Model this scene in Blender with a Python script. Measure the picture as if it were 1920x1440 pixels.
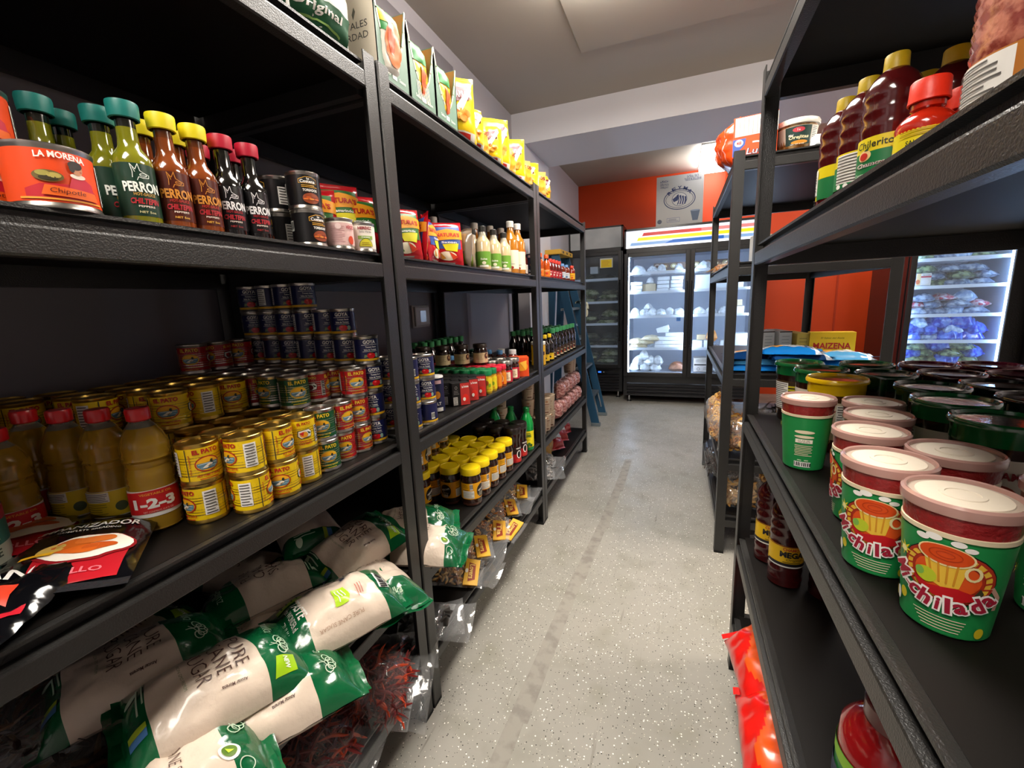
import bpy, bmesh, math, random
from math import sin, cos, pi, radians as rad, atan2, hypot
from mathutils import Vector, Matrix, Euler
SC = bpy.context.scene
for _o in list(bpy.data.objects): bpy.data.objects.remove(_o)
COL = SC.collection
# ------------------------------------------------------------------ camera
YAW, PITCH, ROLL, EYE, FPX = 0.3747, 0.1878, -0.0425, 1.2515, 800.0
def camera():
    f = Vector((-sin(YAW)*cos(PITCH), cos(YAW)*cos(PITCH), -sin(PITCH)))
    r = Vector((cos(YAW), sin(YAW), 0)); u = r.cross(f)
    r2 = cos(ROLL)*r + sin(ROLL)*u; u2 = -sin(ROLL)*r + cos(ROLL)*u
    m = Matrix((r2, u2, -f)).transposed().to_4x4(); m.translation = (0, 0, EYE)
    cd = bpy.data.cameras.new('camera'); cd.sensor_width = 36; cd.lens = FPX/1920*36
    cd.clip_start = .02; cd.clip_end = 60
    c = bpy.data.objects.new('camera', cd); c.matrix_world = m; COL.objects.link(c); SC.camera = c
camera()
# ------------------------------------------------------------------ world, exposure
w = bpy.data.worlds.new('world'); SC.world = w; w.use_nodes = True
bg = w.node_tree.nodes['Background']; bg.inputs[0].default_value = (.75, .82, 1, 1); bg.inputs[1].default_value = .15
vs = SC.view_settings; vs.view_transform = 'Standard'; vs.look = 'None'; vs.exposure = 0.0; vs.gamma = 1; vs.use_curve_mapping = False
SC.display_settings.display_device = 'sRGB'
cy = SC.cycles
cy.use_denoising = True; cy.max_bounces = 7; cy.diffuse_bounces = 4; cy.glossy_bounces = 3; cy.transmission_bounces = 6
cy.transparent_max_bounces = 12; cy.caustics_reflective = False; cy.caustics_refractive = False; cy.sample_clamp_indirect = 4
cy.use_adaptive_sampling = True
FIXTURE_FRONT = 31.0      # diffuser strength of the fixtures over the aisle
FIXTURE_BACK = 15.0       # back-room fixtures
# ------------------------------------------------------------------ materials
def lin(c):
    if isinstance(c, str):
        c = [int(c[i:i+2], 16)/255 for i in (0, 2, 4)]
        return tuple(x/12.92 if x <= .04045 else ((x+.055)/1.055)**2.4 for x in c)
    return c
MATS = {}
def mat(name, color='808080', rough=.5, metal=0, spec=.5, coat=0, trans=0, ior=1.45, bump=None, emis=0, emcol=None, alpha=1, mottle=None, sss=0):
    if name in MATS: return MATS[name]
    m = bpy.data.materials.new(name); m.use_nodes = True; MATS[name] = m
    nt = m.node_tree; b = nt.nodes['Principled BSDF']; I = b.inputs
    c = lin(color); I['Base Color'].default_value = (*c, 1)
    I['Roughness'].default_value = rough; I['Metallic'].default_value = metal
    I['Specular IOR Level'].default_value = spec; I['IOR'].default_value = ior
    I['Coat Weight'].default_value = coat; I['Coat Roughness'].default_value = .12
    I['Transmission Weight'].default_value = trans; I['Alpha'].default_value = alpha
    if sss: I['Subsurface Weight'].default_value = sss; I['Subsurface Radius'].default_value = (.01, .006, .004)
    if emis:
        I['Emission Color'].default_value = (*lin(emcol or color), 1); I['Emission Strength'].default_value = emis
    tc = None
    if bump or mottle: tc = nt.nodes.new('ShaderNodeTexCoord')
    if bump:
        n = nt.nodes.new('ShaderNodeTexNoise'); n.inputs['Scale'].default_value = bump[0]; n.inputs['Detail'].default_value = bump[3] if len(bump) > 3 else 3
        bp = nt.nodes.new('ShaderNodeBump'); bp.inputs['Strength'].default_value = bump[1]; bp.inputs['Distance'].default_value = bump[2] if len(bump) > 2 else .002
        nt.links.new(tc.outputs['Object'], n.inputs['Vector']); nt.links.new(n.outputs['Fac'], bp.inputs['Height']); nt.links.new(bp.outputs['Normal'], I['Normal'])
    if mottle:   # (second colour, scale, low, high)
        n2 = nt.nodes.new('ShaderNodeTexNoise'); n2.inputs['Scale'].default_value = mottle[1]; n2.inputs['Detail'].default_value = 5
        mr = nt.nodes.new('ShaderNodeMapRange'); mr.inputs['From Min'].default_value = mottle[2]; mr.inputs['From Max'].default_value = mottle[3]
        mx = nt.nodes.new('ShaderNodeMix'); mx.data_type = 'RGBA'
        mx.inputs['A'].default_value = (*c, 1); mx.inputs['B'].default_value = (*lin(mottle[0]), 1)
        nt.links.new(tc.outputs['Object'], n2.inputs['Vector']); nt.links.new(n2.outputs['Fac'], mr.inputs['Value'])
        nt.links.new(mr.outputs['Result'], mx.inputs['Factor']); nt.links.new(mx.outputs['Result'], I['Base Color'])
    return m
def film(name, tint='ffffff', amount=.25, rough=.08, bump=(30, .6, .004)):
    """thin clear plastic film: mostly see-through, glossy glints"""
    if name in MATS: return MATS[name]
    m = bpy.data.materials.new(name); m.use_nodes = True; MATS[name] = m; nt = m.node_tree
    for n in list(nt.nodes):
        if n.type != 'OUTPUT_MATERIAL': nt.nodes.remove(n)
    out = [n for n in nt.nodes if n.type == 'OUTPUT_MATERIAL'][0]
    tr = nt.nodes.new('ShaderNodeBsdfTransparent'); tr.inputs[0].default_value = (*[.9*x+.1 for x in lin(tint)], 1)
    gl = nt.nodes.new('ShaderNodeBsdfPrincipled'); gl.inputs['Base Color'].default_value = (*lin(tint), 1); gl.inputs['Roughness'].default_value = rough
    gl.inputs['Specular IOR Level'].default_value = 1.0
    mx = nt.nodes.new('ShaderNodeMixShader'); mx.inputs[0].default_value = amount
    tc = nt.nodes.new('ShaderNodeTexCoord'); n = nt.nodes.new('ShaderNodeTexNoise'); n.inputs['Scale'].default_value = bump[0]
    bp = nt.nodes.new('ShaderNodeBump'); bp.inputs['Strength'].default_value = bump[1]; bp.inputs['Distance'].default_value = bump[2]
    nt.links.new(tc.outputs['Object'], n.inputs['Vector']); nt.links.new(n.outputs['Fac'], bp.inputs['Height']); nt.links.new(bp.outputs['Normal'], gl.inputs['Normal'])
    gs = nt.nodes.new('ShaderNodeBsdfGlossy'); gs.inputs['Roughness'].default_value = .12; nt.links.new(bp.outputs['Normal'], gs.inputs['Normal'])
    ad = nt.nodes.new('ShaderNodeMixShader'); ad.inputs[0].default_value = .45
    nt.links.new(gl.outputs[0], ad.inputs[1]); nt.links.new(gs.outputs[0], ad.inputs[2])
    nt.links.new(tr.outputs[0], mx.inputs[1]); nt.links.new(ad.outputs[0], mx.inputs[2]); nt.links.new(mx.outputs[0], out.inputs[0])
    return m
def P(hexcol, rough=.45):                       # printed ink / plain paint
    return mat('ink_'+hexcol+('' if rough == .45 else '_r%d' % int(rough*100)), hexcol, rough)
# ------------------------------------------------------------------ geometry collector
class G:
    def __init__(s): s.v = []; s.f = []; s.m = []; s.sm = []; s.mats = []
    def mi(s, m):
        if m not in s.mats: s.mats.append(m)
        return s.mats.index(m)
    def add(s, vs, fs, m, smooth=False):
        b = len(s.v); s.v += [tuple(p) for p in vs]; k = s.mi(m) if not isinstance(m, list) else None
        for i, f in enumerate(fs):
            s.f.append([b+j for j in f]); s.m.append(k if k is not None else s.mi(m[i])); s.sm.append(smooth)
        return s
    def box(s, x0, x1, y0, y1, z0, z1, m, c=0, T=None):
        if c:
            bm = bmesh.new(); bmesh.ops.create_cube(bm, size=1)
            for v in bm.verts: v.co = ((x0+x1)/2+v.co.x*(x1-x0), (y0+y1)/2+v.co.y*(y1-y0), (z0+z1)/2+v.co.z*(z1-z0))
            bmesh.ops.bevel(bm, geom=bm.edges[:], offset=c, segments=2, affect='EDGES', profile=.6)
            bm.verts.index_update(); vs = [tuple(v.co) for v in bm.verts]; fs = [[v.index for v in f.verts] for f in bm.faces]; bm.free()
        else:
            vs = [(x, y, z) for x in (x0, x1) for y in (y0, y1) for z in (z0, z1)]
            fs = [(0, 1, 3, 2), (4, 6, 7, 5), (0, 4, 5, 1), (2, 3, 7, 6), (0, 2, 6, 4), (1, 5, 7, 3)]
        if T: vs = [T @ Vector(p) for p in vs]
        return s.add(vs, fs, m)
    def lathe(s, prof, m, seg=36, x=0, y=0, sx=1, sy=1, smooth=True):
        """prof [(r,z)...]; m one material or a list with one per profile segment"""
        vs = []; fs = []; ms = []
        n = len(prof)
        for (r, z) in prof:
            for k in range(seg):
                a = 2*pi*k/seg; vs.append((x+sx*r*cos(a), y+sy*r*sin(a), z))
        for i in range(n-1):
            for k in range(seg):
                k2 = (k+1) % seg
                fs.append((i*seg+k, i*seg+k2, (i+1)*seg+k2, (i+1)*seg+k)); ms.append(m[i] if isinstance(m, list) else m)
        return s.add(vs, fs, ms, smooth)
    def grid(s, fn, us, vs_, m, smooth=True):
        """fn(u,v)->xyz, m material or function(u,v)->material"""
        P_ = [fn(u, v) for v in vs_ for u in us]; nu = len(us); fs = []; ms = []
        for j in range(len(vs_)-1):
            for i in range(nu-1):
                fs.append((j*nu+i, j*nu+i+1, (j+1)*nu+i+1, (j+1)*nu+i))
                ms.append(m((us[i]+us[i+1])/2, (vs_[j]+vs_[j+1])/2) if callable(m) else m)
        return s.add(P_, fs, ms, smooth)
    def tube(s, pts, r, m, seg=8, taper=None):
        pts = [Vector(p) for p in pts]; vs = []; fs = []; n = len(pts)
        for i, p in enumerate(pts):
            d = (pts[min(i+1, n-1)]-pts[max(i-1, 0)]).normalized()
            a = d.orthogonal().normalized(); b = d.cross(a); rr = r*(taper[i] if taper else 1)
            for k in range(seg): t = 2*pi*k/seg; vs.append(p+a*rr*cos(t)+b*rr*sin(t))
        for i in range(n-1):
            for k in range(seg): fs.append((i*seg+k, i*seg+(k+1) % seg, (i+1)*seg+(k+1) % seg, (i+1)*seg+k))
        fs.append(tuple(range(seg-1, -1, -1))); fs.append(tuple((n-1)*seg+k for k in range(seg)))
        return s.add(vs, fs, m, True)
    def prism(s, poly, axis, a0, a1, m, T=None):
        """extrude a 2D polygon along axis: axis 'y' poly=(x,z); 'x' poly=(y,z); 'z' poly=(x,y)"""
        mk = {'y': lambda p, a: (p[0], a, p[1]), 'x': lambda p, a: (a, p[0], p[1]), 'z': lambda p, a: (p[0], p[1], a)}[axis]
        n = len(poly); vs = [mk(p, a0) for p in poly]+[mk(p, a1) for p in poly]
        fs = [(i, (i+1) % n, n+(i+1) % n, n+i) for i in range(n)]+[tuple(range(n-1, -1, -1)), tuple(range(n, 2*n))]
        if T: vs = [T @ Vector(p) for p in vs]
        return s.add(vs, fs, m)
    def mesh(s, name, angle=40):
        me = bpy.data.meshes.new(name); me.from_pydata(s.v, [], s.f)
        for m in s.mats: me.materials.append(m)
        me.polygons.foreach_set('material_index', s.m); me.polygons.foreach_set('use_smooth', s.sm)
        me.update()
        if any(s.sm):
            bm = bmesh.new(); bm.from_mesh(me)
            for e in bm.edges:
                if len(e.link_faces) == 2 and e.calc_face_angle(0) > rad(angle): e.smooth = False
            bm.to_mesh(me); bm.free()
        return me
# ------------------------------------------------------------------ flat print (labels, lettering) wrapped on surfaces
TEXTS = {}
def text2d(s, bold=0.0):
    key = (s, bold)
    if key in TEXTS: return TEXTS[key]
    cu = bpy.data.curves.new('t', 'FONT'); cu.body = s; cu.size = 1; cu.offset = bold; cu.resolution_u = 2; cu.align_x = 'LEFT'
    ob = bpy.data.objects.new('t', cu); COL.objects.link(ob)
    dg = bpy.context.evaluated_depsgraph_get(); me = bpy.data.meshes.new_from_object(ob.evaluated_get(dg))
    vs = [(v.co.x, v.co.y) for v in me.vertices]; fs = [list(p.vertices) for p in me.polygons]
    bpy.data.objects.remove(ob); bpy.data.curves.remove(cu); bpy.data.meshes.remove(me)
    if not vs: vs = [(0, 0)]
    x0 = min(p[0] for p in vs); x1 = max(p[0] for p in vs); y0 = min(p[1] for p in vs); y1 = max(p[1] for p in vs)
    TEXTS[key] = (vs, fs, x0, x1, y0, y1); return TEXTS[key]
def cut(vs, fs, du, dv):
    if not (du or dv) or not vs: return vs, fs
    bm = bmesh.new(); bv = [bm.verts.new((p[0], p[1], 0)) for p in vs]
    for f in fs:
        try: bm.faces.new([bv[i] for i in f])
        except ValueError: pass
    for ax, d in ((0, du), (1, dv)):
        if not d: continue
        lo = min(p[ax] for p in vs); hi = max(p[ax] for p in vs)
        k = math.floor(lo/d)+1
        while k*d < hi-1e-6:
            co = (k*d, 0, 0) if ax == 0 else (0, k*d, 0); no = (1, 0, 0) if ax == 0 else (0, 1, 0)
            bmesh.ops.bisect_plane(bm, geom=bm.verts[:]+bm.edges[:]+bm.faces[:], plane_co=co, plane_no=no, dist=1e-6); k += 1
    bm.verts.index_update()
    o = [(v.co.x, v.co.y) for v in bm.verts], [[v.index for v in f.verts] for f in bm.faces]
    bm.free(); return o
class L:
    """print on a surface: g collector, f(u,v,off)->xyz"""
    def __init__(s, g, f, du=None, dv=None, off=.0004): s.g = g; s.f = f; s.du = du; s.dv = dv; s.off = off; s.k = 0
    def put(s, vs, fs, m, lift=1):
        vs, fs = cut(vs, fs, s.du, s.dv)
        s.g.add([s.f(p[0], p[1], s.off*lift) for p in vs], fs, m, bool(s.du)); return s
    def rect(s, u0, v0, u1, v1, m, lift=1): return s.put([(u0, v0), (u1, v0), (u1, v1), (u0, v1)], [(0, 1, 2, 3)], m, lift)
    def ell(s, u, v, ru, rv, m, lift=1, n=22, a0=0, a1=2*pi):
        return s.put([(u+ru*cos(a0+(a1-a0)*k/n), v+rv*sin(a0+(a1-a0)*k/n)) for k in range(n if a1-a0 > 6.2 else n+1)], [tuple(range(n if a1-a0 > 6.2 else n+1))], m, lift)
    def poly(s, pts, m, lift=1): return s.put(pts, [tuple(range(len(pts)))], m, lift)
    def line(s, pts, w, m, lift=1):
        for a, b in zip(pts, pts[1:]):
            dx, dy = b[0]-a[0], b[1]-a[1]; l = hypot(dx, dy) or 1; nx, ny = -dy/l*w/2, dx/l*w/2; ex, ey = dx/l*w*.3, dy/l*w*.3
            s.put([(a[0]-nx-ex, a[1]-ny-ey), (b[0]-nx+ex, b[1]-ny+ey), (b[0]+nx+ex, b[1]+ny+ey), (a[0]+nx-ex, a[1]+ny-ey)], [(0, 1, 2, 3)], m, lift)
        return s
    def ring(s, u, v, ru, rv, w, m, lift=1, n=24, a0=0, a1=2*pi):
        return s.line([(u+ru*cos(a0+(a1-a0)*k/n), v+rv*sin(a0+(a1-a0)*k/n)) for k in range(n+1)], w, m, lift)
    def text(s, t, u, v, h, m, w=None, bold=.02, lift=2, rot=0, shear=0, arc=None):
        """centred at u,v; h = height of the drawn letters"""
        vs, fs, x0, x1, y0, y1 = text2d(t, bold); k = h/max(y1-y0, .3); kx = (w/(x1-x0)) if w else k
        q = [((p[0]-(x0+x1)/2)*kx+shear*(p[1]-y0)*k, (p[1]-(y0+y1)/2)*k) for p in vs]
        if arc: q = [(p[0], p[1]-arc*(p[0]/((x1-x0)*kx/2))**2) for p in q]
        c, sn = cos(rot), sin(rot); q = [(u+p[0]*c-p[1]*sn, v+p[0]*sn+p[1]*c) for p in q]
        return s.put(q, fs, m, lift)
    def fine(s, u0, v0, u1, v1, n, m, lift=2, frac=.42, seed=1):
        rr = random.Random(seed); d = (v1-v0)/n
        for i in range(n):
            a = u0+(u1-u0)*(0 if rr.random() < .7 else .04); b = u1-(u1-u0)*rr.choice((0, 0, .06, .2)); vv = v0+d*i
            s.rect(a, vv+d*(1-frac)/2, b, vv+d*(1+frac)/2, m, lift)
        return s
    def bars(s, u0, v0, u1, v1, lift=2, vertical=True, seed=3):
        W = P('f2f0ea'); K = P('1c1c1e'); s.rect(u0, v0, u1, v1, W, lift); rr = random.Random(seed)
        n = 9; d = ((u1-u0) if vertical else (v1-v0))/n
        for i in range(n):
            t = d*i+d*.25; wd = d*rr.choice((.35, .5, .65))
            if vertical: s.rect(u0+t, v0+(v1-v0)*.18, u0+t+wd, v1-(v1-v0)*.1, K, lift+1)
            else: s.rect(u0+(u1-u0)*.1, v0+t, u1-(u1-u0)*.1, v0+t+wd, K, lift+1)
        return s
    def facts(s, u0, v0, u1, v1, lift=1, seed=1):      # nutrition panel
        s.rect(u0, v0, u1, v1, P('f0ede6'), lift); n = max(5, int((v1-v0)/.0055))
        return s.fine(u0+.002, v0+.001, u1-.002, v1-.001, n, P('55524e'), lift+1, .35, seed)
def cyl(r0, z0=0, r1=None, z1=1, a=-pi/2):
    r1 = r0 if r1 is None else r1
    def f(u, v, o=0):
        r = r0+(r1-r0)*(v-z0)/(z1-z0); t = a+u/((r0+r1)/2); return ((r+o)*cos(t), (r+o)*sin(t), v)
    return f
def plane_front(y): return lambda u, v, o=0: (u, y-o, v)
# ------------------------------------------------------------------ objects
def link(name, me, parent=None):
    o = bpy.data.objects.new(name, me); COL.objects.link(o)
    if parent: o.parent = parent
    return o
KIND = {}
def kind(name, cat, parts):
    """parts: list of (part_name, mesh, [(sub_name, mesh), ...] or None, label or None); a single mesh = one-mesh thing"""
    KIND[name] = (cat, parts)
USED = {}
def put(k, loc, rz=0, label='', group=None, rot=None, scale=None, name=None):
    cat, parts = KIND[k]
    if isinstance(parts, bpy.types.Mesh): root = bpy.data.objects.new(name or k, parts)
    else: root = bpy.data.objects.new(name or k, None); root.empty_display_size = .05
    COL.objects.link(root); root.location = loc; root.rotation_euler = rot or (0, 0, rz)
    if scale: root.scale = scale if hasattr(scale, '__len__') else (scale,)*3
    root['label'] = label; root['category'] = cat
    if group: root['group'] = group
    USED.setdefault(label, []).append(root.name)
    if not isinstance(parts, bpy.types.Mesh):
        for pt in parts:
            o = bpy.data.objects.new(pt[0], pt[1]); COL.objects.link(o); o.parent = root
            if len(pt) > 3 and pt[3]: o['label'] = pt[3]
            if len(pt) > 2 and pt[2]:
                for sn, sm_ in pt[2]:
                    q = bpy.data.objects.new(sn, sm_); COL.objects.link(q); q.parent = o
    return root
def structure(name, g, angle=40):
    o = link(name, g.mesh(name, angle)); o['kind'] = 'structure'; return o
def face(x, y, tx=0.0, ty=0.0, extra=0):          # rotation that turns an item's front (-y) towards a point
    return atan2(ty-y, tx-x)+pi/2+rad(extra)
ORD = ['first', 'second', 'third', 'fourth', 'fifth', 'sixth', 'seventh', 'eighth', 'ninth', 'tenth', 'eleventh', 'twelfth']
R = random.Random(7)
# ================================================================== ROOM
XW, YB, YE, XE, YS = -1.325, 3.60, 6.0, 3.7, -2.7     # left wall, beam front, back wall, right wall, wall behind the camera
ZC, ZB, ZH = 2.76, 2.73, 2.525                           # ceilings front / back, underside of the beam
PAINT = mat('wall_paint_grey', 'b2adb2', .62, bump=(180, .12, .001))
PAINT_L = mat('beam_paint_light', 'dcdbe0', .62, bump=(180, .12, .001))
CEIL = mat('ceiling_paint', 'b9b3a8', .8, bump=(60, .08, .002))
RED = mat('wall_paint_orange_red', 'd2420a', .5, bump=(160, .1, .001))
def floor_material():
    m = bpy.data.materials.new('floor_epoxy_flake'); m.use_nodes = True; nt = m.node_tree; N = nt.nodes.new; K = nt.links.new
    b = nt.nodes['Principled BSDF']; tc = N('ShaderNodeTexCoord')
    def mix(f, a, bb):
        x = N('ShaderNodeMix'); x.data_type = 'RGBA'
        if isinstance(f, float): x.inputs['Factor'].default_value = f
        else: K(f, x.inputs['Factor'])
        for nm, v in (('A', a), ('B', bb)):
            if isinstance(v, tuple): x.inputs[nm].default_value = (*v, 1)
            else: K(v, x.inputs[nm])
        return x.outputs['Result']
    def noise(sc, det, lo, hi, vec=None):
        n = N('ShaderNodeTexNoise'); n.inputs['Scale'].default_value = sc; n.inputs['Detail'].default_value = det; K(vec or tc.outputs['Object'], n.inputs['Vector'])
        r = N('ShaderNodeMapRange'); r.inputs['From Min'].default_value = lo; r.inputs['From Max'].default_value = hi; K(n.outputs['Fac'], r.inputs['Value']); return r.outputs['Result']
    base = mix(noise(1.6, 6, .35, .68), lin('a29e95'), lin('939087'))
    base = mix(noise(7, 8, .52, .72), base, lin('8f8c80'))
    mp = N('ShaderNodeMapping'); mp.inputs['Scale'].default_value = (40, 2.2, 1); mp.inputs['Rotation'].default_value = (0, 0, .5); K(tc.outputs['Object'], mp.inputs['Vector'])
    base = mix(noise(1.5, 4, .66, .74, mp.outputs['Vector']), base, lin('807c72'))
    def flakes(scale, thr, size, colr, seedoff, base):
        mpp = N('ShaderNodeMapping'); mpp.inputs['Location'].default_value = (seedoff, seedoff*2, 0); K(tc.outputs['Object'], mpp.inputs['Vector'])
        v = N('ShaderNodeTexVoronoi'); v.inputs['Scale'].default_value = scale; v.voronoi_dimensions = '2D'; K(mpp.outputs['Vector'], v.inputs['Vector'])
        lt = N('ShaderNodeMath'); lt.operation = 'LESS_THAN'; lt.inputs[1].default_value = size; K(v.outputs['Distance'], lt.inputs[0])
        sp = N('ShaderNodeSeparateColor'); K(v.outputs['Color'], sp.inputs[0])
        l2 = N('ShaderNodeMath'); l2.operation = 'LESS_THAN'; l2.inputs[1].default_value = thr; K(sp.outputs[0], l2.inputs[0])
        mu = N('ShaderNodeMath'); mu.operation = 'MULTIPLY'; K(lt.outputs[0], mu.inputs[0]); K(l2.outputs[0], mu.inputs[1])
        return mix(mu.outputs[0], base, colr)
    base = flakes(95, .085, .20, lin('f6f2ea'), 0.0, base); base = flakes(105, .07, .18, lin('26241f'), 3.7, base); base = flakes(190, .05, .2, lin('e2dccc'), 9.1, base); base = flakes(170, .05, .2, lin('55514a'), 5.3, base)
    K(base, b.inputs['Base Color'])
    K(noise(5, 5, .3, .8), b.inputs['Roughness'])
    r = N('ShaderNodeMapRange'); r.inputs['To Min'].default_value = .30; r.inputs['To Max'].default_value = .55; K(noise(5, 5, .3, .8), r.inputs['Value']); K(r.outputs['Result'], b.inputs['Roughness'])
    b.inputs['Specular IOR Level'].default_value = .35
    bp = N('ShaderNodeBump'); bp.inputs['Strength'].default_value = .25; bp.inputs['Distance'].default_value = .001; K(noise(90, 3, .2, .9), bp.inputs['Height']); K(bp.outputs['Normal'], b.inputs['Normal'])
    return m
FLOOR = floor_material()
g = G(); g.box(XW-.1, XE+.1, YS-.1, YE+.1, -.1, 0, FLOOR); structure('floor', g)
STRIP = mat('floor_filler', '99948a', .6, bump=(120, .5, .002), mottle=('87827a', 22, .45, .62))
g = G(); pts = [(-.475, .2), (-.452, 1.0), (-.425, 1.7), (-.392, 2.2), (-.372, 2.7), (-.36, 3.3)]
for (a, b), (c_, d) in zip(pts, pts[1:]): g.add([(a, b, .0006), (a+.062, b, .0006), (c_+.05, d, .0006), (c_, d, .0006)], [(0, 1, 2, 3)], STRIP)
structure('trim_1', g)
g = G(); g.box(XW-.1, XW, YS-.1, YB+.7, 0, ZC+.1, PAINT); g.box(XW-.1, -1.292, YB+.7, YE, 0, ZB+.1, PAINT); structure('wall_left', g)
g = G(); g.box(XW-.1, XE, YE, YE+.1, 0, ZB+.1, RED); structure('wall_back', g)
g = G(); g.box(XE, XE+.1, YS-.1, YE+.1, 0, ZC+.1, PAINT); structure('wall_right', g)
g = G(); g.box(XW-.1, XE+.1, YS-.1, YS, 0, ZC+.1, PAINT); structure('wall_front', g)
g = G(); g.box(XW-.1, XE+.1, YS-.1, YB, ZC, ZC+.1, CEIL); g.box(XW-.1, XE+.1, YB+.7, YE+.1, ZB, ZB+.1, CEIL); structure('ceiling', g)
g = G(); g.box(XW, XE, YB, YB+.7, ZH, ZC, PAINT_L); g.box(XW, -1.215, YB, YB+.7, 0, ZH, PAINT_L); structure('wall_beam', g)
g = G(); g.box(-.61, 1.9, .2, 2.95, ZC-.012, ZC, CEIL, .004); structure('trim_2', g)
g = G(); g.box(XW, XW+.006, -1.2, 2.60, 0, 2.67, mat('left_wall_darker_grey', '7d787d', .6)); structure('trim_3', g)  # thin sheet, darker grey than the rest of the left wall
g = G(); g.box(1.672, 1.690, YE-.006, YE, 0, 2.3, mat('orange_trim', 'b33410', .5)); structure('trim_4', g)
# baseboard in the back room
# ------------------------------------------------------------------ light fixtures
def fixture(kname, lx, ly, strength, col, label, loc, group=None):
    f = G(); W = mat('fixture_white', 'e8e8e6', .4)
    t = .012
    f.box(-lx/2, lx/2, -ly/2, ly/2, -.015, 0, W)
    sh_ = ly/2+.0 if kname == 'back_light' else ly/2
    d = G(); d.box(-lx/2+.004, lx/2-.004, -ly/2+.004, ly/2-.004, -.082, -.016, mat('diffuser_'+kname, col, .5, emis=strength))
    kind(kname, 'ceiling light', [('light_frame', f.mesh('frame'), None), ('diffuser', d.mesh('diffuser'), None)])
    put(kname, loc, 0, label, group, name='ceiling_light')
fixture('aisle_light', .6, 1.2, FIXTURE_FRONT, 'fff8ee', 'white square-edged ceiling light over the aisle, its far corner just inside the picture', (-.272, 1.70, ZC-.012))
fixture('entrance_light', .6, 1.2, FIXTURE_FRONT, 'fff7ec', 'white ceiling light near the entrance end of the aisle', (-.30, -.9, ZC))
fixture('beam_fill_light', .6, 1.2, FIXTURE_FRONT, 'fff2e2', 'unseen white ceiling light added over the neighbouring aisle to brighten the beam', (1.9, 1.9, ZC))  # unseen lamp, added and set near the beam to brighten its face
fixture('back_light', .28, .86, FIXTURE_BACK, 'fbfbff', 'glowing white ceiling light above the glass door coolers', (.31, 5.45, ZB))
fixture('corner_light', .6, 1.2, FIXTURE_BACK*.8, 'fff4e6', 'white ceiling light at the right end of the back room', (2.3, 4.95, ZB))
# ------------------------------------------------------------------ storage racks
BLACK = mat('rack_black_hammered', '222120', .36, .0, .65, bump=(420, .55, .0012, 2))
BOARD = mat('shelf_board_black', '120f0d', .5, spec=.22, bump=(300, .15, .0006))
UNDER = mat('shelf_board_dark_edge', '15110f', .6)
SH = [1.810, 1.384, .894, .487, .199]
RL, RD, RH, PW = 1.225, .610, 1.83, .042
def beam_mesh(length, name):
    pr = [(.006, 0), (.006, -.005), (.020, -.006), (.020, -.022), (.001, -.023), (0, -.026), (0, -.055), (.003, -.058), (.024, -.058), (.024, -.002), (.012, 0)]
    q = G(); q.prism([(x, z) for x, z in pr], 'y', 0, length, BLACK); return q.mesh(name)
def rack_kind():
    parts = []
    # posts: L section, corner at the outside
    def post(sx, sy):
        q = G(); t = .0028
        # pressed steel angle with a rolled outer corner
        poly = [(0, .004), (.0012, .0012), (.004, 0), (PW, 0), (PW, t), (t, t), (t, PW), (0, PW)]
        poly = [(x if sx > 0 else RD-x, y if sy > 0 else RL-y) for x, y in poly]
        q.prism(poly, 'z', 0.003, RH, BLACK)
        x0, y0 = (0 if sx > 0 else RD-PW), (0 if sy > 0 else RL-PW)
        q.box(x0, x0+PW, y0, y0+PW, 0, .012, mat('post_foot_rubber', '121212', .7))
        return q.mesh('post')
    for sx in (1, -1):
        for sy in (1, -1): parts.append(('post', post(sx, sy), None))
    bl = beam_mesh(RL-2*PW+.004, 'beam'); bs = beam_mesh(RD-2*PW+.004, 'beam')
    for z in SH:
        def placed(me, T):
            m2 = me.copy(); m2.transform(T); return m2
        parts.append(('beam', placed(bl, Matrix.Translation((0.0006, PW-.002, z))), None))
        parts.append(('beam', placed(bl, Matrix.Translation((RD-.0006, RL-PW+.002, z)) @ Matrix.Rotation(pi, 4, 'Z')), None))
        parts.append(('beam', placed(bs, Matrix.Translation((RD-PW+.002, .0006, z)) @ Matrix.Rotation(pi/2, 4, 'Z')), None))
        parts.append(('beam', placed(bs, Matrix.Translation((PW-.002, RL-.0006, z)) @ Matrix.Rotation(-pi/2, 4, 'Z')), None))
        q = G(); q.box(.024, RD-.024, .004+.022, RL-.026, z-.014, z-.0012, BOARD)
        parts.append(('shelf_board', q.mesh('shelf_board'), None))
    # centre cross ties under each board
    kind('storage_rack', 'storage rack', parts)
rack_kind()
GR = 'black boltless five-shelf storage racks along the aisle'
put('storage_rack', (-.684, .946, 0), pi, 'black steel storage rack nearest on the left, holding yellow cans, hot sauces and sugar bags', GR)
put('storage_rack', (-.684, 2.1795, 0), pi, 'black steel storage rack in the middle of the left row, holding yellow lidded coffee jars', GR)
put('storage_rack', (-.684, 3.410, 0), pi, 'black steel storage rack at the far end of the left row, beside the blue ladder', GR)
put('storage_rack', (.193, .2205, 0), 0, 'black steel storage rack nearest on the right, holding green cups of rim paste', GR)
put('storage_rack', (.196, 2.129, 0), 0, 'black steel storage rack further along on the right, holding blue packs and ring snacks', GR)
SZ = dict(a=SH[0]-.001, b=SH[1]-.001, c=SH[2]-.001, d=SH[3]-.001, e=SH[4]-.001)
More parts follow.
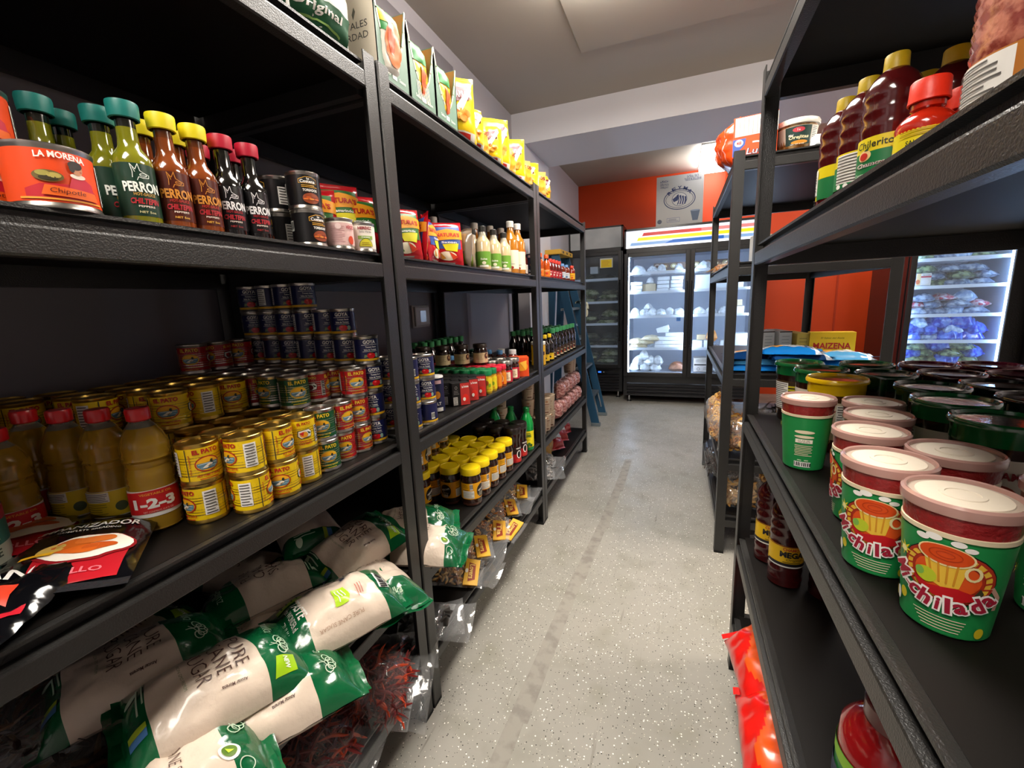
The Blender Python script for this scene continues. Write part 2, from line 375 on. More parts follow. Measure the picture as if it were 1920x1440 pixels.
# ------------------------------------------------------------------ thermostat on the left wall
g = G(); g.box(-.006, .004, -.082, .082, -.06, .06, mat('thermostat_body', 'b9aea8', .5), .004); g2 = G(); g2.box(.004, .016, -.07, .07, -.052, .052, mat('thermostat_face', 'c6bdb6', .45), .008)
g3 = G(); g3.box(.016, .0175, -.028, .028, -.03, .03, mat('thermostat_screen', '8d99a8', .15))
kind('thermostat', 'thermostat', [('wall_plate', g.mesh('wall_plate'), None), ('cover', g2.mesh('cover'), [('screen', g3.mesh('screen'))])])
put('thermostat', (XW+.012, 2.02, 1.2), 0, 'beige thermostat with grey screen on the wall behind the middle rack')
# ------------------------------------------------------------------ dome camera on the beam
g = G(); g.lathe([(.0001, 0), (.05, 0), (.052, -.014), (.04, -.02), (.0001, -.02)], mat('dome_base', '3a3836', .5), 24)
g2 = G(); g2.lathe([(.036, -.02), (.033, -.034), (.022, -.046), (.0001, -.05)], mat('dome_glass', '0c0c0e', .08, coat=1), 24)
kind('security_camera', 'security camera', [('base', g.mesh('base'), None), ('dome', g2.mesh('dome'), None)])
put('security_camera', (-1.05, 4.36, ZB), 0, 'small dark dome security camera on the back room ceiling behind the beam')
# ================================================================== COOLERS
CAB = mat('cooler_black', '161517', .35, coat=.3); CABIN = mat('cooler_lining', 'aab4c4', .5); WIRE = mat('cooler_shelf_white', 'dfe6ee', .35)
GLASS = film('cooler_glass', 'eef6ff', .07, .03, (3, .0, .001)); CHR = mat('chrome', 'c8c8cc', .2, 1)
def cooler(kname, W, D, H, doors, z0, z1, hz0, hz1, shelves, led, ledcol, header, label, loc, lining=CABIN, board=True):
    """front at y=0, body towards +y; doors = [(x0,x1,handle_side)]"""
    parts = []; q = G(); t = .035
    q.box(0, t, .05, D, .10, H, CAB); q.box(W-t, W, .05, D, .10, H, CAB); q.box(t, W-t, D-.04, D, .10, H, CAB); q.box(t, W-t, .05, D-.04, H-.05, H, CAB)
    q.box(0, W, .0, .05, hz1, H, CAB); q.box(0, W, 0.0, .05, z1+.045, hz0, CAB); q.box(0, t*.7, 0, .05, z0-.05, H, CAB); q.box(W-t*.7, W, 0, .05, z0-.05, H, CAB)
    q.box(t, W-t, .05, D-.04, z1+.05, hz1, CAB)
    parts.append(('cabinet', q.mesh('cabinet'), None))
    q = G(); q.box(t, W-t, D-.05, D-.04, z0-.03, z1+.04, lining); q.box(t, t+.008, .06, D-.05, z0-.03, z1+.04, lining); q.box(W-t-.008, W-t, .06, D-.05, z0-.03, z1+.04, lining)
    q.box(t, W-t, .06, D-.05, z0-.035, z0-.02, lining); q.box(t, W-t, .06, D-.05, z1+.03, z1+.04, lining); parts.append(('lining', q.mesh('lining'), None))
    q = G(); q.box(0, W, .03, D, .10, z0-.035, CAB); n = 8
    q2 = G(); zz = z0-.09; k = int((zz-.12)/.036)
    for i in range(k): a = .12+i*.036; q2.add([(.04, .028, a), (W-.04, .028, a), (W-.04, .012, a+.012), (.04, .012, a+.012), (.04, .028, a+.024), (W-.04, .028, a+.024)], [(0, 1, 2, 3), (3, 2, 5, 4)], mat('grille_black', '222124', .4))
    q2.box(.0, .04, .01, .03, .1, z0-.05, CAB); q2.box(W-.04, W, .01, .03, .1, z0-.05, CAB); q2.box(0, W, .008, .03, .095, .11, CAB)
    parts.append(('base', q.mesh('base'), [('grille', q2.mesh('grille'))]))
    for x in (.06, W-.06):
        q = G(); q.lathe([(.0001, 0), (.03, 0), (.03, .01), (.012, .02), (.012, .1), (.0001, .1)], CHR, 12, x, .1); parts.append(('leg', q.mesh('leg'), None))
    parts.append(('header_panel', header(G(), W, hz0, hz1), None))
    for z in shelves:
        q = G(); q.box(t+.012, W-t-.012, .085, .10, z-.012, z+.016, WIRE); q.box(t+.012, W-t-.012, D-.07, D-.06, z-.008, z, WIRE)
        m = int((W-2*t)/.028)
        for i in range(m+1): x = t+.014+(W-2*t-.03)*i/m; q.box(x, x+.004, .10, D-.07, z-.006, z-.001, WIRE)
        for y in (.2, .35, .5):
            if y < D-.1: q.box(t+.012, W-t-.012, y, y+.006, z-.011, z-.006, WIRE)
        parts.append(('shelf', q.mesh('shelf'), None))
    for (a, b, hs) in doors:
        fr = .042; q = G()
        q.box(a, a+fr, -.045, -.004, z0-.045, z1+.042, CAB, .004); q.box(b-fr, b, -.045, -.004, z0-.045, z1+.042, CAB, .004); q.box(a+fr, b-fr, -.045, -.004, z1, z1+.042, CAB, .004); q.box(a+fr, b-fr, -.045, -.004, z0-.045, z0, CAB, .004)
        gl = G(); gl.box(a+fr-.004, b-fr+.004, -.026, -.022, z0-.004, z1+.004, GLASS)
        h = G(); hx = (b-fr*.5) if hs > 0 else (a+fr*.5); zc = (z0+z1)/2
        h.tube([(hx, -.045, zc-.36), (hx, -.075, zc-.34), (hx, -.078, zc), (hx, -.075, zc+.34), (hx, -.045, zc+.36)], .009, mat('handle_black', '1a1a1c', .3), 8)
        parts.append(('door', q.mesh('door'), [('door_glass', gl.mesh('door_glass')), ('handle', h.mesh('handle'))]))
    if W > 1: q = G(); q.box(W/2-.028, W/2+.028, -.002, .05, z0-.04, z1+.05, CAB); parts.append(('mullion', q.mesh('mullion'), None))
    if led:
        for x, sgn in [(t+.015, 1), (W-t-.015, -1)]+([(W/2, 0)] if W > 1 else []):
            q = G(); q.box(x-.0035, x+.0035, .060, .07, z0-.01, z1+.02, mat('led_'+kname, ledcol, .5, emis=led)); parts.append(('light_strip', q.mesh('light_strip'), None))
    kind(kname, 'cooler', parts); put(kname, loc, 0, label, name='glass_door_cooler')
def header_stripes(q, W, a, b):
    E = .9
    q.box(.02, W-.02, -.006, 0, a, b, mat('header_white', 'dfe6f4', .3, emis=.75)); l = L(q, plane_front(-.006), off=.0008)
    h = b-a; dx = .06
    def stripe(v0, v1, m, x0, x1): l.poly([(x0+(v0-a)/h*dx*1.6, v0), (x1, v0), (x1, v1), (x0+(v1-a)/h*dx*1.6, v1)], m, 1)
    stripe(a+h*.66, a+h*.84, mat('header_red', 'd02a22', .3, emis=.45), .13, .80); stripe(a+h*.66, a+h*.84, mat('header_pink', 'e88a88', .3, emis=.6), .62, W-.03)
    stripe(a+h*.40, a+h*.58, mat('header_yellow', 'f2dc10', .3, emis=.7), .10, W-.03); stripe(a+h*.14, a+h*.30, mat('header_lightblue', '86aede', .3, emis=.6), .05, W-.03)
    l.k = 0
    l.poly([(.43, a+h*.14), (1.02, a+h*.14), (1.02, a+h*.32), (.52, a+h*.32)], mat('header_blue', '1668c8', .3, emis=.5), 2)
    l.rect(.02, a, W-.02, a+h*.06, mat('header_edge_white', 'ffffff', .3, emis=1.0), 1)
    return q.mesh('header_panel')
def header_plain(q, W, a, b):
    q.box(.02, W-.02, -.006, 0, a, b, mat('header_grey_acrylic', 'b4b8ba', .25, mottle=('c8cccb', 4, .4, .7))); return q.mesh('header_panel')
def header_black(q, W, a, b):
    q.box(.02, W-.02, -.006, 0, a, b, mat('header_dark', '18181a', .3)); return q.mesh('header_panel')
cooler('two_door_cooler', 1.40, .74, 2.01, [(.008, .698, 1), (.706, 1.392, -1)], .385, 1.70, 1.80, 1.985, [1.523, 1.303, 1.023, .647], 120, 'dfeeff', header_stripes,
       'wide black two-door glass cooler with a striped lit header, white goods inside', (-.60, 5.2, 0))
cooler('single_door_cooler', .65, .58, 2.10, [(.008, .642, 1)], .445, 1.76, 1.85, 2.08, [1.486, 1.207, .935, .655], 0, 'ffffff', header_plain,
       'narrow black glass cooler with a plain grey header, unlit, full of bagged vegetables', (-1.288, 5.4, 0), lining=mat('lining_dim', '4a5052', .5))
cooler('right_cooler', .74, .72, 2.0, [(.006, .734, 1)], .40, 1.70, 1.80, 1.98, [1.459, 1.231, .989, .764, .56], 70, 'bcdcff', header_black,
       'black glass door cooler at the far right, glowing blue with bagged goods', (1.80, 4.7, 0))
g = G(); g.box(-.075, .075, -.004, 0, -.055, .055, mat('clear_sleeve', 'c9cdc8', .2)); l = L(g, plane_front(-.004), off=.0006); l.rect(-.064, -.052, .064, .04, P('e8cc12')); l.fine(-.05, -.04, .04, .03, 6, P('c9840f'), 2, .3)
kind('door_notice', 'notice', g.mesh('door_notice')); put('door_notice', (-.825, 5.35, 1.672), 0, 'small yellow notice in a clear sleeve stuck on the narrow cooler door')
g = G(); g.box(-.09, .09, -.012, 0, -.018, .018, mat('controller_black', '101012', .3)); l = L(g, plane_front(-.012), off=.0006); l.rect(-.025, -.008, .012, .010, mat('display_blue', '2b6cff', .4, emis=2.0)); l.ell(.045, 0, .008, .008, P('9aa6b0')); l.ell(-.055, 0, .007, .007, P('6a747c'))
kind('temperature_controller', 'controller', g.mesh('temperature_controller')); put('temperature_controller', (-.91, 5.41, .34), 0, 'small black cooler controller with a blue lit display under the narrow cooler door')
# ================================================================== GOODS: the kinds
from mathutils import noise as MN
STEEL = mat('can_steel', 'b9b5ae', .28, 1); GOLD = mat('can_gold', 'b99a4e', .3, 1); WHT = P('f2efe8'); BLK = P('141414')
def can_body(r, h, rim=STEEL):
    q = G(); q.lathe([(.0001, .004), (r*.9, .004), (r*.94, 0), (r, .001), (r, .004), (r*.968, .006), (r*.968, h-.006), (r, h-.004), (r, h-.001), (r*.965, h), (r*.93, h-.0035), (r*.80, h-.004), (r*.78, h-.003), (r*.60, h-.0035), (.0001, h-.0035)], rim, 40)
    return q.mesh('can_body')
def can_label(r, h, bg, ribs=0, z0=.0075):
    q = G(); n = 24 if ribs else 1; pr = []
    for i in range(n+1):
        z = z0+(h-2*z0)*i/n; pr.append((r*.972+(.0004*sin(i*pi*.9) if ribs and .15 < i/n < .85 else 0), z))
    q.lathe(pr, bg, 48); return q, L(q, cyl(r*.972), .0035 if r < .05 else .006, None, .0008)
def duck(l, u, v, s, edge):
    l.ell(u, v, s*1.12, s*.84, P(edge), 1); l.ell(u, v, s, s*.72, P('f2b21c'), 1.5)
    l.poly([(u-s*.94, v+s*.12), (u+s*.94, v+s*.16), (u+s*.9, v-s*.26), (u+s*.55, v-s*.55), (u-s*.55, v-s*.55), (u-s*.92, v-s*.2)], P('5c8294'), 2)
    l.line([(u-s*.8, v), (u-s*.2, v+s*.06), (u+s*.8, v-s*.02)], s*.07, P('c9d8da'), 2.4); l.line([(u-s*.6, v-s*.36), (u+s*.7, v-s*.28)], s*.07, P('9fbcc4'), 2.4)
    l.poly([(u-s*.5, v-s*.4), (u-s*.1, v-s*.42), (u+s*.42, v-s*.1), (u+s*.34, v+s*.12), (u+s*.05, v+s*.02), (u-s*.3, v-s*.2)], P('efe6cf'), 3)
    l.ell(u+s*.33, v+s*.24, s*.14, s*.2, P('23332c'), 3.4); l.poly([(u+s*.42, v+s*.3), (u+s*.62, v+s*.22), (u+s*.42, v+s*.18)], P('e58a14'), 3.6)
    l.poly([(u-s*.1, v-s*.28), (u+s*.3, v-s*.06), (u+s*.1, v-s*.3)], P('8a6a3c'), 3.7)
def pato(nm, bg, title, line2, c2, chile, edge):
    r, h = .0324, .0725; q, l = can_label(r, h, P(bg, .35), True)
    for base, sgn in ((0, 1), (.1035, 1)):
        l.text('EL PATO', base, .0585, .0085, P(title), w=.038, bold=.045, lift=2, shear=.0)
        duck(l, base, .0355, .0165, edge)
        l.text(line2[0], base, .0155, .0042, P(c2), w=.034, bold=.03); l.fine(base-.014, .0085, base+.014, .0115, 1, P(c2), 2, .5)
    # back panel: chile in a white window
    b = .052
    l.poly([(b-.013, .045), (b+.009, .047), (b+.014, .040), (b+.012, .030), (b-.008, .027), (b-.015, .033)], P('1d1d1d'), 1)
    l.poly([(b-.0118, .0438), (b+.0083, .0458), (b+.0128, .040), (b+.011, .0312), (b-.0075, .0283), (b-.0135, .034)], WHT, 1.6)
    l.ell(b-.002, .036, .0075, .0062, P(chile), 2.4); l.poly([(b-.011, .040), (b-.002, .042), (b-.004, .033)], P('c81d1d'), 3); l.poly([(b+.004, .043), (b+.012, .038), (b+.007, .036)], P('1f3a24'), 3)
    l.text('EL PATO', b, .0585, .006, P(title), w=.026, bold=.045); l.text(line2[1], b, .0215, .0036, P(c2), w=.022, bold=.03); l.text(line2[2], b, .0160, .0036, P(c2), w=.026, bold=.03)
    l.facts(-.064, .016, -.044, .060, 1.5, 4); l.bars(.074, .014, .083, .050, 1.5, False)
    l.rect(-.0305, .008, -.0290, .0645, P('3d3a30'), 1); l.text('The Original', -.0245, .036, .0032, P(title), w=.036, bold=.02, rot=pi/2)
    kind(nm, 'can', [('can_body', can_body(r, h, GOLD if bg.startswith('e') else STEEL), None), ('printed_label', q.mesh('printed_label'), None)])
pato('hot_tomato_sauce_can', 'ecc712', 'b3201c', ('HOT TOMATO SAUCE', 'SALSA DE', 'CHILE FRESCO'), 'c4341a', 'e59a1c', 'b02a1a')
pato('red_tomato_sauce_can', 'b4161c', 'e6bf3a', ('CON JALAPENOS', 'HOT TOMATO', 'WITH JALAPENO'), 'e0a83a', '6b1420', 'c9a23c')
pato('jalapeno_sauce_can', '14502c', 'e9c528', ('JALAPENO SAUCE', 'SALSA DE', 'JALAPENO'), 'e6d23a', '2f7a30', 'b9a94a')
def goya():
    r, h = .0324, .0725; q, l = can_label(r, h, P('1a1f4e', .3)); q.lathe([(r*.9735, .0085), (r*.9735, .0145)], P('e6b41c'), 48)
    for b in (0, .1035):
        l.text('GOYA', b, .0575, .0095, WHT, w=.031, bold=.03); l.rect(b-.020, .0495, b+.020, .0505, WHT, 2)
        l.text('Tomato Sauce', b+.003, .0445, .0042, WHT, w=.027, bold=.02); l.text('Salsa de Tomate', b+.001, .0375, .0042, WHT, w=.031, bold=.02)
        l.rect(b-.018, .0325, b+.018, .0333, WHT, 2)
        l.ell(b+.002, .0225, .0105, .0078, P('c8151c', .25), 2); l.ell(b-.001, .0255, .003, .002, P('e8484c'), 3); l.poly([(b+.001, .030), (b+.004, .0325), (b+.007, .029), (b+.004, .0285)], P('2e6b2c'), 3)
        l.poly([(b-.016, .017), (b-.006, .019), (b-.004, .024), (b-.014, .025)], P('7d8f62'), 1.6); l.ell(b+.016, .0225, .0045, .006, P('8fae9c'), 1.6)
    l.facts(-.063, .018, -.042, .062, 1.2, 8); l.bars(.046, .018, .058, .038, 1.2, True)
    kind('tomato_sauce_can', 'can', [('can_body', can_body(r, h), None), ('printed_label', q.mesh('printed_label'), None)])
goya()
def chipotle():
    r, h = .042, .073; q, l = can_label(r, h, P('e2491a', .4)); R1_ = P('c01f2c')
    for b in (0, .13):
        l.poly([(b-.034, .010), (b+.034, .010), (b+.034, .024), (b+.020, .030), (b-.02, .027), (b-.034, .021)], R1_, 1)
        l.text('LA MORENA', b+.002, .0605, .0072, WHT, w=.044, bold=.03, arc=.002)
        l.poly([(b+.001, .018), (b+.030, .018), (b+.028, .033), (b+.019, .039), (b+.008, .038)], P('c2203a'), 2)      # dress
        l.ell(b+.0140, .0395, .0075, .003, P('f0dccb'), 2.5)
        l.ell(b+.014, .0475, .0052, .0068, P('c98d66'), 3); l.ell(b+.0125, .0515, .0066, .0048, P('241a18'), 3.4); l.ell(b+.009, .0480, .0026, .0050, P('241a18'), 3.5)
        l.ell(b+.0160, .0485, .0008, .0006, BLK, 4); l.ell(b+.0165, .0448, .0012, .0005, P('a0242c'), 4)
        l.ell(b-.012, .036, .013, .0065, P('6d5a2c'), 2); l.ell(b-.016, .0385, .006, .003, P('a59a4c'), 2.6); l.ell(b-.007, .037, .006, .003, P('b7a557'), 2.6); l.ell(b-.012, .0335, .008, .0025, P('37301c'), 2.6)
        l.poly([(b-.020, .015), (b+.032, .013), (b+.030, .023), (b-.016, .026)], P('e8641c'), 3); l.text('Chipotle', b+.002, .0195, .0070, P('5a1410'), w=.030, bold=.0, lift=4, shear=.12)
    l.facts(.045, .012, .075, .060, 1.2, 3); l.rect(-.04, .010, .04, .012, P('f2a23c'), 1.2)
    kind('chipotle_pepper_can', 'can', [('can_body', can_body(r, h), None), ('paper_label', q.mesh('paper_label'), None)])
chipotle()
def black_can():
    r, h = .033, .072; q, l = can_label(r, h, P('131214', .3))
    for b in (0, .1035):
        l.poly([(b-.017, .048), (b+.018, .048), (b+.018, .057), (b+.008, .061), (b-.004, .061), (b-.017, .056)], P('d8a032'), 1); l.poly([(b-.016, .049), (b+.017, .049), (b+.017, .056), (b+.008, .060), (b-.004, .060), (b-.016, .055)], BLK, 1.6)
        l.text('La', b+.001, .0572, .004, WHT, bold=.03); l.text('Costena', b, .052, .0062, WHT, w=.028, bold=.03)
        l.fine(b-.012, .040, b+.018, .046, 2, P('d8a032'), 2); l.text('TOREADOS', b+.003, .0355, .0050, WHT, w=.027, bold=.03)
        l.ell(b+.004, .020, .016, .0105, P('8a3c18'), 2)
        for k in range(5): l.ell(b-.006+k*.005, .0185+.003*(k % 2), .0048, .0016, P(['d8702c', 'c2521c', 'e08a3c', '7a2c12', 'd4602a'][k]), 3)
    l.facts(.042, .016, .062, .050, 1.2, 6); l.bars(-.062, .03, -.05, .05, 1.2, True)
    kind('roasted_pepper_can', 'can', [('can_body', can_body(r, h), None), ('paper_label', q.mesh('paper_label'), None)])
black_can()
def herdez(nm, pink):
    r, h = .0295, .0665; q, l = can_label(r, h, P('ece4d8', .4))
    if pink:
        l.rect(-.09, .009, .09, .056, P('d9b3ae'), 1); l.fine(-.022, .014, .006, .05, 9, P('c08f90'), 2, .3); l.text('HERDEZ', .020, .047, .007, P('a3182a'), w=.02, bold=.03, lift=3); l.ell(.020, .020, .007, .009, P('c9401c'), 2.4); l.ell(-.006, .048, .006, .006, P('e7c9c4'), 2.4)
        l.text('HERDEZ', -.05, .050, .007, P('a3182a'), w=.027, bold=.03, lift=3)
    else:
        for b in (0, .095):
            l.text('HERDEZ', b, .0530, .0068, P('8f1a2a'), w=.031, bold=.035); l.text('Salsa Verde', b, .0450, .0046, P('54463e'), w=.027, bold=0, shear=.2)
            l.poly([(b-.017, .036), (b+.017, .036), (b+.017, .028), (b-.017, .028)], P('8fae54'), 1); l.text('Casera', b, .033, .0036, WHT, w=.018, bold=.02)
            l.ell(b, .012, .0155, .0185, P('3c5a24'), 2, a0=0, a1=pi); l.ell(b, .012, .0142, .017, P('c9c02c'), 3, a0=0, a1=pi); l.fine(b-.009, .014, b+.009, .022, 2, P('a08a1c'), 4)
    kind(nm, 'can', [('can_body', can_body(r, h), None), ('paper_label', q.mesh('paper_label'), None)])
herdez('salsa_can', False); herdez('pink_salsa_can', True)
# ---- bottles and jars
def dog(l, u, v, s, m, w=.0007):        # line emblem: head of a dog with pricked ears
    l.line([(u-s*.55, v-s*.5), (u-s*.5, v+s*.1), (u-s*.62, v+s*.9), (u-s*.25, v+s*.35), (u-.0*s, v+s*.95), (u+s*.12, v+s*.25), (u+s*.5, v+s*.02), (u+s*.85, v-s*.12), (u+s*.8, v-s*.42), (u+s*.3, v-s*.5), (u-s*.05, v-s*.4), (u-s*.2, v-s*.75)], w, m, 3)
    l.ring(u+s*.35, v-s*.18, s*.3, s*.18, w*.8, m, 3, 12); l.line([(u-s*.45, v+s*.55), (u-s*.3, v+s*.1)], w*.8, m, 3); l.line([(u+s*.1, v-s*.16), (u+s*.6, v-s*.22)], w*.8, m, 3)
def bottle(prof, m, seg=36): q = G(); q.lathe(prof, m, seg); return q.mesh('bottle')
def pepper_sauce(nm, liquid, capc, lab, name_c, hot):
    r = .0228; LQ = mat('sauce_'+nm, liquid, .08, spec=.6, coat=.8); NECK = mat('neck_'+nm, '1b1d18' if liquid != '7a3812' else '5e2c10', .06, spec=.6, coat=.8)
    pr = [(.0001, .001), (r*.85, 0), (r, .003), (r, .012), (r, .080), (r*.97, .088), (r*.75, .097), (r*.58, .103), (r*.52, .112), (r*.50, .128), (r*.50, .146), (.0001, .146)]
    q = G(); q.lathe(pr, [LQ]*8+[LQ if nm != 'green_pepper_sauce_bottle' else LQ, NECK, NECK], 36); bt = q.mesh('bottle')
    q = G(); q.lathe([(.0150, .139), (.0172, .140), (.0178, .146), (.0182, .158), (.0176, .1605), (.0001, .1612)], mat('cap_'+capc, capc, .42), 28); cp = q.mesh('cap')
    q = G(); q.lathe([(r+.0003, .010), (r+.0003, .079)], P(lab, .3), 40); l = L(q, cyl(r+.0003), .003, None, .0006)
    for b in (0,):
        dog(l, b+.001, .066, .0125, P(name_c)); l.text('PERRON', b+.003, .0480, .0135, P(name_c), w=.042, bold=.035, shear=-.05); l.text('HOT-SAUCE', b+.004, .0385, .0042, P(hot[0]), w=.024, bold=.03)
        l.text('CHILTEPIN', b+.003, .0295, .0078, P('b3202c'), w=.032, bold=.03, shear=.12); l.text('PEPPERS', b+.004, .0225, .0026, P('e8d8c8'), w=.018, bold=.02); l.text('NET 5oz', b+.004, .0150, .003, P(hot[1]), w=.018, bold=.02)
    l.facts(.040, .014, .056, .060, 1.2, 5)
    kind(nm, 'bottle', [('bottle', bt, None), ('cap', cp, None), ('label', q.mesh('label'), None)])
pepper_sauce('green_pepper_sauce_bottle', '747414', '17746c', '1d3a2c', 'e9efe6', ('b08a3c', 'c9c08a'))
pepper_sauce('brown_pepper_sauce_bottle', '7a3812', 'e0cf1c', '4e1c10', 'c9822c', ('a8281c', 'd8a23c'))
pepper_sauce('black_pepper_sauce_bottle', '0c0a0a', 'b31c34', '100e10', 'e9e6e6', ('9c1c24', 'a03030'))
OIL = mat('vegetable_oil', 'e8b638', .05, trans=.62, ior=1.25, spec=.7, coat=.5); PETC = mat('clear_bottle', 'd8d8c4', .05, trans=.8, ior=1.2, spec=.6)
def oil(nm, front):
    r = .0345; pr = [(.0001, .004), (r*.8, .0), (r*.98, .005)]
    for i in range(30):
        z = .008+i*.0045
        if .026 < z < .074: pr.append((r*.985, z)); continue
        rr = r*(1 if i % 2 else .955)
        if .098 < z < .12: rr *= .97-.05*sin((z-.098)/.022*pi)
        pr.append((rr, z))
    pr += [(r*.95, .145), (r*.80, .158), (r*.60, .170), (r*.42, .178), (.0125, .182), (.0125, .190), (.0001, .190)]
    q = G(); q.lathe(pr, [OIL]*(len(pr)-5)+[PETC]*4, 40); bt = q.mesh('bottle')
    q = G(); q.lathe([(.0145, .180), (.0165, .182), (.0170, .197), (.0155, .2005), (.0001, .201)], mat('cap_red', 'c8141c', .3, coat=.3), 28); cp = q.mesh('cap')
    q = G(); q.lathe([(r*.99, .028), (r*.99, .074)], WHT if front else P('e3c626'), 40); l = L(q, cyl(r*.99), .004, None, .0008)
    # front face red with 1-2-3, back face yellow with facts
    n = 9; l.poly([(-.046+.092*k/n, .032+.003*sin(k/n*pi)) for k in range(n+1)]+[(.046-.092*k/n, .069+.003*sin(k/n*pi)) for k in range(n+1)], P('c4161c'), 1)
    l.text('1-2-3', 0, .0510, .0170, WHT, w=.058, bold=.05); l.text('VEGETABLE OIL', .004, .0665, .0036, P('e8a03c'), w=.044, bold=.02); l.text('NET CONTENTS 33.8 FL OZ', .004, .0375, .0026, P('e8c8b8'), w=.040, bold=.0)
    l.rect(.0545, .030, .1622, .072, P('e3c626'), 1); l.facts(.062, .055, .105, .071, 2, 2); l.fine(.064, .034, .10, .053, 5, P('8a7a1c'), 2, .3); l.ell(.118, .045, .008, .008, P('4c5a3c'), 2)
    kind(nm, 'bottle', [('bottle', bt, None), ('cap', cp, None), ('label', q.mesh('label'), None)])
oil('cooking_oil_bottle', True)
def big_oil():
    r = .058; pr = [(.0001, 0), (r*.9, 0), (r, .006), (r, .03), (r, .12), (r*.99, .135), (r*.9, .158), (r*.7, .18), (r*.4, .20), (.016, .215), (.016, .225), (.0001, .225)]
    q = G(); q.lathe(pr, mat('oil_dark', 'a0841c', .08, trans=.5, ior=1.3), 40); bt = q.mesh('bottle')
    q = G(); q.lathe([(.019, .213), (.021, .215), (.021, .238), (.0001, .24)], mat('cap_red', 'c8141c'), 24); cp = q.mesh('cap')
    q = G(); q.lathe([(r+.0004, .03), (r+.0004, .118)], P('b9c0b0', .35), 44); l = L(q, cyl(r+.0004), .006, None, .001)
    l.rect(-.09, .094, .09, .112, P('8f1c34'), 1); l.rect(-.09, .062, .09, .094, P('27645c'), 1); l.text('Mazola', .0, .078, .024, P('0f3a30'), w=.085, bold=.04, lift=2); l.text('Mazola', .001, .079, .024, P('dfe6cc'), w=.085, bold=.01, lift=1.5)
    l.text('VEGETABLE', .004, .052, .012, P('3a4a3c'), w=.075, bold=.02); l.text('PLUS', -.004, .041, .006, P('8a5a5c'), w=.04); l.ell(-.045, .040, .022, .010, P('8f1c34'), 2); l.rect(-.09, .030, .09, .034, P('27645c'), 1)
    kind('large_oil_bottle', 'bottle', [('bottle', bt, None), ('cap', cp, None), ('label', q.mesh('label'), None)])
big_oil()
def coffee_jar():
    r = .0405; BR = mat('coffee_glass', '2a140c', .1, coat=.8); B2 = mat('coffee_glass_base', '4a281c', .1, coat=.8)
    q = G(); q.lathe([(.0001, .002), (r*.8, 0), (r*.96, .004), (r, .014), (r*.97, .026), (r*.97, .095), (r*.98, .100), (r*.93, .110), (r*.86, .118), (r*.86, .128), (.0001, .128)], [B2]*3+[BR]*7, 36); bt = q.mesh('jar')
    q = G(); pr = [(r*.90, .124), (r*.99, .125), (r*1.0, .128), (r*.98, .146), (r*.93, .150), (r*.86, .1505), (r*.84, .149), (.0001, .149)]; q.lathe(pr, mat('lid_yellow', 'e6c80e', .4), 44); cp = q.mesh('lid')
    q = G(); q.lathe([(r*.985, .030), (r*.985, .094)], P('e2a012', .35), 40); l = L(q, cyl(r*.985), .004, None, .0008)
    l.rect(-.024, .034, .022, .064, P('e6e2d6'), 1); l.fine(-.022, .036, .020, .062, 6, P('8a867c'), 2, .35); l.rect(-.024, .066, .000, .068, BLK, 1); l.text('NATURALLY', -.010, .078, .004, P('6a5a14'), w=.022, bold=.01); l.fine(-.022, .082, -.002, .090, 2, P('7a6412'), 2, .3)
    l.bars(.006, .068, .018, .092, 1, True)
    b = .055; l.ell(b, .060, .022, .026, P('14100e'), 1); l.text('NESCAFE', b, .066, .0068, WHT, w=.034, bold=.03, rot=.25)
    for k in range(4): l.line([(b-.014+k*.006, .040), (b-.008+k*.006, .058-.002*k)], .0016, P('e8dcc0'), 2)
    b = -.065; l.ell(b, .060, .022, .026, P('14100e'), 1); l.text('NESCAFE', b, .066, .0068, WHT, w=.034, bold=.03, rot=.25); l.rect(b-.01, .034, b+.01, .044, P('c9c2b0'), 2)
    for k in range(4): l.line([(b-.014+k*.006, .040), (b-.008+k*.006, .058-.002*k)], .0016, P('e8dcc0'), 2)
    kind('instant_coffee_jar', 'jar', [('jar', bt, None), ('lid', cp, None), ('label', q.mesh('label'), None)])
    r = .040; q = G(); q.lathe([(.0001, 0), (r*.9, 0), (r, .006), (r*.98, .05), (r*.9, .09), (r*.92, .12), (r, .135), (r*.98, .15), (.0001, .15)], mat('dark_jar_glass', '24120e', .12, coat=.7), 36); bt = q.mesh('jar')
    q = G(); q.lathe([(r*.98, .148), (r*1.02, .150), (r*1.02, .172), (r*.94, .178), (.0001, .179)], mat('lid_dark_brown', '1e1614', .35, coat=.2), 36); cp = q.mesh('lid')
    q = G(); q.lathe([(r*1.0, .008), (r*.992, .050)], P('b3161c', .35), 40); q.lathe([(r*.992, .05), (r*.93, .085)], P('241210', .3), 40); l = L(q, cyl(r*.99, .01, r*.96, .09), .004, None, .0010)
    l.text('NESCAFE', 0, .078, .0065, WHT, w=.030, bold=.03); l.ring(0, .048, .011, .018, .0035, WHT, 2); l.ell(0, .048, .0085, .015, BLK, 1.5); l.text('DK', -.004, .020, .010, P('e8503c'), w=.024, bold=.02, shear=.2)
    kind('dark_coffee_jar', 'jar', [('jar', bt, None), ('lid', cp, None), ('label', q.mesh('label'), None)])
coffee_jar()
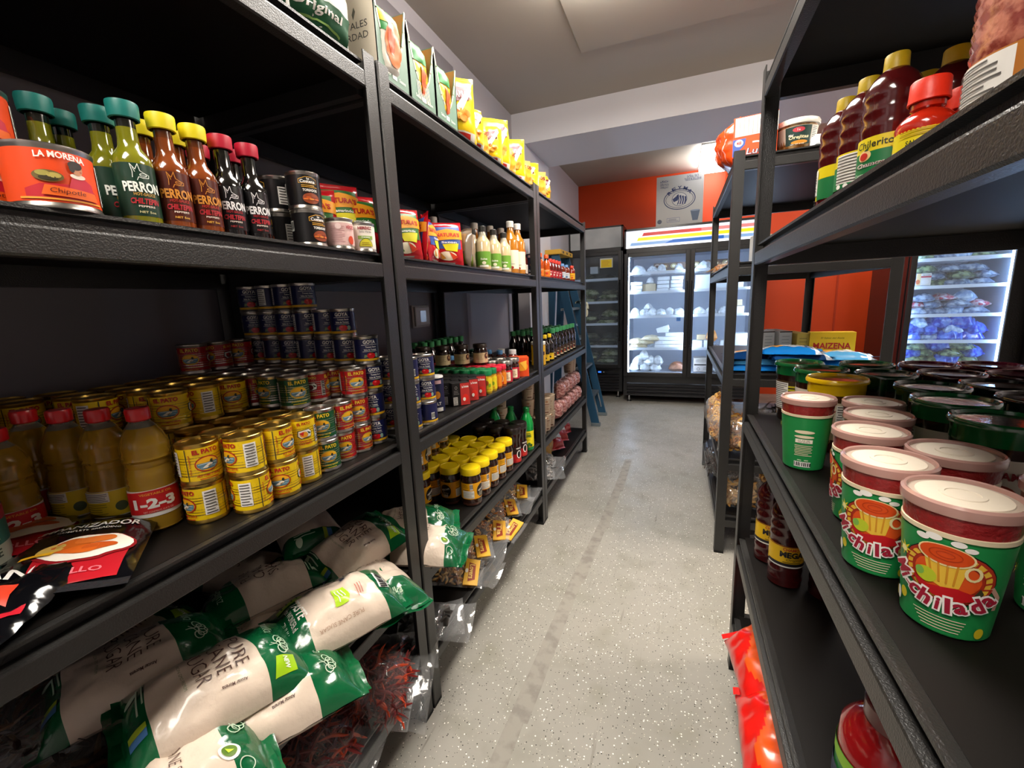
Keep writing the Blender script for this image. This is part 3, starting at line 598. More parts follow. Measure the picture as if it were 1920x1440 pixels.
def lime_bottle():
    r = .036; GB = mat('green_plastic', '0c8a3c', .18, coat=.5, sss=.1)
    q = G(); q.lathe([(.0001, 0), (r*.85, 0), (r*.97, .006), (r, .018), (r, .11), (r*1.02, .125), (r, .145), (r*.82, .17), (r*.55, .192), (.013, .205), (.013, .215), (.0001, .215)], GB, 36); bt = q.mesh('bottle')
    q = G(); q.lathe([(.014, .207), (.0165, .208), (.0165, .226), (.013, .230), (.0001, .231)], mat('green_cap', '0a7434', .35), 24); cp = q.mesh('cap')
    q = G(); q.lathe([(r+.0004, .022), (r+.0004, .108)], P('e3d21c', .35), 40); l = L(q, cyl(r+.0004), .004, None, .0008)
    for b in (0, .11): l.text('100%', b, .096, .008, P('2f6b24'), w=.026, bold=.02); l.text('LIME', b, .084, .012, P('1d5a24'), w=.034, bold=.03); l.rect(b-.02, .076, b+.02, .077, P('1d5a24'), 1); [l.ell(b+dx, .036+dy, .0085, .0075, P(cc), 2) for dx, dy, cc in ((-.012, 0, '2c5a1c'), (.004, .004, '3c6b24'), (.014, -.004, '27501a'), (-.004, -.006, '35621f'))]; l.text('Juice', b, .062, .006, P('5a6a1c'), w=.02)
    kind('lime_juice_bottle', 'bottle', [('bottle', bt, None), ('cap', cp, None), ('label', q.mesh('label'), None)])
lime_bottle()
def jar(nm, cat, r, h, glass, lidc, lidh, labc, z0, z1, deco=None, lidm=0, lidr=1.0, seg=28, shoulder=.82):
    GM = mat('glass_'+nm, glass, .1, coat=.7)
    q = G(); q.lathe([(.0001, 0), (r*.9, 0), (r, .004), (r, h-lidh-.018), (r*.95, h-lidh-.009), (r*shoulder, h-lidh), (.0001, h-lidh)], GM, seg); bt = q.mesh('jar')
    lr = r*lidr; q = G(); q.lathe([(lr*.9, h-lidh-.001), (lr, h-lidh), (lr, h-.002), (lr*.95, h), (lr*.88, h-.001), (.0001, h-.001)], mat('lid_%s_%d' % (lidc, lidm), lidc, .35, lidm), seg); cp = q.mesh('lid')
    parts = [('jar', bt, None), ('lid', cp, None)]
    if labc:
        q = G(); q.lathe([(r+.0003, z0), (r+.0003, z1)], P(labc, .4), seg); l = L(q, cyl(r+.0003), .004, None, .0008)
        if deco: deco(l)
        parts.append(('label', q.mesh('label'), None))
    kind(nm, cat, parts)
def d_spice(l):
    for b in (0, .07): l.ell(b-.006, .045, .008, .010, P('b05a14'), 1); l.ell(b+.006, .035, .006, .008, P('7a9a1c'), 1); l.text('SPICE', b, .018, .005, P('c9401c'), w=.024)
jar('green_lidded_jar', 'jar', .0225, .095, 'c49a1c', '0e6b3c', .020, 'd9c41c', .010, .062, d_spice)
def d_or(l):
    for b in (0, .07): l.ring(b, .036, .008, .014, .002, P('f0d8b0'), 1); l.rect(b-.01, .014, b+.01, .02, P('c22c14'), 1)
jar('red_lidded_jar', 'jar', .0225, .095, 'b8520e', 'b5162c', .020, 'd87a14', .010, .062, d_or)
def d_mole(l):
    for b in (0, .105): l.rect(b-.02, .014, b+.02, .056, P('e2d2b4'), 1); l.rect(b-.022, .055, b+.022, .062, P('c02434'), 1.5); l.fine(b-.014, .024, b+.014, .046, 3, P('9a6a3c'), 2, .3)
jar('mole_paste_jar', 'jar', .033, .105, '2c0f0a', 'a8a29a', .018, 'a8182c', .008, .062, d_mole, 1)
def d_cream(l):
    l.fine(-.026, .022, .006, .052, 5, P('8a7558'), 1, .25); l.ell(.022, .038, .010, .013, P('4a1c10'), 1); l.ell(.022, .040, .004, .006, P('caa070'), 2)
jar('dulce_de_leche_jar', 'jar', .033, .090, '1e0d08', '2c2018', .016, 'd3bd94', .008, .052, d_cream, 0, .96)
jar('steel_lidded_jar', 'jar', .033, .100, '241009', '9c8a62', .014, 'd3bd94', .010, .052, d_cream, 1, .95)
def d_juice(l):
    for b in (0, .08): l.ell(b, .040, .014, .012, P('c8202c'), 1); l.rect(b-.018, .058, b+.018, .064, P('d8dcd8'), 1); l.rect(b-.018, .014, b+.018, .020, P('3c7a54'), 1)
jar('blue_capped_bottle', 'bottle', .026, .120, '4a2018', '5c9ad2', .020, '8a5a54', .010, .080, d_juice, 0, .62, 24, .5)
jar('white_capped_bottle', 'bottle', .028, .120, '5a1c18', 'dcdcda', .022, '9a4a44', .010, .080, d_juice, 0, .70, 24, .6)
jar('green_capped_jar', 'jar', .038, .120, '3a3410', '14584c', .022, '8a8a2c', .020, .085, None, 0, 1.0)
def d_yel(l):
    for b in (0, .13): l.ell(b+.004, .060, .014, .012, P('b8601c'), 1); l.text('POLVO', b, .100, .010, P('8a3c14'), w=.05, bold=.02); l.ell(b-.012, .025, .010, .008, P('f0de3c'), 1); l.rect(b+.016, .06, b+.036, .08, P('4a2414'), 1)
jar('yellow_drink_powder_canister', 'canister', .041, .135, 'd8a014', 'dcd8cc', .016, 'e0ac14', .004, .116, d_yel, 0, 1.02)
def d_salt(l):
    for b in (0, .1): l.rect(b-.02, .100, b+.02, .112, P('d9b0b4'), 1); l.ell(b+.003, .062, .011, .013, P('e08a24'), 1); l.text('SALT', b, .032, .011, WHT, w=.03, bold=.03); l.rect(b-.022, .005, b+.022, .018, WHT, 1)
jar('salt_canister', 'canister', .030, .125, '1c2144', 'e8e6e2', .006, '1c2144', .003, .116, d_salt, 0, 1.0, 28, .98)
def slim(nm, r, h, liquid, capc, caph, labc, z0, z1, deco=None, neck=.45, capr=1.15, clearneck=None, sh=.62, nf=.28):
    LQ = mat('liq_'+nm, liquid, .08, coat=.8); NK = mat('nk_'+nm, clearneck, .08, coat=.8) if clearneck else LQ; zs = h*sh
    q = G(); pr = [(.0001, 0), (r*.88, 0), (r, .004), (r, zs), (r*.9, zs+h*.05), (r*neck*1.3, zs+h*.13), (r*neck, zs+h*.2), (r*neck*.9, h-caph), (.0001, h-caph)]
    q.lathe(pr, [LQ]*5+[NK]*3, 26); bt = q.mesh('bottle')
    cr = r*neck*capr; q = G(); q.lathe([(cr*.9, h-caph-.004), (cr, h-caph-.003), (cr, h-.002), (cr*.88, h), (.0001, h)], mat('cap_'+capc, capc, .4), 20); cp = q.mesh('cap')
    parts = [('bottle', bt, None), ('cap', cp, None)]
    if labc:
        q = G(); q.lathe([(r+.0003, z0), (r+.0003, z1)], P(labc, .4), 26); l = L(q, cyl(r+.0003), .004, None, .0008)
        if deco: deco(l)
        parts.append(('label', q.mesh('label'), None))
    kind(nm, 'bottle', parts)
def d_lab(fig, figc, bar=None, tc='2c2c2c'):
    def f(l):
        for b in (0, .075):
            if bar: l.rect(b-.018, .012, b+.018, .020, P(bar), 1)
            l.text(fig, b, .043, .007, P(tc), w=.026, bold=.02); l.ell(b, .028, .008, .006, P(figc), 1)
    return f
slim('soy_sauce_bottle', .026, .190, '0e0a08', '3c8a54', .024, '3a2414', .016, .066, d_lab('SOYA', 'b8401c', 'd8c8a0', 'e8d8b0'), .5, 1.2)
slim('dark_sauce_bottle', .026, .165, '100a08', 'd8b41c', .018, 'd8b01c', .012, .050, d_lab('JUGO', '2c1a10'), .42, 1.1)
slim('dressing_bottle', .030, .170, 'c4ac84', '26241f', .018, '6a9a34', .018, .072, d_lab('Salsa', 'e8e2c4', 'e8e2d4', 'f0f0e0'), .45, 1.1, 'a8a08c')
slim('amber_syrup_bottle', .036, .235, 'a8681c', 'd8d4cc', .024, 'e4dcc0', .022, .105, d_lab('Agua Ardiente', '9c2c24', None, '6a5a6a'), .42, 1.15)
slim('clear_amber_bottle', .032, .215, '6b4a24', 'd0ccc4', .022, None, 0, 0, None, .42, 1.15, '5a544a')
slim('hot_sauce_bottle', .022, .135, 'b8480f', 'd8521c', .018, 'd8741c', .010, .050, d_lab('HOT', 'c22c1c', None, 'f0d8b0'), .48, 1.25, '2c1410')
slim('red_capped_sauce_bottle', .021, .120, '5a1410', 'cc2a1c', .018, 'a81c24', .010, .052, d_lab('salsa', 'e8d8c8', None, 'f0e0d8'), .5, 1.25)
slim('small_flat_sauce_bottle', .024, .110, '6b2410', '5a86b8', .014, 'c9ccd0', .018, .055, d_lab('Original', '3c6a9a'), .45, 1.3, None, .7)
slim('yellow_label_sauce_bottle', .024, .115, '7a1e10', 'c8331c', .014, 'e2a81c', .018, .060, d_lab('V', 'c22c1c', None, 'a02018'), .45, 1.3, None, .7)
slim('dark_red_sauce_bottle', .020, .130, '4a120e', 'b8241c', .020, 'c9bdb0', .012, .055, d_lab('Louisiana', '9a1c1c'), .5, 1.2)
# ---- chamoy bottles
def ribbed(nm, r, h, liquid, capc, labf, lz0, lz1, labc, capr=.019, caph=.026, sh=.74):
    LQ = mat('liq_'+nm, liquid, .12, coat=.7); q = G(); pr = [(.0001, .003), (r*.8, 0), (r*.97, .005)]; zs = h*sh; n = int((zs-.01)/.008)
    for i in range(n+1):
        z = .010+(zs-.010)*i/n; rr = r*(1 if (i % 3) else .955)
        if lz0-.004 < z < lz1+.004: rr = r*.97
        pr.append((rr, z))
    pr += [(r*.93, zs+h*.05), (r*.72, zs+h*.11), (r*.45, zs+h*.155), (capr*.85, zs+h*.17), (capr*.85, h-caph), (.0001, h-caph)]
    nseg = 40; q.lathe(pr, LQ, nseg); bt = q.mesh('bottle', 50)
    q = G(); q.lathe([(capr*.95, h-caph-.003), (capr*1.04, h-caph-.002), (capr, h-caph+.004), (capr*.97, h-.002), (capr*.9, h), (.0001, h)], mat('cap_'+capc, capc, .4, bump=(200, .3, .001)), 28); cp = q.mesh('cap')
    q = G(); q.lathe([(r*.978, lz0), (r*.978, lz1)], P(labc, .35), 44); l = L(q, cyl(r*.978), .005, None, .0010); labf(l)
    kind(nm, 'bottle', [('bottle', bt, None), ('cap', cp, None), ('label', q.mesh('label'), None)])
def lab_elerito(l):
    for b in (0,):
        l.rect(b-.045, .082, b+.05, .105, P('e0cc1c'), 1); l.rect(b-.045, .040, b+.05, .082, P('14703c'), 1)
        l.text('Chilerito', b, .0935, .0115, P('1d2a1c'), w=.052, bold=.01); l.ell(b-.012, .076, .0105, .009, P('e8c88a'), 2); l.ell(b-.012, .075, .0065, .006, P('b8281c'), 3); l.poly([(b-.012, .084), (b-.004, .089), (b-.006, .083)], P('2c4a24'), 3)
        l.text('Chamoy', b-.004, .0600, .0095, P('f0ece0'), w=.042, bold=.05, lift=2); l.text('Chamoy', b-.004, .0600, .0085, P('4a1420'), w=.040, bold=.0, lift=3); l.text('Contents 33.8 fl oz.', b, .0460, .0048, P('d8e4d0'), w=.058, bold=.01)
        l.rect(-.12, .040, -.098, .082, P('14703c'), 1); l.rect(.095, .040, .12, .082, P('14703c'), 1); l.facts(-.098, .050, -.052, .102, 1, 3); l.rect(-.098, .040, -.052, .050, P('14703c'), 1); [l.ell(-.09+.013*k, .045, .0042, .0042, WHT, 2) for k in range(3)]
        l.facts(.058, .050, .095, .102, 1, 9)
ribbed('chamoy_bottle', .039, .235, '4a0f10', 'c9ab1c', lab_elerito, .040, .105, 'e0cc1c', .0165, .024)
def lab_yel(l):
    for b in (0, .11): l.fine(b-.03, .055, b+.03, .064, 2, P('a8861c'), 2, .3); l.rect(b-.05, .029, b+.05, .042, P('f0ead8'), 1); l.text('SALSA CLASICA', b, .048, .006, P('2a3a1c'), w=.045, bold=.02)
ribbed('red_sauce_bottle', .031, .125, 'b3240f', 'e8341c', lab_yel, .028, .066, 'e0cc1c', .0205, .024, .56)
def lab_mega(l):
    for b in (0, .12):
        l.rect(b-.06, .062, b+.06, .0665, WHT, 1); l.rect(b-.06, .066, b+.06, .074, P('1a1824'), 1.5); l.text('CHAMOY', b, .113, .0085, P('b8342c'), w=.042, bold=.03); l.text('MEGA', b, .0985, .0165, P('141420'), w=.054, bold=.05); l.text('Original', b+.004, .0845, .0085, P('1a1a24'), w=.036, bold=.0, shear=.25)
        l.fine(b-.02, .075, b+.02, .080, 1, P('6a5a1c'), 2); l.rect(b-.06, .119, b+.06, .121, P('7a1420'), 1)
ribbed('large_chamoy_bottle', .041, .265, '3c0a0c', '1c1c1c', lab_mega, .066, .121, 'e8bc18', .017, .024)
def lab_pink(l): l.facts(-.06, .03, -.02, .085, 1, 2); l.rect(-.02, .03, .06, .085, P('d8801c'), 1)
# ---- rim paste cups and tubs
def cup():
    r0, r1, h = .0345, .0455, .150
    IN = mat('chili_paste_red', '8a1c1e', .35, bump=(160, .8, .003), coat=.5); CW = mat('lid_clear_rim', 'b28a80', .2, coat=.5); LW = mat('lid_seal_white', 'e2d6c2', .45, bump=(40, .3, .002))
    zt = .112
    q = G(); rr = lambda z: r0+(r1-r0)*z/.142
    q.lathe([(.0001, .003), (r0*.9, 0), (r0, .003), (rr(zt)-.0008, zt)], mat('cup_wall', '2a8a44', .35), 48); q.lathe([(rr(zt), zt), (rr(zt)+.0012, zt+.0005), (rr(zt)+.0012, zt+.005), (rr(zt), zt+.0055)], mat('cup_rim_band', 'd9c9a8', .3, coat=.4), 48)
    q.lathe([(rr(zt), zt+.005), (rr(.138), .138)], IN, 48); body = q.mesh('cup_body')
    q = G(); q.lathe([(r1*1.0, .136), (r1*1.045, .1365), (r1*1.055, .140), (r1*1.05, .146), (r1*1.0, .1485), (r1*.95, .1475), (r1*.93, .144)], CW, 48); rim = q.mesh('lid_rim')
    q = G(); q.lathe([(r1*.93, .144), (r1*.80, .1445), (r1*.79, .1455), (r1*.40, .1455), (r1*.39, .1465), (r1*.30, .1468), (r1*.29, .1458), (.0001, .1458)], [mat('lid_seal_edge', 'b9a898', .4)]+[LW]*6, 48); disc = q.mesh('lid_top')
    q = G(); q.lathe([(rr(.004)+.0003, .004), (rr(.110)+.0003, .110)], P('1f8444', .35), 48)
    fm = cyl(rr(.004)+.0003, .004, rr(.110)+.0003, .110); l = L(q, fm, .006, None, .0007)
    T1, T2, OR, YE, RD_ = P('e8d8b8'), P('9c1c34'), P('d8521c'), P('e3b83c'), P('b8141c')
    b = 0
    l.text('BOTANERO', b-.002, .1015, .0022, P('b8d8b0'), w=.022, bold=0)
    l.f = lambda u, v, o=0: fm(u*1.16, .062+(v-.050)*1.16, o)
    l.ell(b+.002, .058, .0310, .0270, P('1c1410'), 1); l.ell(b+.002, .058, .0300, .0260, P('a8301c'), 1.5); l.ring(b+.002, .058, .0252, .0215, .0042, YE, 2, 30)
    for k in range(22):
        a = 2*pi*k/22; l.line([(b+.002+.0225*cos(a), .058+.0188*sin(a)), (b+.002+.0285*cos(a+.08), .058+.0245*sin(a+.08))], .0016, P('a8301c'), 2.5)
    l.ell(b+.002, .058, .0205, .0170, OR, 2.2)
    for (du, dv, rr_) in ((-.015, .089, .0035), (-.008, .092, .004), (.006, .0905, .0035), (.013, .087, .003)): l.ell(b+du, dv, rr_*1.25, rr_*.8, WHT, 1.6)
    # mug tilted, full of orange drink
    l.poly([(b-.013, .076), (b+.014, .076), (b+.010, .050), (b+.003, .0455), (b-.008, .050)], YE, 3); [l.line([(b-.009+.0055*k, .072), (b-.006+.0042*k, .052)], .0013, P('c98a24'), 4) for k in range(4)]
    l.ring(b+.0165, .066, .0042, .006, .0020, P('e9d9a0'), 3.2, 14); l.ell(b, .078, .0165, .0098, P('f0d9a0'), 4); l.ell(b, .0785, .0150, .0086, P('d24a14'), 4.6); l.ring(b, .0790, .009, .005, .0007, P('b83a10'), 5.2, 18); l.ring(b, .079, .005, .0026, .0006, P('b83a10'), 5.2, 14)
    l.ell(b-.010, .0545, .0068, .0072, P('b8c42c'), 4.2); l.ell(b-.014, .056, .003, .004, P('7ab04c'), 4.5)
    l.poly([(b-.020, .0515), (b-.008, .0455), (b+.008, .0500), (b+.020, .0470), (b+.022, .0425), (b+.012, .0375), (b-.004, .0375), (b-.014, .043)], RD_, 5); l.poly([(b+.018, .0455), (b+.0215, .0545), (b+.024, .050), (b+.0225, .044)], P('3c3a24'), 5.2)
    arc = [('M', 196, .0125, .0105), ('i', 211, .0105, .0026), ('-', 219, .0018, .0045), ('c', 233, .0100, .0075), ('h', 250, .0150, .0078), ('i', 265, .0120, .0026), ('l', 276, .0150, .0032), ('a', 290, .0100, .0080), ('d', 309, .0150, .0080), ('a', 329, .0100, .0080)]
    for wht in (1, 0):
        for ch, an, hh, ww in arc:
            t_ = rad(an); rr_ = 1.0+(.10 if ch in 'hld' else 0)*.0; u = b+.002+.0305*cos(t_); v = .0575+.0275*sin(t_)+(hh-.010)*.30
            ro = (t_-1.5*pi)*.72
            if wht: l.text(ch, u, v, hh+.0034, WHT, w=ww+.0028, bold=.09, lift=5.6, rot=ro)
            else: l.text(ch, u, v, hh, T2, w=ww, bold=.035, lift=6.4, rot=ro)
    l.f = fm
    for k in range(5): l.rect(b-.021+.002*k, .0225-.0034*k, b+.022-.001*k, .0234-.0034*k, T1, 1.6)
    for (u, v) in ((-.034, .082), (-.060, .060), (.062, .086)):     # yellow flowers
        l.ell(u, v, .0035, .0035, P('f0e8a0'), 3)
        for k in range(7): a = 2*pi*k/7; l.poly([(u+.003*cos(a-.45), v+.003*sin(a-.45)), (u+.0092*cos(a), v+.0092*sin(a)), (u+.003*cos(a+.45), v+.003*sin(a+.45))], P('e6d024'), 2)
    for (u, v) in ((-.034, .030), (.035, .013), (-.052, .022)): l.ell(u, v, .0045, .0062, P('c9b824'), 1.6)
    l.line([(b+.036, .066), (b+.044, .055), (b+.043, .042)], .0042, P('c9a08c'), 1.6); l.ell(-.043, .024, .004, .008, WHT, 1.6)
    bk = .125     # back: text lines, barcode
    l.ell(bk, .083, .016, .0035, T1, 1.6); l.ell(bk, .073, .016, .003, T1, 1.6); l.rect(bk-.014, .060, bk+.014, .068, P('f0e6d4'), 1.6); l.text('17 04 26', bk, .0655, .0026, P('4a3a34'), w=.018, bold=0); l.text('TAP 025VT', bk, .0622, .0026, P('4a3a34'), w=.020, bold=0)
    l.fine(bk-.015, .032, bk+.015, .056, 7, T1, 1.6, .35, 4); l.bars(bk-.015, .009, bk+.015, .020, 1.6, True)
    for du in (-.006, .006): l.rect(bk+du-.003, .0225, bk+du+.004, .0245, P('c9e0b8'), 1.6)
    kind('rim_paste_cup', 'cup', [('cup_body', body, None), ('printed_sleeve', q.mesh('printed_sleeve'), None), ('lid_top', disc, [('lid_rim', rim)])])
cup()
def tub(nm, body, lidc, labc=None, h=.165, r=.056, coat=.8, top=None, yellowlabel=False):
    BM_ = mat('tub_'+body, body, .14, coat=.7, bump=(120, .25, .002)); LM = mat('tublid_'+lidc, lidc, .12, coat=coat, sss=.0); TM = mat('tubtop_'+(top or lidc), top or lidc, .1, coat=.9)
    q = G(); q.lathe([(.0001, .003), (r*.76, 0), (r*.80, .004), (r*.93, h-.038), (r*.93, h-.006), (.0001, h-.006)], BM_, 44); bt = q.mesh('tub_body')
    q = G(); q.lathe([(r*.945, h-.034), (r*.955, h-.034), (r*.965, h-.010), (r*1.045, h-.0095), (r*1.05, h-.004), (r*1.0, h), (r*.95, h-.001), (r*.91, h-.0075), (r*.72, h-.0085), (r*.70, h-.0065), (r*.35, h-.0070), (.0001, h-.0070)], [LM]*8+[TM]*3, 44); ld = q.mesh('lid')
    parts = [('tub_body', bt, None), ('lid', ld, None)]
    if labc:
        q = G(); rf = lambda z: r*.80+(r*.13)*(z-.004)/(h-.042)
        m = cyl(rf(.03)+.0006, .03, rf(.115)+.0006, .115)
        q.lathe([(rf(.03)+.0004, .03), (rf(.115)+.0004, .115)], P(labc, .4), 44); l = L(q, m, .006, None, .0008)
        if yellowlabel: [l.rect(-.06, .034+.009*k, .06, .039+.009*k, P('c9c024'), 1) for k in range(8)]
        else: l.text('CHAMOY', 0, .092, .012, P('8a1c24'), w=.06, bold=.03); l.facts(.03, .036, .075, .11, 1, 5); l.ell(-.01, .06, .02, .018, P('a8341c'), 1)
        l.facts(-.10, .036, -.055, .11, 1, 7)
        parts.append(('label', q.mesh('label'), None))
    kind(nm, 'tub', parts)
tub('green_lidded_tub', '2c120c', '0c5a2c', 'd8cfc0', top='2a3a2c'); tub('dark_green_tub', '1e0d0a', '0a3a20', 'cfc8b8', top='1a1c18'); tub('yellow_lidded_tub', '4a2012', 'dab20c', 'cfc0a8', coat=.4, top='a8801c'); tub('maroon_tub', '200a10', '3a0a18', None, top='2a0c18'); tub('black_topped_tub', '1a0c0a', '141212', 'cfc8b8', top='0e0d0d'); tub('striped_label_tub', '24100c', '0c5a2c', '3c2a14', top='1f4a2a', yellowlabel=True)
# ================================================================== BAGS, POUCHES, BOXES
def nz(x, y, s, seed): return MN.noise(Vector((x*s+seed*3.1, y*s-seed*1.7, seed*.9)))
def pil(w, h, t, seed=1, wr=.004, pinch=.05, ex=2.6, ey=3.0, bottom=.25, seal=.0, ws=28):
    """pillow: top(u,v,o) and bottom(u,v); lies in the xy plane, thickness along +z"""
    def sh(u, v):
        a = min(1, abs(2*u/w)); hv = h/2-seal; b = min(1, abs(v)/hv)
        return max(0, 1-a**ex)**.55*max(0, 1-b**ey)**.65
    def xy(u, v):
        b = abs(2*v/h); a = abs(2*u/w)
        return u*(1-pinch*(1-b*b)*.6+.02*nz(u, v, 9, seed)), v*(1-pinch*.7*(1-a*a)*0)+.006*nz(u*2, v, 7, seed+5)*(1 if seal else .6)
    def top(u, v, o=0):
        s = sh(u, v); x, y = xy(u, v); return (x, y, t*s+wr*(nz(u, v, ws, seed)+.7*nz(u, v, ws*2.3, seed+2)+.5*abs(nz(u, v, ws*1.2, seed+9)))*(.35+.65*s)+o)
    def bot(u, v, o=0):
        s = sh(u, v); x, y = xy(u, v); return (x, y, -bottom*t*s+wr*.6*nz(u, v, ws, seed)*s-.0006-o)
    return top, bot
def rng(a, b, n): return [a+(b-a)*i/n for i in range(n+1)]
def pil_mesh(q, w, h, t, top, bot, mt, mb=None, nu=22, nv=28, T=None):
    T = T or (lambda p: p); us, vs_ = rng(-w/2, w/2, nu), rng(-h/2, h/2, nv)
    q.grid(lambda u, v: T(top(u, v)), us, vs_, mt); q.grid(lambda u, v: T(bot(u, v)), us[::-1], vs_, mb or mt)
def stand(h, lean=0.0, zoff=0.0):            # lying pillow -> standing, front to -y, base at z=0
    c, s = cos(lean), sin(lean)
    def T(p):
        x, y, z = p; Y, Z = -z, y+h/2; return (x, Y*c+Z*s, Z*c-Y*s+zoff)
    return T
# ---- sugar bag
def zulka_leaf(l, u, v, s, m):
    for k in range(5): a = pi*.16+k*pi*.17; l.ring(u+s*.62*cos(a), v+s*.62*sin(a), s*.34, s*.30, .0016, m, 2, 12)
    l.line([(u-s*.2, v-s*.3), (u, v), (u+s*.5, v+s*.45)], .0014, m, 2.2); l.line([(u+s*.05, v-s*.5), (u, v), (u-s*.45, v+s*.5)], .0012, m, 2.2)
def sugar(nm, seed, side):
    w, h, t = .155, .27, .062; q = G(); top, bot = pil(w, h, t, seed, .0085, .08, 2.4, 3.4, .45, .012, 22)
    CR = mat('sugar_film_cream', 'd6c4b2', .32, coat=.5, bump=(90, .5, .003)); GN = mat('sugar_film_green', '0c5a33', .25, coat=.6, bump=(70, .5, .003)); LG = P('9ac41c', .3)
    g1, g2 = (.045, -.085) if side == 'front' else (.075, -.062)
    def m(u, v): return GN if (v > g1 or v < g2) else CR
    wv = lambda u, v: v+.010*sin(u*18)*math.exp(-((v-g1)/.03)**2)-.010*cos(u*14)*math.exp(-((v-g2)/.03)**2)
    us = rng(-w/2, w/2, 28); vv = rng(-h/2, g2, 12)[:-1]+rng(g2, g1, 22)[:-1]+rng(g1, h/2, 14)
    q.grid(lambda u, v: top(u, wv(u, v)), us, vv, m); q.grid(lambda u, v: bot(u, wv(u, v)), us[::-1], vv, m)
    l = L(q, top, .006, .006, .0016); BR = P('4a2c24'); PL = P('b9cdb4')
    if side == 'front':
        for i, s_ in enumerate(('PURE', 'CANE', 'SUGAR')): l.text(s_, -.006, .022-i*.026, .020, BR, w=.060+.006*i, bold=-.012, lift=1.5)
        l.text('NON GMO PREMIUM', -.002, -.052, .004, P('6a7a50'), w=.05, bold=0, lift=1.5); l.text('Azucar Morena', .05, .006, .005, BR, w=.035, rot=-pi/2, lift=1.5)
        l.text('zulka', -.030, .078, .017, PL, w=.038, bold=-.01, lift=1.5); zulka_leaf(l, .018, .078, .022, PL)
        (l.poly([(.040, .070), (.066, .062), (.064, .098), (.038, .100)], LG, 1), l.text('NEW', .052, .084, .008, WHT, w=.018, lift=2.5)) if seed == 3 else None
        l.rect(.020, -.118, .042, -.098, P('4a7ab0'), 1); l.rect(.020, -.118, .030, -.098, P('a8c030'), 1.5); l.fine(-.05, -.108, .0, -.094, 2, PL, 1, .3); l.ell(-.04, -.112, .008, .008, PL, 1)
    elif side == 'back':
        l.text('TASTE', -.010, -.075, .018, WHT, w=.052, bold=.02, lift=1.5); l.text('the WONDER of', .0, -.092, .009, WHT, w=.055, bold=.0, lift=1.5); l.text('ZULKA', .008, -.106, .009, WHT, w=.034, bold=.0, lift=1.5)
        l.poly([(-.060, -.055), (-.052, -.105), (-.040, -.105), (-.044, -.055)], LG, 1.2); l.fine(-.058, -.100, -.044, -.06, 4, P('2c5a1c'), 2, .3)
        l.poly([(-.012, -.010), (.034, -.016), (.036, .012), (.018, .020), (-.010, .016)], P('a8cc2c', .3), 1.2); l.fine(-.006, -.008, .030, .012, 3, WHT, 2, .3); l.rect(-.060, -.050, -.048, .060, P('8a8278'), 1.2)
        l.fine(-.06, -.045, -.049, .055, 12, P('5a5248'), 2, .4); l.rect(-.040, .020, -.028, .030, P('2c3448'), 1.5); l.text('PURE CANE SUGAR', .058, -.01, .006, P('a88a74'), w=.09, rot=-pi/2, lift=1.5, bold=0)
        l.bars(-.020, .084, .026, .106, 1.2); l.fine(.0, .035, .03, .05, 3, P('b05a4a'), 1.5, .3)
    else:
        zulka_leaf(l, -.02, .085, .026, PL); l.ell(.03, .080, .0135, .0135, WHT, 1.2); l.ell(.03, .080, .0095, .0095, P('5a7a24'), 2.2); l.poly([(.026, .075), (.034, .078), (.031, .086)], P('b8dc2c'), 3); l.ring(.052, .097, .009, .009, .0012, PL, 1.4)
        l.text('PURE CANE SUGAR', .0, .02, .014, BR, w=.12, bold=-.012, lift=1.5); l.text('zulka', -.01, -.10, .016, PL, w=.04, lift=1.5); l.ell(-.05, .02, .007, .007, P('5a7a4c'), 1.5)
    # crimped ends
    for s_ in (1, -1):
        q.grid(lambda u, v: (u*.92, s_*(h/2-.014+v*.022)+.003*nz(u, v, 40, seed), .004*sin(u*70+seed)+.004*nz(u, v, 30, seed)), rng(-w/2, w/2, 26), rng(0, 1, 3), GN)
    kind(nm, 'sugar bag', q.mesh(nm, 60))
for i in range(3): sugar('sugar_bag_v%d' % i, 3+i*4, 'front')
sugar('sugar_bag_back', 21, 'back'); sugar('sugar_bag_side', 33, 'side')
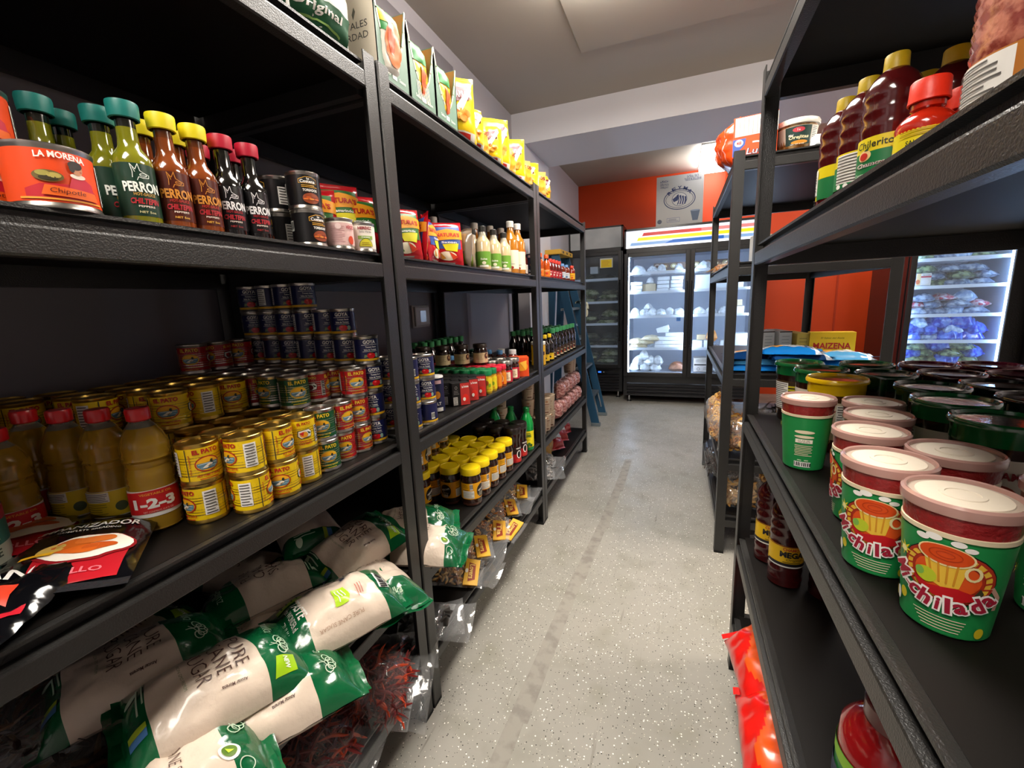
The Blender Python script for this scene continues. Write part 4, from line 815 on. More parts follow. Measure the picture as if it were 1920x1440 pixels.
# ---- foil spice pouch, standing
def pouch(nm, w, h, t, col, deco, seed=1, lean=.0, rough=.22, wr=.002, cat='pouch', pinch=.02, backc=None, nv=20, angle=60):
    q = G(); top, bot = pil(w, h, t, seed, wr, pinch, 2.5, 3.2, .6, .008, 34); T = stand(h, lean); FM = mat('foil_'+col, col, rough, coat=.4, bump=(60, .35, .003))
    pil_mesh(q, w, h, t, top, bot, FM, mat('foil_'+backc, backc, rough, coat=.4) if backc else None, 16, nv, T); l = L(q, lambda u, v, o=0: T(top(u, v, o)), .008, .008, .0012); deco(l, w, h)
    kind(nm, cat, q.mesh(nm, angle))
def natura(c2, veg):
    def f(l, w, h):
        l.rect(-w*.42, -h*.12, w*.42, h*.38, P(c2), 1); l.poly([(-w*.5, h*.06), (w*.5, h*.10), (w*.5, h*.28), (0, h*.33), (-w*.5, h*.26)], P('e89a1c'), 2); l.text("NATURA'S", 0, h*.19, h*.09, P('b8241c'), w=w*.78, bold=.03, lift=3)
        l.poly([(-w*.2, -h*.02), (w*.34, .0), (w*.28, -h*.18), (-w*.1, -h*.16)], P('e3d81c'), 2); l.text('Tamarindo' if veg else 'Sazon', .02*w, h*.02, h*.045, WHT, w=w*.5, lift=3.5)
        l.ell(-w*.05, -h*.28, w*.3, h*.10, P('e8dcc0'), 2); l.poly([(0, -h*.18), (w*.3, -h*.3), (w*.12, -h*.36)], P('d8401c'), 3); l.poly([(-w*.3, -h*.2), (-w*.1, -h*.34), (-w*.25, -h*.36)], P('5a8a2c' if veg else 'd8a03c'), 3); l.fine(-w*.3, -h*.46, w*.2, -h*.40, 1, WHT, 3)
    return f
pouch('red_green_pouch', .105, .145, .018, 'b8161f', natura('2c6a28', True), 3, .12); pouch('red_blue_pouch', .105, .145, .018, 'bb1522', natura('2a4a94', False), 8, .12)
def kraft(l, w, h): l.rect(-w*.4, -h*.1, w*.4, h*.34, P('b08a5c'), 1); l.ell(0, .0, w*.22, h*.2, P('e8e4dc'), 2); l.rect(-w*.4, -h*.42, w*.4, -h*.16, P('7a8a2c'), 2); l.poly([(-w*.1, h*.2), (w*.25, h*.1), (.0, -h*.2)], P('f0eee8'), 3)
pouch('kraft_pouch', .105, .135, .03, '8a7a68', kraft, 5, .1)
def chips(l, w, h):
    l.rect(-w*.46, h*.40, w*.46, h*.47, P('c9a01c'), 1); l.poly([(-w*.42, -.02*h), (w*.30, .10*h), (w*.38, .30*h), (-w*.40, .22*h)], P('5c1420'), 1.5); l.text('CHICHARRON', -.01*w, h*.15, h*.10, P('e8b0b4'), w=w*.66, bold=.03, lift=2.5, rot=.1)
    l.poly([(-.05*w, -.05*h), (.30*w, .30*h), (.38*w, .26*h), (.08*w, -.10*h)], P('f0ead0'), 2.6)
    for k in range(7): l.ell(w*(-.05+.09*(k % 4)), -h*(.10+.07*(k//4))+.01*h*(k % 3), w*.085, h*.045, P(['d8801c', 'c96a14', 'e8a03c'][k % 3]), 2+.3*k)
    l.rect(-w*.42, -h*.46, w*.42, -h*.32, P('f0ece0'), 1); l.rect(-w*.1, -h*.45, w*.30, -h*.34, P('d0281c'), 2); l.ell(-w*.3, -h*.39, w*.08, h*.035, P('c8281c'), 2)
pouch('yellow_snack_bag', .165, .24, .055, 'ecc410', chips, 4, .05, .28, .004, 'snack bag'); pouch('crumpled_yellow_snack_bag', .15, .20, .06, 'e9bd14', chips, 9, .08, .28, .010, 'snack bag')
def orangebag(l, w, h): l.ell(0, -.02*h, w*.32, h*.26, P('d8901c'), 1); l.text('FRITOS', 0, h*.2, h*.12, P('7a1c14'), w=w*.7, bold=.03); l.rect(-w*.42, -h*.46, w*.42, -h*.34, P('c8281c'), 1)
pouch('tan_snack_bag', .15, .19, .05, 'd8a24c', orangebag, 14, .04, .35, .006, 'snack bag')
def clearchip(l, w, h): l.rect(-w*.44, -h*.46, w*.44, -h*.24, P('1c5a38'), 1); l.text('Original', 0, -h*.31, h*.075, WHT, w=w*.6, shear=.2); l.line([(-w*.3, -h*.40), (0, -h*.37), (w*.3, -h*.41)], .003, P('9ac46a'), 2); l.ell(.02*w, h*.05, w*.30, h*.20, P('d8a01c'), 1); l.ell(.06*w, h*.08, w*.18, h*.12, P('eab83c'), 2); l.rect(-w*.44, h*.30, w*.44, h*.46, P('1c5a38'), 1)
pouch('green_white_chip_bag', .19, .25, .06, 'e4e6de', clearchip, 6, .05, .2, .008, 'snack bag')
# flat black breading packets, lying
def packet(nm, seed, twist):
    w, h, t = .175, .225, .016; q = G(); top, bot = pil(w, h, t, seed, .0045, .02, 3, 4, .3, .010, 16)
    FM = mat('packet_black', '09090c', .12, coat=1, bump=(25, .5, .004)); pil_mesh(q, w, h, t, top, bot, FM, nu=20, nv=24); l = L(q, top, .008, .008, .0012)
    l.text('EMPANIZADOR', 0, .056, .0150, WHT, w=.135, bold=.02, lift=1.5, shear=.08); l.text('COMPLETE BREADING', .005, .040, .005, P('c9c4bc'), w=.08, lift=1.5)
    l.poly([(-.030, -.098), (.070, -.098), (.072, -.02), (-.040, -.02)], P('a81a24', .25), 1); l.ell(.016, -.020, .062, .040, P('8a1a20', .25), 2); l.ell(.016, -.018, .058, .036, P('ece6d8'), 2.6)
    for (a, b, c_, d, e) in ((.0, -.004, .030, .014, 'c9601c'), (.024, .0, .026, .012, 'd8702c'), (.010, -.024, .030, .010, 'd8641c'), (.034, -.022, .022, .009, 'c2541a'), (-.026, -.012, .018, .018, 'd8b45c')): l.ell(a, b, c_, d, P(e), 3+.3*(a > 0))
    l.rect(-.055, -.036, -.018, -.024, P('e8b01c'), 4.5); l.text('POLLO', .02, -.078, .012, P('d86a74'), w=.06, lift=2)
    q.grid(lambda u, v: (u, h/2-.008+v*.02, .006+.004*sin(u*40+seed)), rng(-w/2, w/2, 24), rng(0, 1, 2), FM); q.grid(lambda u, v: (u, -h/2+.008-v*.018, .006+.004*sin(u*33+seed)), rng(-w/2, w/2, 24), rng(0, 1, 2), mat('packet_seal', '2c2c2f', .12, .3, bump=(30, .5, .004)))
    kind(nm, 'packet', q.mesh(nm, 60))
packet('breading_packet', 2, 0); packet('breading_packet_v1', 11, 0)
def packet_crumpled():
    w, h, t = .17, .20, .022; q = G(); top, bot = pil(w, h, t, 27, .011, .05, 2.6, 3, .3, .010, 22); FM = MATS['packet_black']; SV = mat('packet_silver', 'a0a0a4', .18, .7, bump=(40, .7, .004))
    pil_mesh(q, w, h, t, top, bot, lambda u, v: SV if v < -.075+.012*sin(u*50) else FM, nu=26, nv=28); l = L(q, top, .008, .008, .0014)
    l.text('EMPAN', -.01, .030, .022, WHT, w=.10, bold=.02, lift=1.5, rot=.25); l.poly([(-.06, -.03), (-.01, -.005), (.0, -.035), (-.05, -.06)], P('e8e2d2'), 1); l.poly([(-.07, -.05), (-.045, -.04), (-.05, -.065)], P('e0a01c'), 2); l.poly([(.01, -.01), (.05, .01), (.055, -.02)], P('c8381c'), 1.5); l.poly([(.03, -.05), (.075, -.02), (.078, -.035), (.04, -.065)], P('b01828'), 1)
    kind('crumpled_packet', 'packet', q.mesh('crumpled_packet', 60))
packet_crumpled()
# ---- clear bags with filling
CLEAR = film('clear_film', 'ffffff', .20, .06); CLEAR2 = film('clear_film_thin', 'ffffff', .11, .05)
def clear_bag(nm, w, h, t, fill, card=None, seed=1, T=None, flap=.06, cat='snack bag', cardtext=None, fl=None):
    """clear pillow bag with a filling and a folded printed card over the top seam"""
    T = T or (lambda p: p); parts = []
    top, bot = pil(w, h, t, seed, .006, .06, 2.2, 3, .35, .015, 26)
    q = G(); pil_mesh(q, w*1.04, h*1.04, t*1.1, pil(w*1.04, h*1.04, t*1.12, seed, .007, .05, 2.2, 3, .4, .02, 26)[0], pil(w*1.04, h*1.04, t*1.12, seed, .006, .05, 2.2, 3, .4, .02, 26)[1], fl or CLEAR, nu=22, nv=26, T=T)
    q.grid(lambda u, v: T((u*(1+.1*v), h/2*1.0+v*flap, .008*sin(u*45+seed)*v+.012*v*nz(u, v, 14, seed))), rng(-w/2, w/2, 22), rng(0, 1, 5), fl or CLEAR)
    parts.append(('film', q.mesh('film', 70), None)); rr = random.Random(seed); q = G()
    kindf, cols, n, sz = fill
    for k in range(n):
        a = rr.uniform(-1, 1)*w*.40; b = rr.uniform(-1, 1)*h*.40; zt = top(a, b)[2]; zz = rr.uniform(-.05, .85)*zt; c_ = mat('fill_'+rr.choice(cols), rr.choice(cols), .5); cs = rr.choice(cols); c_ = mat('fill_'+cs, cs, .45, coat=.15)
        M_ = Matrix.Translation((a, b, zz)) @ Euler((rr.uniform(-.7, .7), rr.uniform(-.7, .7), rr.uniform(0, 6.3))).to_matrix().to_4x4()
        if kindf == 'ring':
            pts = [T(tuple(M_ @ Vector((sz*cos(x), sz*sin(x), 0)))) for x in rng(0, 2*pi*.97, 10)]; q.tube(pts, sz*.36, c_, 6)
        elif kindf == 'nut': pts = [T(tuple(M_ @ Vector((x, 0, 0)))) for x in rng(-sz*1.3, sz*1.3, 4)]; q.tube(pts, sz*.55, c_, 6, [.3, .9, 1, .9, .3])
        elif kindf == 'chili': pts = [T(tuple(M_ @ Vector((x, .15*sz*sin(x/sz*2), .1*sz*cos(x/sz*2.5))))) for x in rng(-sz*1.6, sz*1.6, 7)]; q.tube(pts, sz*.16, c_, 5, [.3, .8, 1, 1, .8, .5, .2, .1])
        elif kindf == 'slab': q.box(-sz, sz, -sz*.7, sz*.7, -sz*.25, sz*.25, c_, sz*.12, T=M_ if T((1, 2, 3)) == (1, 2, 3) else None)
    parts.append(('filling', q.mesh('filling', 60), None))
    if card:
        q = G(); CM = P(card, .4); ch = .055; y0 = h/2-.012
        q.grid(lambda u, v: T((u, y0+v*ch, .012+t*.10*(1-v)+.003*sin(u*30)*v)), rng(-w*.5, w*.5, 12), rng(0, 1, 3), CM); q.grid(lambda u, v: T((u, y0+v*ch, .009+t*.10*(1-v)*.2+.003*sin(u*30)*v)), rng(w*.5, -w*.5, 12), rng(0, 1, 3), CM)
        l = L(q, lambda u, v, o=0: T((u, y0+v, .012+t*.10*(1-v/ch)+.003*sin(u*30)*v/ch+o+.0005)), .006, None, .0008)
        if cardtext: l.poly([(-w*.35, ch*.25), (w*.38, ch*.30), (w*.30, ch*.78), (-w*.30, ch*.72)], P('8a3014'), 1); l.text(cardtext, 0, ch*.5, .020, P('e8c46a'), w=w*.55, bold=.02, lift=2); l.ell(-w*.02, ch*.14, .010, .006, P('f0ead8'), 2)
        parts.append(('header_card', q.mesh('header_card', 70), None))
    kind(nm, cat, parts)
for k_ in ('3a1a12',): pass
clear_bag('dried_chili_bag', .19, .25, .085, ('chili', ['7a1a14', 'a8281a', '5a1410', 'c2421c', '8a3a24'], 330, .026), None, 5, cat='chili bag', flap=.05, fl=CLEAR2)
clear_bag('snack_bag_with_card', .12, .14, .035, ('nut', ['c98a3c', 'a86a2c', 'e0b46a'], 70, .009), 'dba832', 12, cardtext='Lovers')
clear_bag('crispy_snack_bag_with_card', .12, .13, .035, ('ring', ['b8702c', '8a4a1c', 'd89a4c'], 40, .010), 'cf9c34', 17, cardtext='Tia')
clear_bag('clear_snack_bag', .13, .15, .035, ('nut', ['4a3a30', '6a5444', '2c2420'], 60, .010), None, 23, flap=.07)
clear_bag('plain_clear_bag', .13, .14, .030, ('slab', ['26221f', '34302c'], 16, .018), None, 29, flap=.08)
clear_bag('silver_snack_bag', .12, .15, .05, ('nut', ['8a8682', 'a39e98', '6a6662'], 60, .012), None, 31)
clear_bag('brown_dried_goods_bag', .20, .24, .07, ('chili', ['3a1c10', '5a3418', '6a4a24', '2c140c'], 160, .030), None, 37, cat='dried goods bag', fl=CLEAR2)
clear_bag('ring_snack_bag', .20, .21, .085, ('ring', ['d89a3c', 'c8842c', 'e8b45c', 'b87424'], 150, .0155), None, 41, T=stand(.21, .0), cat='snack bag', flap=.03)
clear_bag('peanut_snack_bag', .18, .16, .07, ('nut', ['d8a85c', 'c8944c', 'e8c07c'], 130, .013), None, 43, T=stand(.16, 0), cat='snack bag', flap=.03)
clear_bag('dark_dried_bag', .20, .19, .08, ('chili', ['1e1412', '34201a', '2a1814'], 120, .028), None, 47, T=stand(.19, 0), cat='dried goods bag', flap=.03, fl=CLEAR2)
def redfoil(l, w, h): l.rect(-w*.4, -h*.2, w*.4, h*.2, P('e0dcd4'), 1); l.text('Snack', 0, 0, h*.14, P('3a3a8a'), w=w*.5)
for nm, cc in (('red_foil_snack_bag', 'c01c1c'), ('gold_foil_snack_bag', 'c0923c')): pouch(nm, .12, .16, .045, cc, redfoil if nm[0] == 'r' else (lambda l, w, h: (l.rect(-w*.3, -h*.1, w*.35, h*.25, P('4a2a14'), 1), l.text('Chips', 0, h*.08, h*.12, P('e8c46a'), w=w*.5))), 6 if nm[0] == 'r' else 19, .35, .2, .010, 'snack bag')
# red and orange marshmallow-style bag hanging over the low shelf
def merengue():
    w, h, t = .21, .30, .06; q = G(); top, bot = pil(w, h, t, 13, .014, .06, 2.4, 3, .35, .012, 15); RD_ = mat('bag_red', 'e01a14', .3, coat=.5, sss=.0); ORG = mat('bag_orange', 'e8581c', .3, coat=.5); YL = mat('bag_yellow', 'e8b01c', .3, coat=.5); WN = mat('bag_window', 'c89070', .2, coat=.7)
    def m(u, v): return RD_ if u < -.030+.02*sin(v*30) else (ORG if u < .01+.012*sin(v*24) else (YL if v > -.03 else WN))
    pil_mesh(q, w, h, t, top, bot, m, nu=30, nv=36); l = L(q, top, .006, .006, .0014)
    l.text('De la Rosa', .050, .105, .011, P('3a1c5a'), w=.055, rot=-1.0, lift=1.5); l.line([(.03, .09), (.045, .105), (.06, .085)], .004, P('d0301c'), 2); l.text('Meren', .055, .020, .026, WHT, w=.07, bold=.10, lift=1.3, rot=1.45); l.text('Meren', .055, .020, .024, P('3a2a7a'), w=.068, bold=.0, lift=2, rot=1.45)
    for s_ in (1, -1): q.grid(lambda u, v: (u, s_*(h/2-.010+v*.022), .010+.006*sin(u*36)), rng(-w/2, w/2, 22), rng(0, 1, 2), RD_)
    kind('red_candy_bag', 'candy bag', q.mesh('red_candy_bag', 60))
merengue()
# ---- boxes
def carton(nm, w, d, h, col, deco, open_top=False, cat='box', c=.0015, side=None):
    q = G(); M_ = P(col, .5)
    if open_top:
        t = .003; q.box(-w/2, w/2, -d/2, -d/2+t, 0, h, M_); q.box(-w/2, w/2, d/2-t, d/2, 0, h, M_); q.box(-w/2, -w/2+t, -d/2+t, d/2-t, 0, h, M_); q.box(w/2-t, w/2, -d/2+t, d/2-t, 0, h, M_); q.box(-w/2, w/2, -d/2, d/2, 0, t, M_)
    else: q.box(-w/2, w/2, -d/2, d/2, 0, h, M_, c)
    l = L(q, plane_front(-d/2), off=.0006); deco(l, w, h)
    if side:
        l2 = L(q, lambda u, v, o=0: (-w/2-o, -u, v), off=.0006); side(l2, d, h); l3 = L(q, lambda u, v, o=0: (w/2+o, u, v), off=.0006); side(l3, d, h)
    kind(nm, cat, q.mesh(nm))
def b_reyma(l, w, h):
    N_ = P('2c3a66'); l.rect(-w/2, 0, w/2, h, P('bcbcb8'), .5); l.ring(0, h*.52, w*.33, h*.20, .008, N_, 1, 40); l.ring(0, h*.52, w*.29, h*.165, .004, N_, 1, 36); l.ell(0, h*.52, w*.165, h*.135, N_, 1.4); l.ell(0, h*.52, w*.155, h*.127, P('c8c8c4'), 2)
    for k in range(4): l.poly([(w*(-.06+.055*k), h*(.60-.01*k)), (w*(-.02+.055*k), h*(.62-.02*k)), (w*(.0+.05*k), h*.50), (w*(-.02+.05*k), h*.42), (w*(-.05+.05*k), h*.41), (w*(-.02+.045*k), h*.50)], N_, 2.6)
    l.poly([(-w*.15, h*.53), (-w*.04, h*.60), (-w*.03, h*.50), (-w*.12, h*.47)], N_, 2.6)
    for i, ch in enumerate('REYMA'):
        a = pi*(.80-.15*i); l.text(ch, w*.255*cos(a)*1.05, h*.535+h*.155*sin(a)*1.36, h*.070, N_, w=w*.085, bold=.03, lift=3, rot=(a-pi/2)*.8)
    for i, t_ in enumerate(('500', 'Foam', 'Cups')): l.text(t_, -w*.33, h*(.90-.058*i), h*.052, P('4a5068'), bold=.12, lift=1, w=w*.18); l.text(t_, -w*.33, h*(.90-.058*i), h*.046, P('dedede'), bold=.0, lift=2, w=w*.165)
    for i, t_ in enumerate(('No. 16', 'THERMIC')): l.text(t_, w*.27, h*(.95-.062*i), h*.054, P('4a5068'), bold=.12, lift=1, w=w*(.24+.10*i)); l.text(t_, w*.27, h*(.95-.062*i), h*.046, P('dedede'), bold=.0, lift=2, w=w*(.22+.10*i))
    l.poly([(w*.24, h*.27), (w*.44, h*.27), (w*.40, h*.07), (w*.29, h*.07)], P('5a6a80'), 1); l.ell(w*.34, h*.27, w*.10, h*.016, P('8a98ac'), 2)
    l.ell(-w*.42, h*.10, w*.05, h*.045, P('5a6070'), 1); l.rect(-w*.26, h*.07, w*.02, h*.16, P('8a90a4'), 1); l.rect(-w*.25, h*.08, w*.01, h*.15, P('c4c4c2'), 2); l.fine(-w*.23, h*.09, -w*.01, h*.14, 3, P('6a7084'), 3)
carton('foam_cup_box', .475, .40, .515, 'c9c6be', b_reyma)
def b_green(nm, w, h, opening, stripes, seed, cream=False):
    """green retail-ready carton torn open at the front, standing on the shelf"""
    q = G(); GM = P('64806f', .5); GI = P('a8763c', .7); t = .004; d = .30; d2 = d/2
    q.box(-w/2, -w/2+t, -d2, d2, 0, h, GM); q.box(w/2-t, w/2, -d2, d2, 0, h*.97, GM); q.box(-w/2, w/2, d2-t, d2, 0, h, GM); q.box(-w/2, w/2, -d2, d2, 0, t, GM)
    q.box(w/2-t-.001, w/2-t, -d2+.002, d2, 0, h*.96, GI); q.box(-w/2+t, -w/2+t+.001, -d2+.002, d2, 0, h*.96, GI)
    rr = random.Random(seed); n = 12; pts = []          # torn front: low in the middle
    for i in range(n+1):
        x = -w/2+w*i/n; f = abs(2*i/n-1); z = h*(.30+.68*f**2.2)+rr.uniform(-.004, .004); pts.append((x, z))
    q.prism([(-w/2, 0), (w/2, 0)]+pts[::-1], 'y', -d2, -d2+t, GM)
    l = L(q, plane_front(-d2), off=.0008)
    for (a, b), (c_, e) in zip(pts, pts[1:]): l.line([(a, b-.002), (c_, e-.002)], .006, P('d8cbb0'), 1)
    l.text('Sabor', -w*.22, h*.14, h*.040, WHT, w=w*.2, bold=0, rot=-.05); l.rect(-w*.07, h*.11, w*.07, h*.17, WHT, 1); l.text('Sazon', w*.24, h*.14, h*.040, WHT, w=w*.2, bold=0)
    if stripes:
        for k in range(9): l.line([(-w*.2+k*w*.055, h*.12), (-w*.25+k*w*.055, h*.34)], .003, P('e8dcc8'), 2)
    if cream:
        l3 = L(q, lambda u, v, o=0: (-w/2-o, -u, v), off=.0006); l3.rect(-d2, 0, d2, h, P('ddd3bf'), 1)
        l3.text('VEGETALES', d2-.082, .126, .015, P('3a3a34'), w=.125, bold=.0, lift=2); l3.text('DE VERDAD', d2-.082, .102, .015, P('3a3a34'), w=.125, bold=.0, lift=2); l3.poly([(d2-.06, .138), (d2-.052, .155), (d2-.056, .165), (d2-.063, .15)], P('5a5a4c'), 2)
    kind(nm, 'carton', q.mesh(nm))
b_green('cream_sided_carton', .135, .215, 0, False, 9, True); b_green('torn_display_carton', .135, .20, 0, False, 2); b_green('striped_display_carton', .135, .20, 0, True, 5)
def b_vegpack(l, w, h): l.rect(-w*.44, h*.1, w*.44, h*.42, P('1f7a34'), 1); l.ell(.0, -.02*h, w*.30, h*.26, P('d86420'), 1.5); l.ell(-.1*w, .05*h, w*.13, h*.2, P('c24a14'), 2); l.rect(-w*.4, -.44*h, w*.4, -.3*h, WHT, 1); l.rect(-w*.44, h*.2, -.1*w, h*.34, P('e3b81c'), 2)
pouch('spice_sachet', .11, .19, .05, 'e8e2d4', b_vegpack, 15, 0, .3, .005, 'pouch'); pouch('green_yellow_sachet', .11, .19, .04, 'dca81c', lambda l, w, h: (l.rect(-w*.46, h*.12, w*.46, h*.47, P('1f7a34'), 1), l.poly([(-w*.1, .1*h), (.2*w, .02*h), (.16*w, -.36*h), (-.05*w, -.34*h)], P('c2501c'), 2), l.rect(-w*.4, -.44*h, -.12*w, -.3*h, WHT, 1)), 18, 0, .3, .005, 'pouch')
def b_tall(l, w, h): pass
def tallbox():
    q = G(); w, d, h = .145, .20, .215; CRM = P('ddd3bf', .5); q.box(-w/2, w/2, -d/2, d/2, 0, h, CRM, .0015); l = L(q, lambda u, v, o=0: (u, -d/2-o, v), off=.0006); l.rect(-w/2, 0, w/2, h, P('64806f'), 1); l.rect(-w*.5, h*.03, -.42*w, h, P('7f9a86'), 2)
    l2 = L(q, lambda u, v, o=0: (w/2+o, u, v), off=.0006); l2.rect(-d/2, 0, d/2, h, P('ddd3bf'), .3); l3 = L(q, lambda u, v, o=0: (-w/2-o, -u, v), off=.0006)
    l3.text('VEGETALES', -.01, h*.60, .022, P('3a3a34'), w=.15, bold=.0, lift=2); l3.text('DE VERDAD', -.01, h*.40, .022, P('3a3a34'), w=.15, bold=.0, lift=2); l3.poly([(.03, h*.68), (.045, h*.80), (.038, h*.86), (.028, h*.76)], P('5a5a4c'), 2)
    kind('cream_and_green_carton', 'carton', q.mesh('cream_and_green_carton'))
tallbox()
def b_maiz(l, w, h): l.text('MAIZENA', 0, h*.62, h*.17, P('b02418'), w=w*.82, bold=.03); l.text('El Sabor del Atole', 0, h*.84, h*.05, P('5a4a14'), w=w*.5, bold=0, shear=.2); l.rect(-w*.42, h*.40, w*.20, h*.47, P('c0281c'), 1); l.ell(w*.32, h*.44, w*.09, h*.08, WHT, 1); l.ell(.0, h*.18, w*.3, h*.14, P('e8d8a0'), 1); l.rect(-w*.25, h*.12, -w*.2, h*.28, P('c8a01c'), 2)
carton('cornstarch_box', .175, .055, .165, 'e3b91a', b_maiz); carton('white_side_box', .055, .175, .170, 'c9cbc8', lambda l, w, h: (l.fine(-w*.3, h*.1, w*.3, h*.9, 9, P('a2a6a4'), 1, .25), l.rect(-w*.5, h*.97, w*.5, h, P('2a1a14'), 1)))
carton('yellow_side_box', .055, .175, .160, 'b9a24a', lambda l, w, h: l.fine(-w*.3, h*.1, w*.3, h*.9, 8, P('8a7a3c'), 1, .25))
def b_spice(l, w, h): l.rect(-.003, h*.03, w/2-.002, h*.97, P('b8302c'), 1); l.text('La Fortuna', w*.23, h*.82, h*.10, WHT, w=w*.38, bold=.03); l.ell(w*.22, h*.33, w*.17, h*.17, P('d8281c'), 2); l.ell(w*.15, h*.28, w*.08, h*.08, P('e8dcd0'), 3); l.rect(-w*.46, h*.06, -w*.22, h*.40, P('c9c5be'), 1); l.fine(-w*.44, h*.08, -w*.24, h*.38, 5, P('6a6662'), 2, .4); l.ring(-w*.28, h*.80, w*.06, h*.06, .001, P('b8b4b0'), 1, 12); l.fine(-w*.42, h*.5, -w*.12, h*.7, 3, P('8a8684'), 1, .25)
def b_spside(l, d, h): l.rect(-d*.4, h*.1, d*.4, h*.9, P('161213'), 1)
carton('small_black_spice_box', .068, .034, .085, '151213', b_spice, side=b_spside)
def b_luc(l, w, h): l.text('Lucas', w*.12, h*.12, h*.16, P('4a1430'), w=w*.62, bold=.06, shear=.2); l.text('Lucas', w*.12, h*.125, h*.15, P('f0d0d8'), w=w*.60, bold=.0, shear=.2, lift=3); l.poly([(-w*.5, h*.02), (-w*.5, h*.46), (-w*.2, h*.46), (-w*.22, h*.3)], P('3c58a8'), 1); l.ell(-w*.36, h*.36, w*.10, h*.09, WHT, 2); l.text('48', -w*.36, h*.36, h*.09, P('c8342c'), lift=3); l.ring(0, h*.14, w*.28, h*.2, .006, WHT, 1, 16, .5, 1.7); l.rect(-w*.46, h*.52, w*.5, h*.98, P('d9d4cc'), 1)
def b_luc2(l, w, h):
    b_luc(l, w, h); rr = random.Random(4)
    for k in range(9): x = -w*.44+w*.1*k; l.rect(x, h*.54+.002*(k % 3), x+w*.08, h*(.74+.22*(k % 2)), P(['e8e4dc', 'dedad2', 'f2eee6'][k % 3]), 2); l.rect(x+w*.08, h*.54, x+w*.086, h*.96, P('8a7a7a'), 3)
carton('orange_candy_display_box', .16, .22, .155, 'e04c10', b_luc2)
pouch('orange_film_bundle', .16, .20, .07, 'c2400f', lambda l, w, h: [l.line([(w*(-.3+.2*k), -h*.4), (w*(-.25+.2*k), h*.1), (w*(-.34+.2*k), h*.44)], .004, P('d88a80'), 1) for k in range(4)], 3, 0, .25, .012, 'pouch')
carton('brown_cardboard_box', .22, .24, .17, '5a4030', lambda l, w, h: (l.rect(-w*.5, h*.48, w*.5, h*.52, P('4a3426'), 1), l.rect(w*.2, h*.66, w*.34, h*.76, P('8a8078'), 1)))
# clear tub of ring biscuits
q = G(); q.lathe([(.0001, 0), (.058, 0), (.062, .004), (.074, .10), (.0001, .10)], mat('biscuit_tub', 'b08a54', .15, coat=.6, mottle=('7a4a1c', 60, .4, .6)), 40); q2 = G(); q2.lathe([(.074, .094), (.080, .096), (.082, .108), (.078, .116), (.070, .118), (.066, .112), (.0001, .112)], mat('biscuit_lid', 'ddd6cc', .15, coat=.6, alpha=1), 40)
q3 = G(); m_ = cyl(.0634, .018, .0735, .088); q3.lathe([(.0634, .018), (.0735, .088)], P('c9bfae', .4), 44); l = L(q3, m_, .006, None, .0008); l.rect(-.045, .020, .045, .086, P('1f3a34'), 1); l.ell(.0, .073, .020, .009, P('c2404c'), 2); l.text('La', .0, .073, .008, WHT); l.text('Mini', -.026, .056, .007, WHT, shear=.2); l.text('Orejitas', .0, .045, .016, P('e8dcb0'), w=.070, bold=.03, shear=.2); l.ell(.005, .028, .03, .007, P('d8902c'), 2); l.text('NET WT 8 OZ', -.002, .022, .004, WHT, w=.05); l.facts(.048, .030, .078, .084, 1, 3)
kind('biscuit_tub', 'tub', [('tub_body', q.mesh('tub_body'), None), ('lid', q2.mesh('lid'), None), ('label', q3.mesh('label'), None)])
# stack of clear deli cups on its side wall / tall clear container
q = G(); q.box(-.035, .035, -.035, .035, 0, .115, mat('stacked_pack', 'b5a894', .3, mottle=('8a7f70', 40, .4, .6)), .004); l = L(q, plane_front(-.035), off=.0006); [l.rect(-.033, .012+.020*k, .033, .014+.020*k, P('5a5248'), 1) for k in range(5)]; l2 = L(q, lambda u, v, o=0: (-.035-o, -u, v), off=.0006); l2.rect(-.034, .002, .034, .113, P('dcdcd8'), 1)
kind('stacked_plastic_containers', 'container stack', q.mesh('stacked_plastic_containers'))
# blue wipes style soft packs, lying
def wp(nm, cc, seed):
    w, h, t = .24, .16, .030; q = G(); top, bot = pil(w, h, t, seed, .005, .03, 3, 3, .4, .012, 22); BM_ = mat('pack_'+cc, cc, .2, coat=.6); WM = mat('pack_white', 'c9d2dc', .25, coat=.5)
    pil_mesh(q, w, h, t, top, bot, lambda u, v: WM if (abs(v) < .03 and u < .06) or (u > .085) else BM_, nu=24, nv=18); l = L(q, top, .01, .01, .0012); l.ell(-.05, 0, .03, .02, P('e8a03c'), 1); l.text('Galletas', .03, .0, .018, WHT, w=.06); l.line([(-.1, .05), (0, .06), (.1, .045)], .004, WHT, 1)
    for s_ in (1, -1): q.grid(lambda u, v: (s_*(w/2-.012+u*.02), v, .010+.004*sin(v*60)), rng(0, 1, 2), rng(-h/2, h/2, 14), BM_)
    kind(nm, 'soft pack', q.mesh(nm, 60))
wp('blue_soft_pack', '1670bc', 2); wp('light_blue_soft_pack', '4a98cc', 9); wp('dark_blue_soft_pack', '10386c', 14)
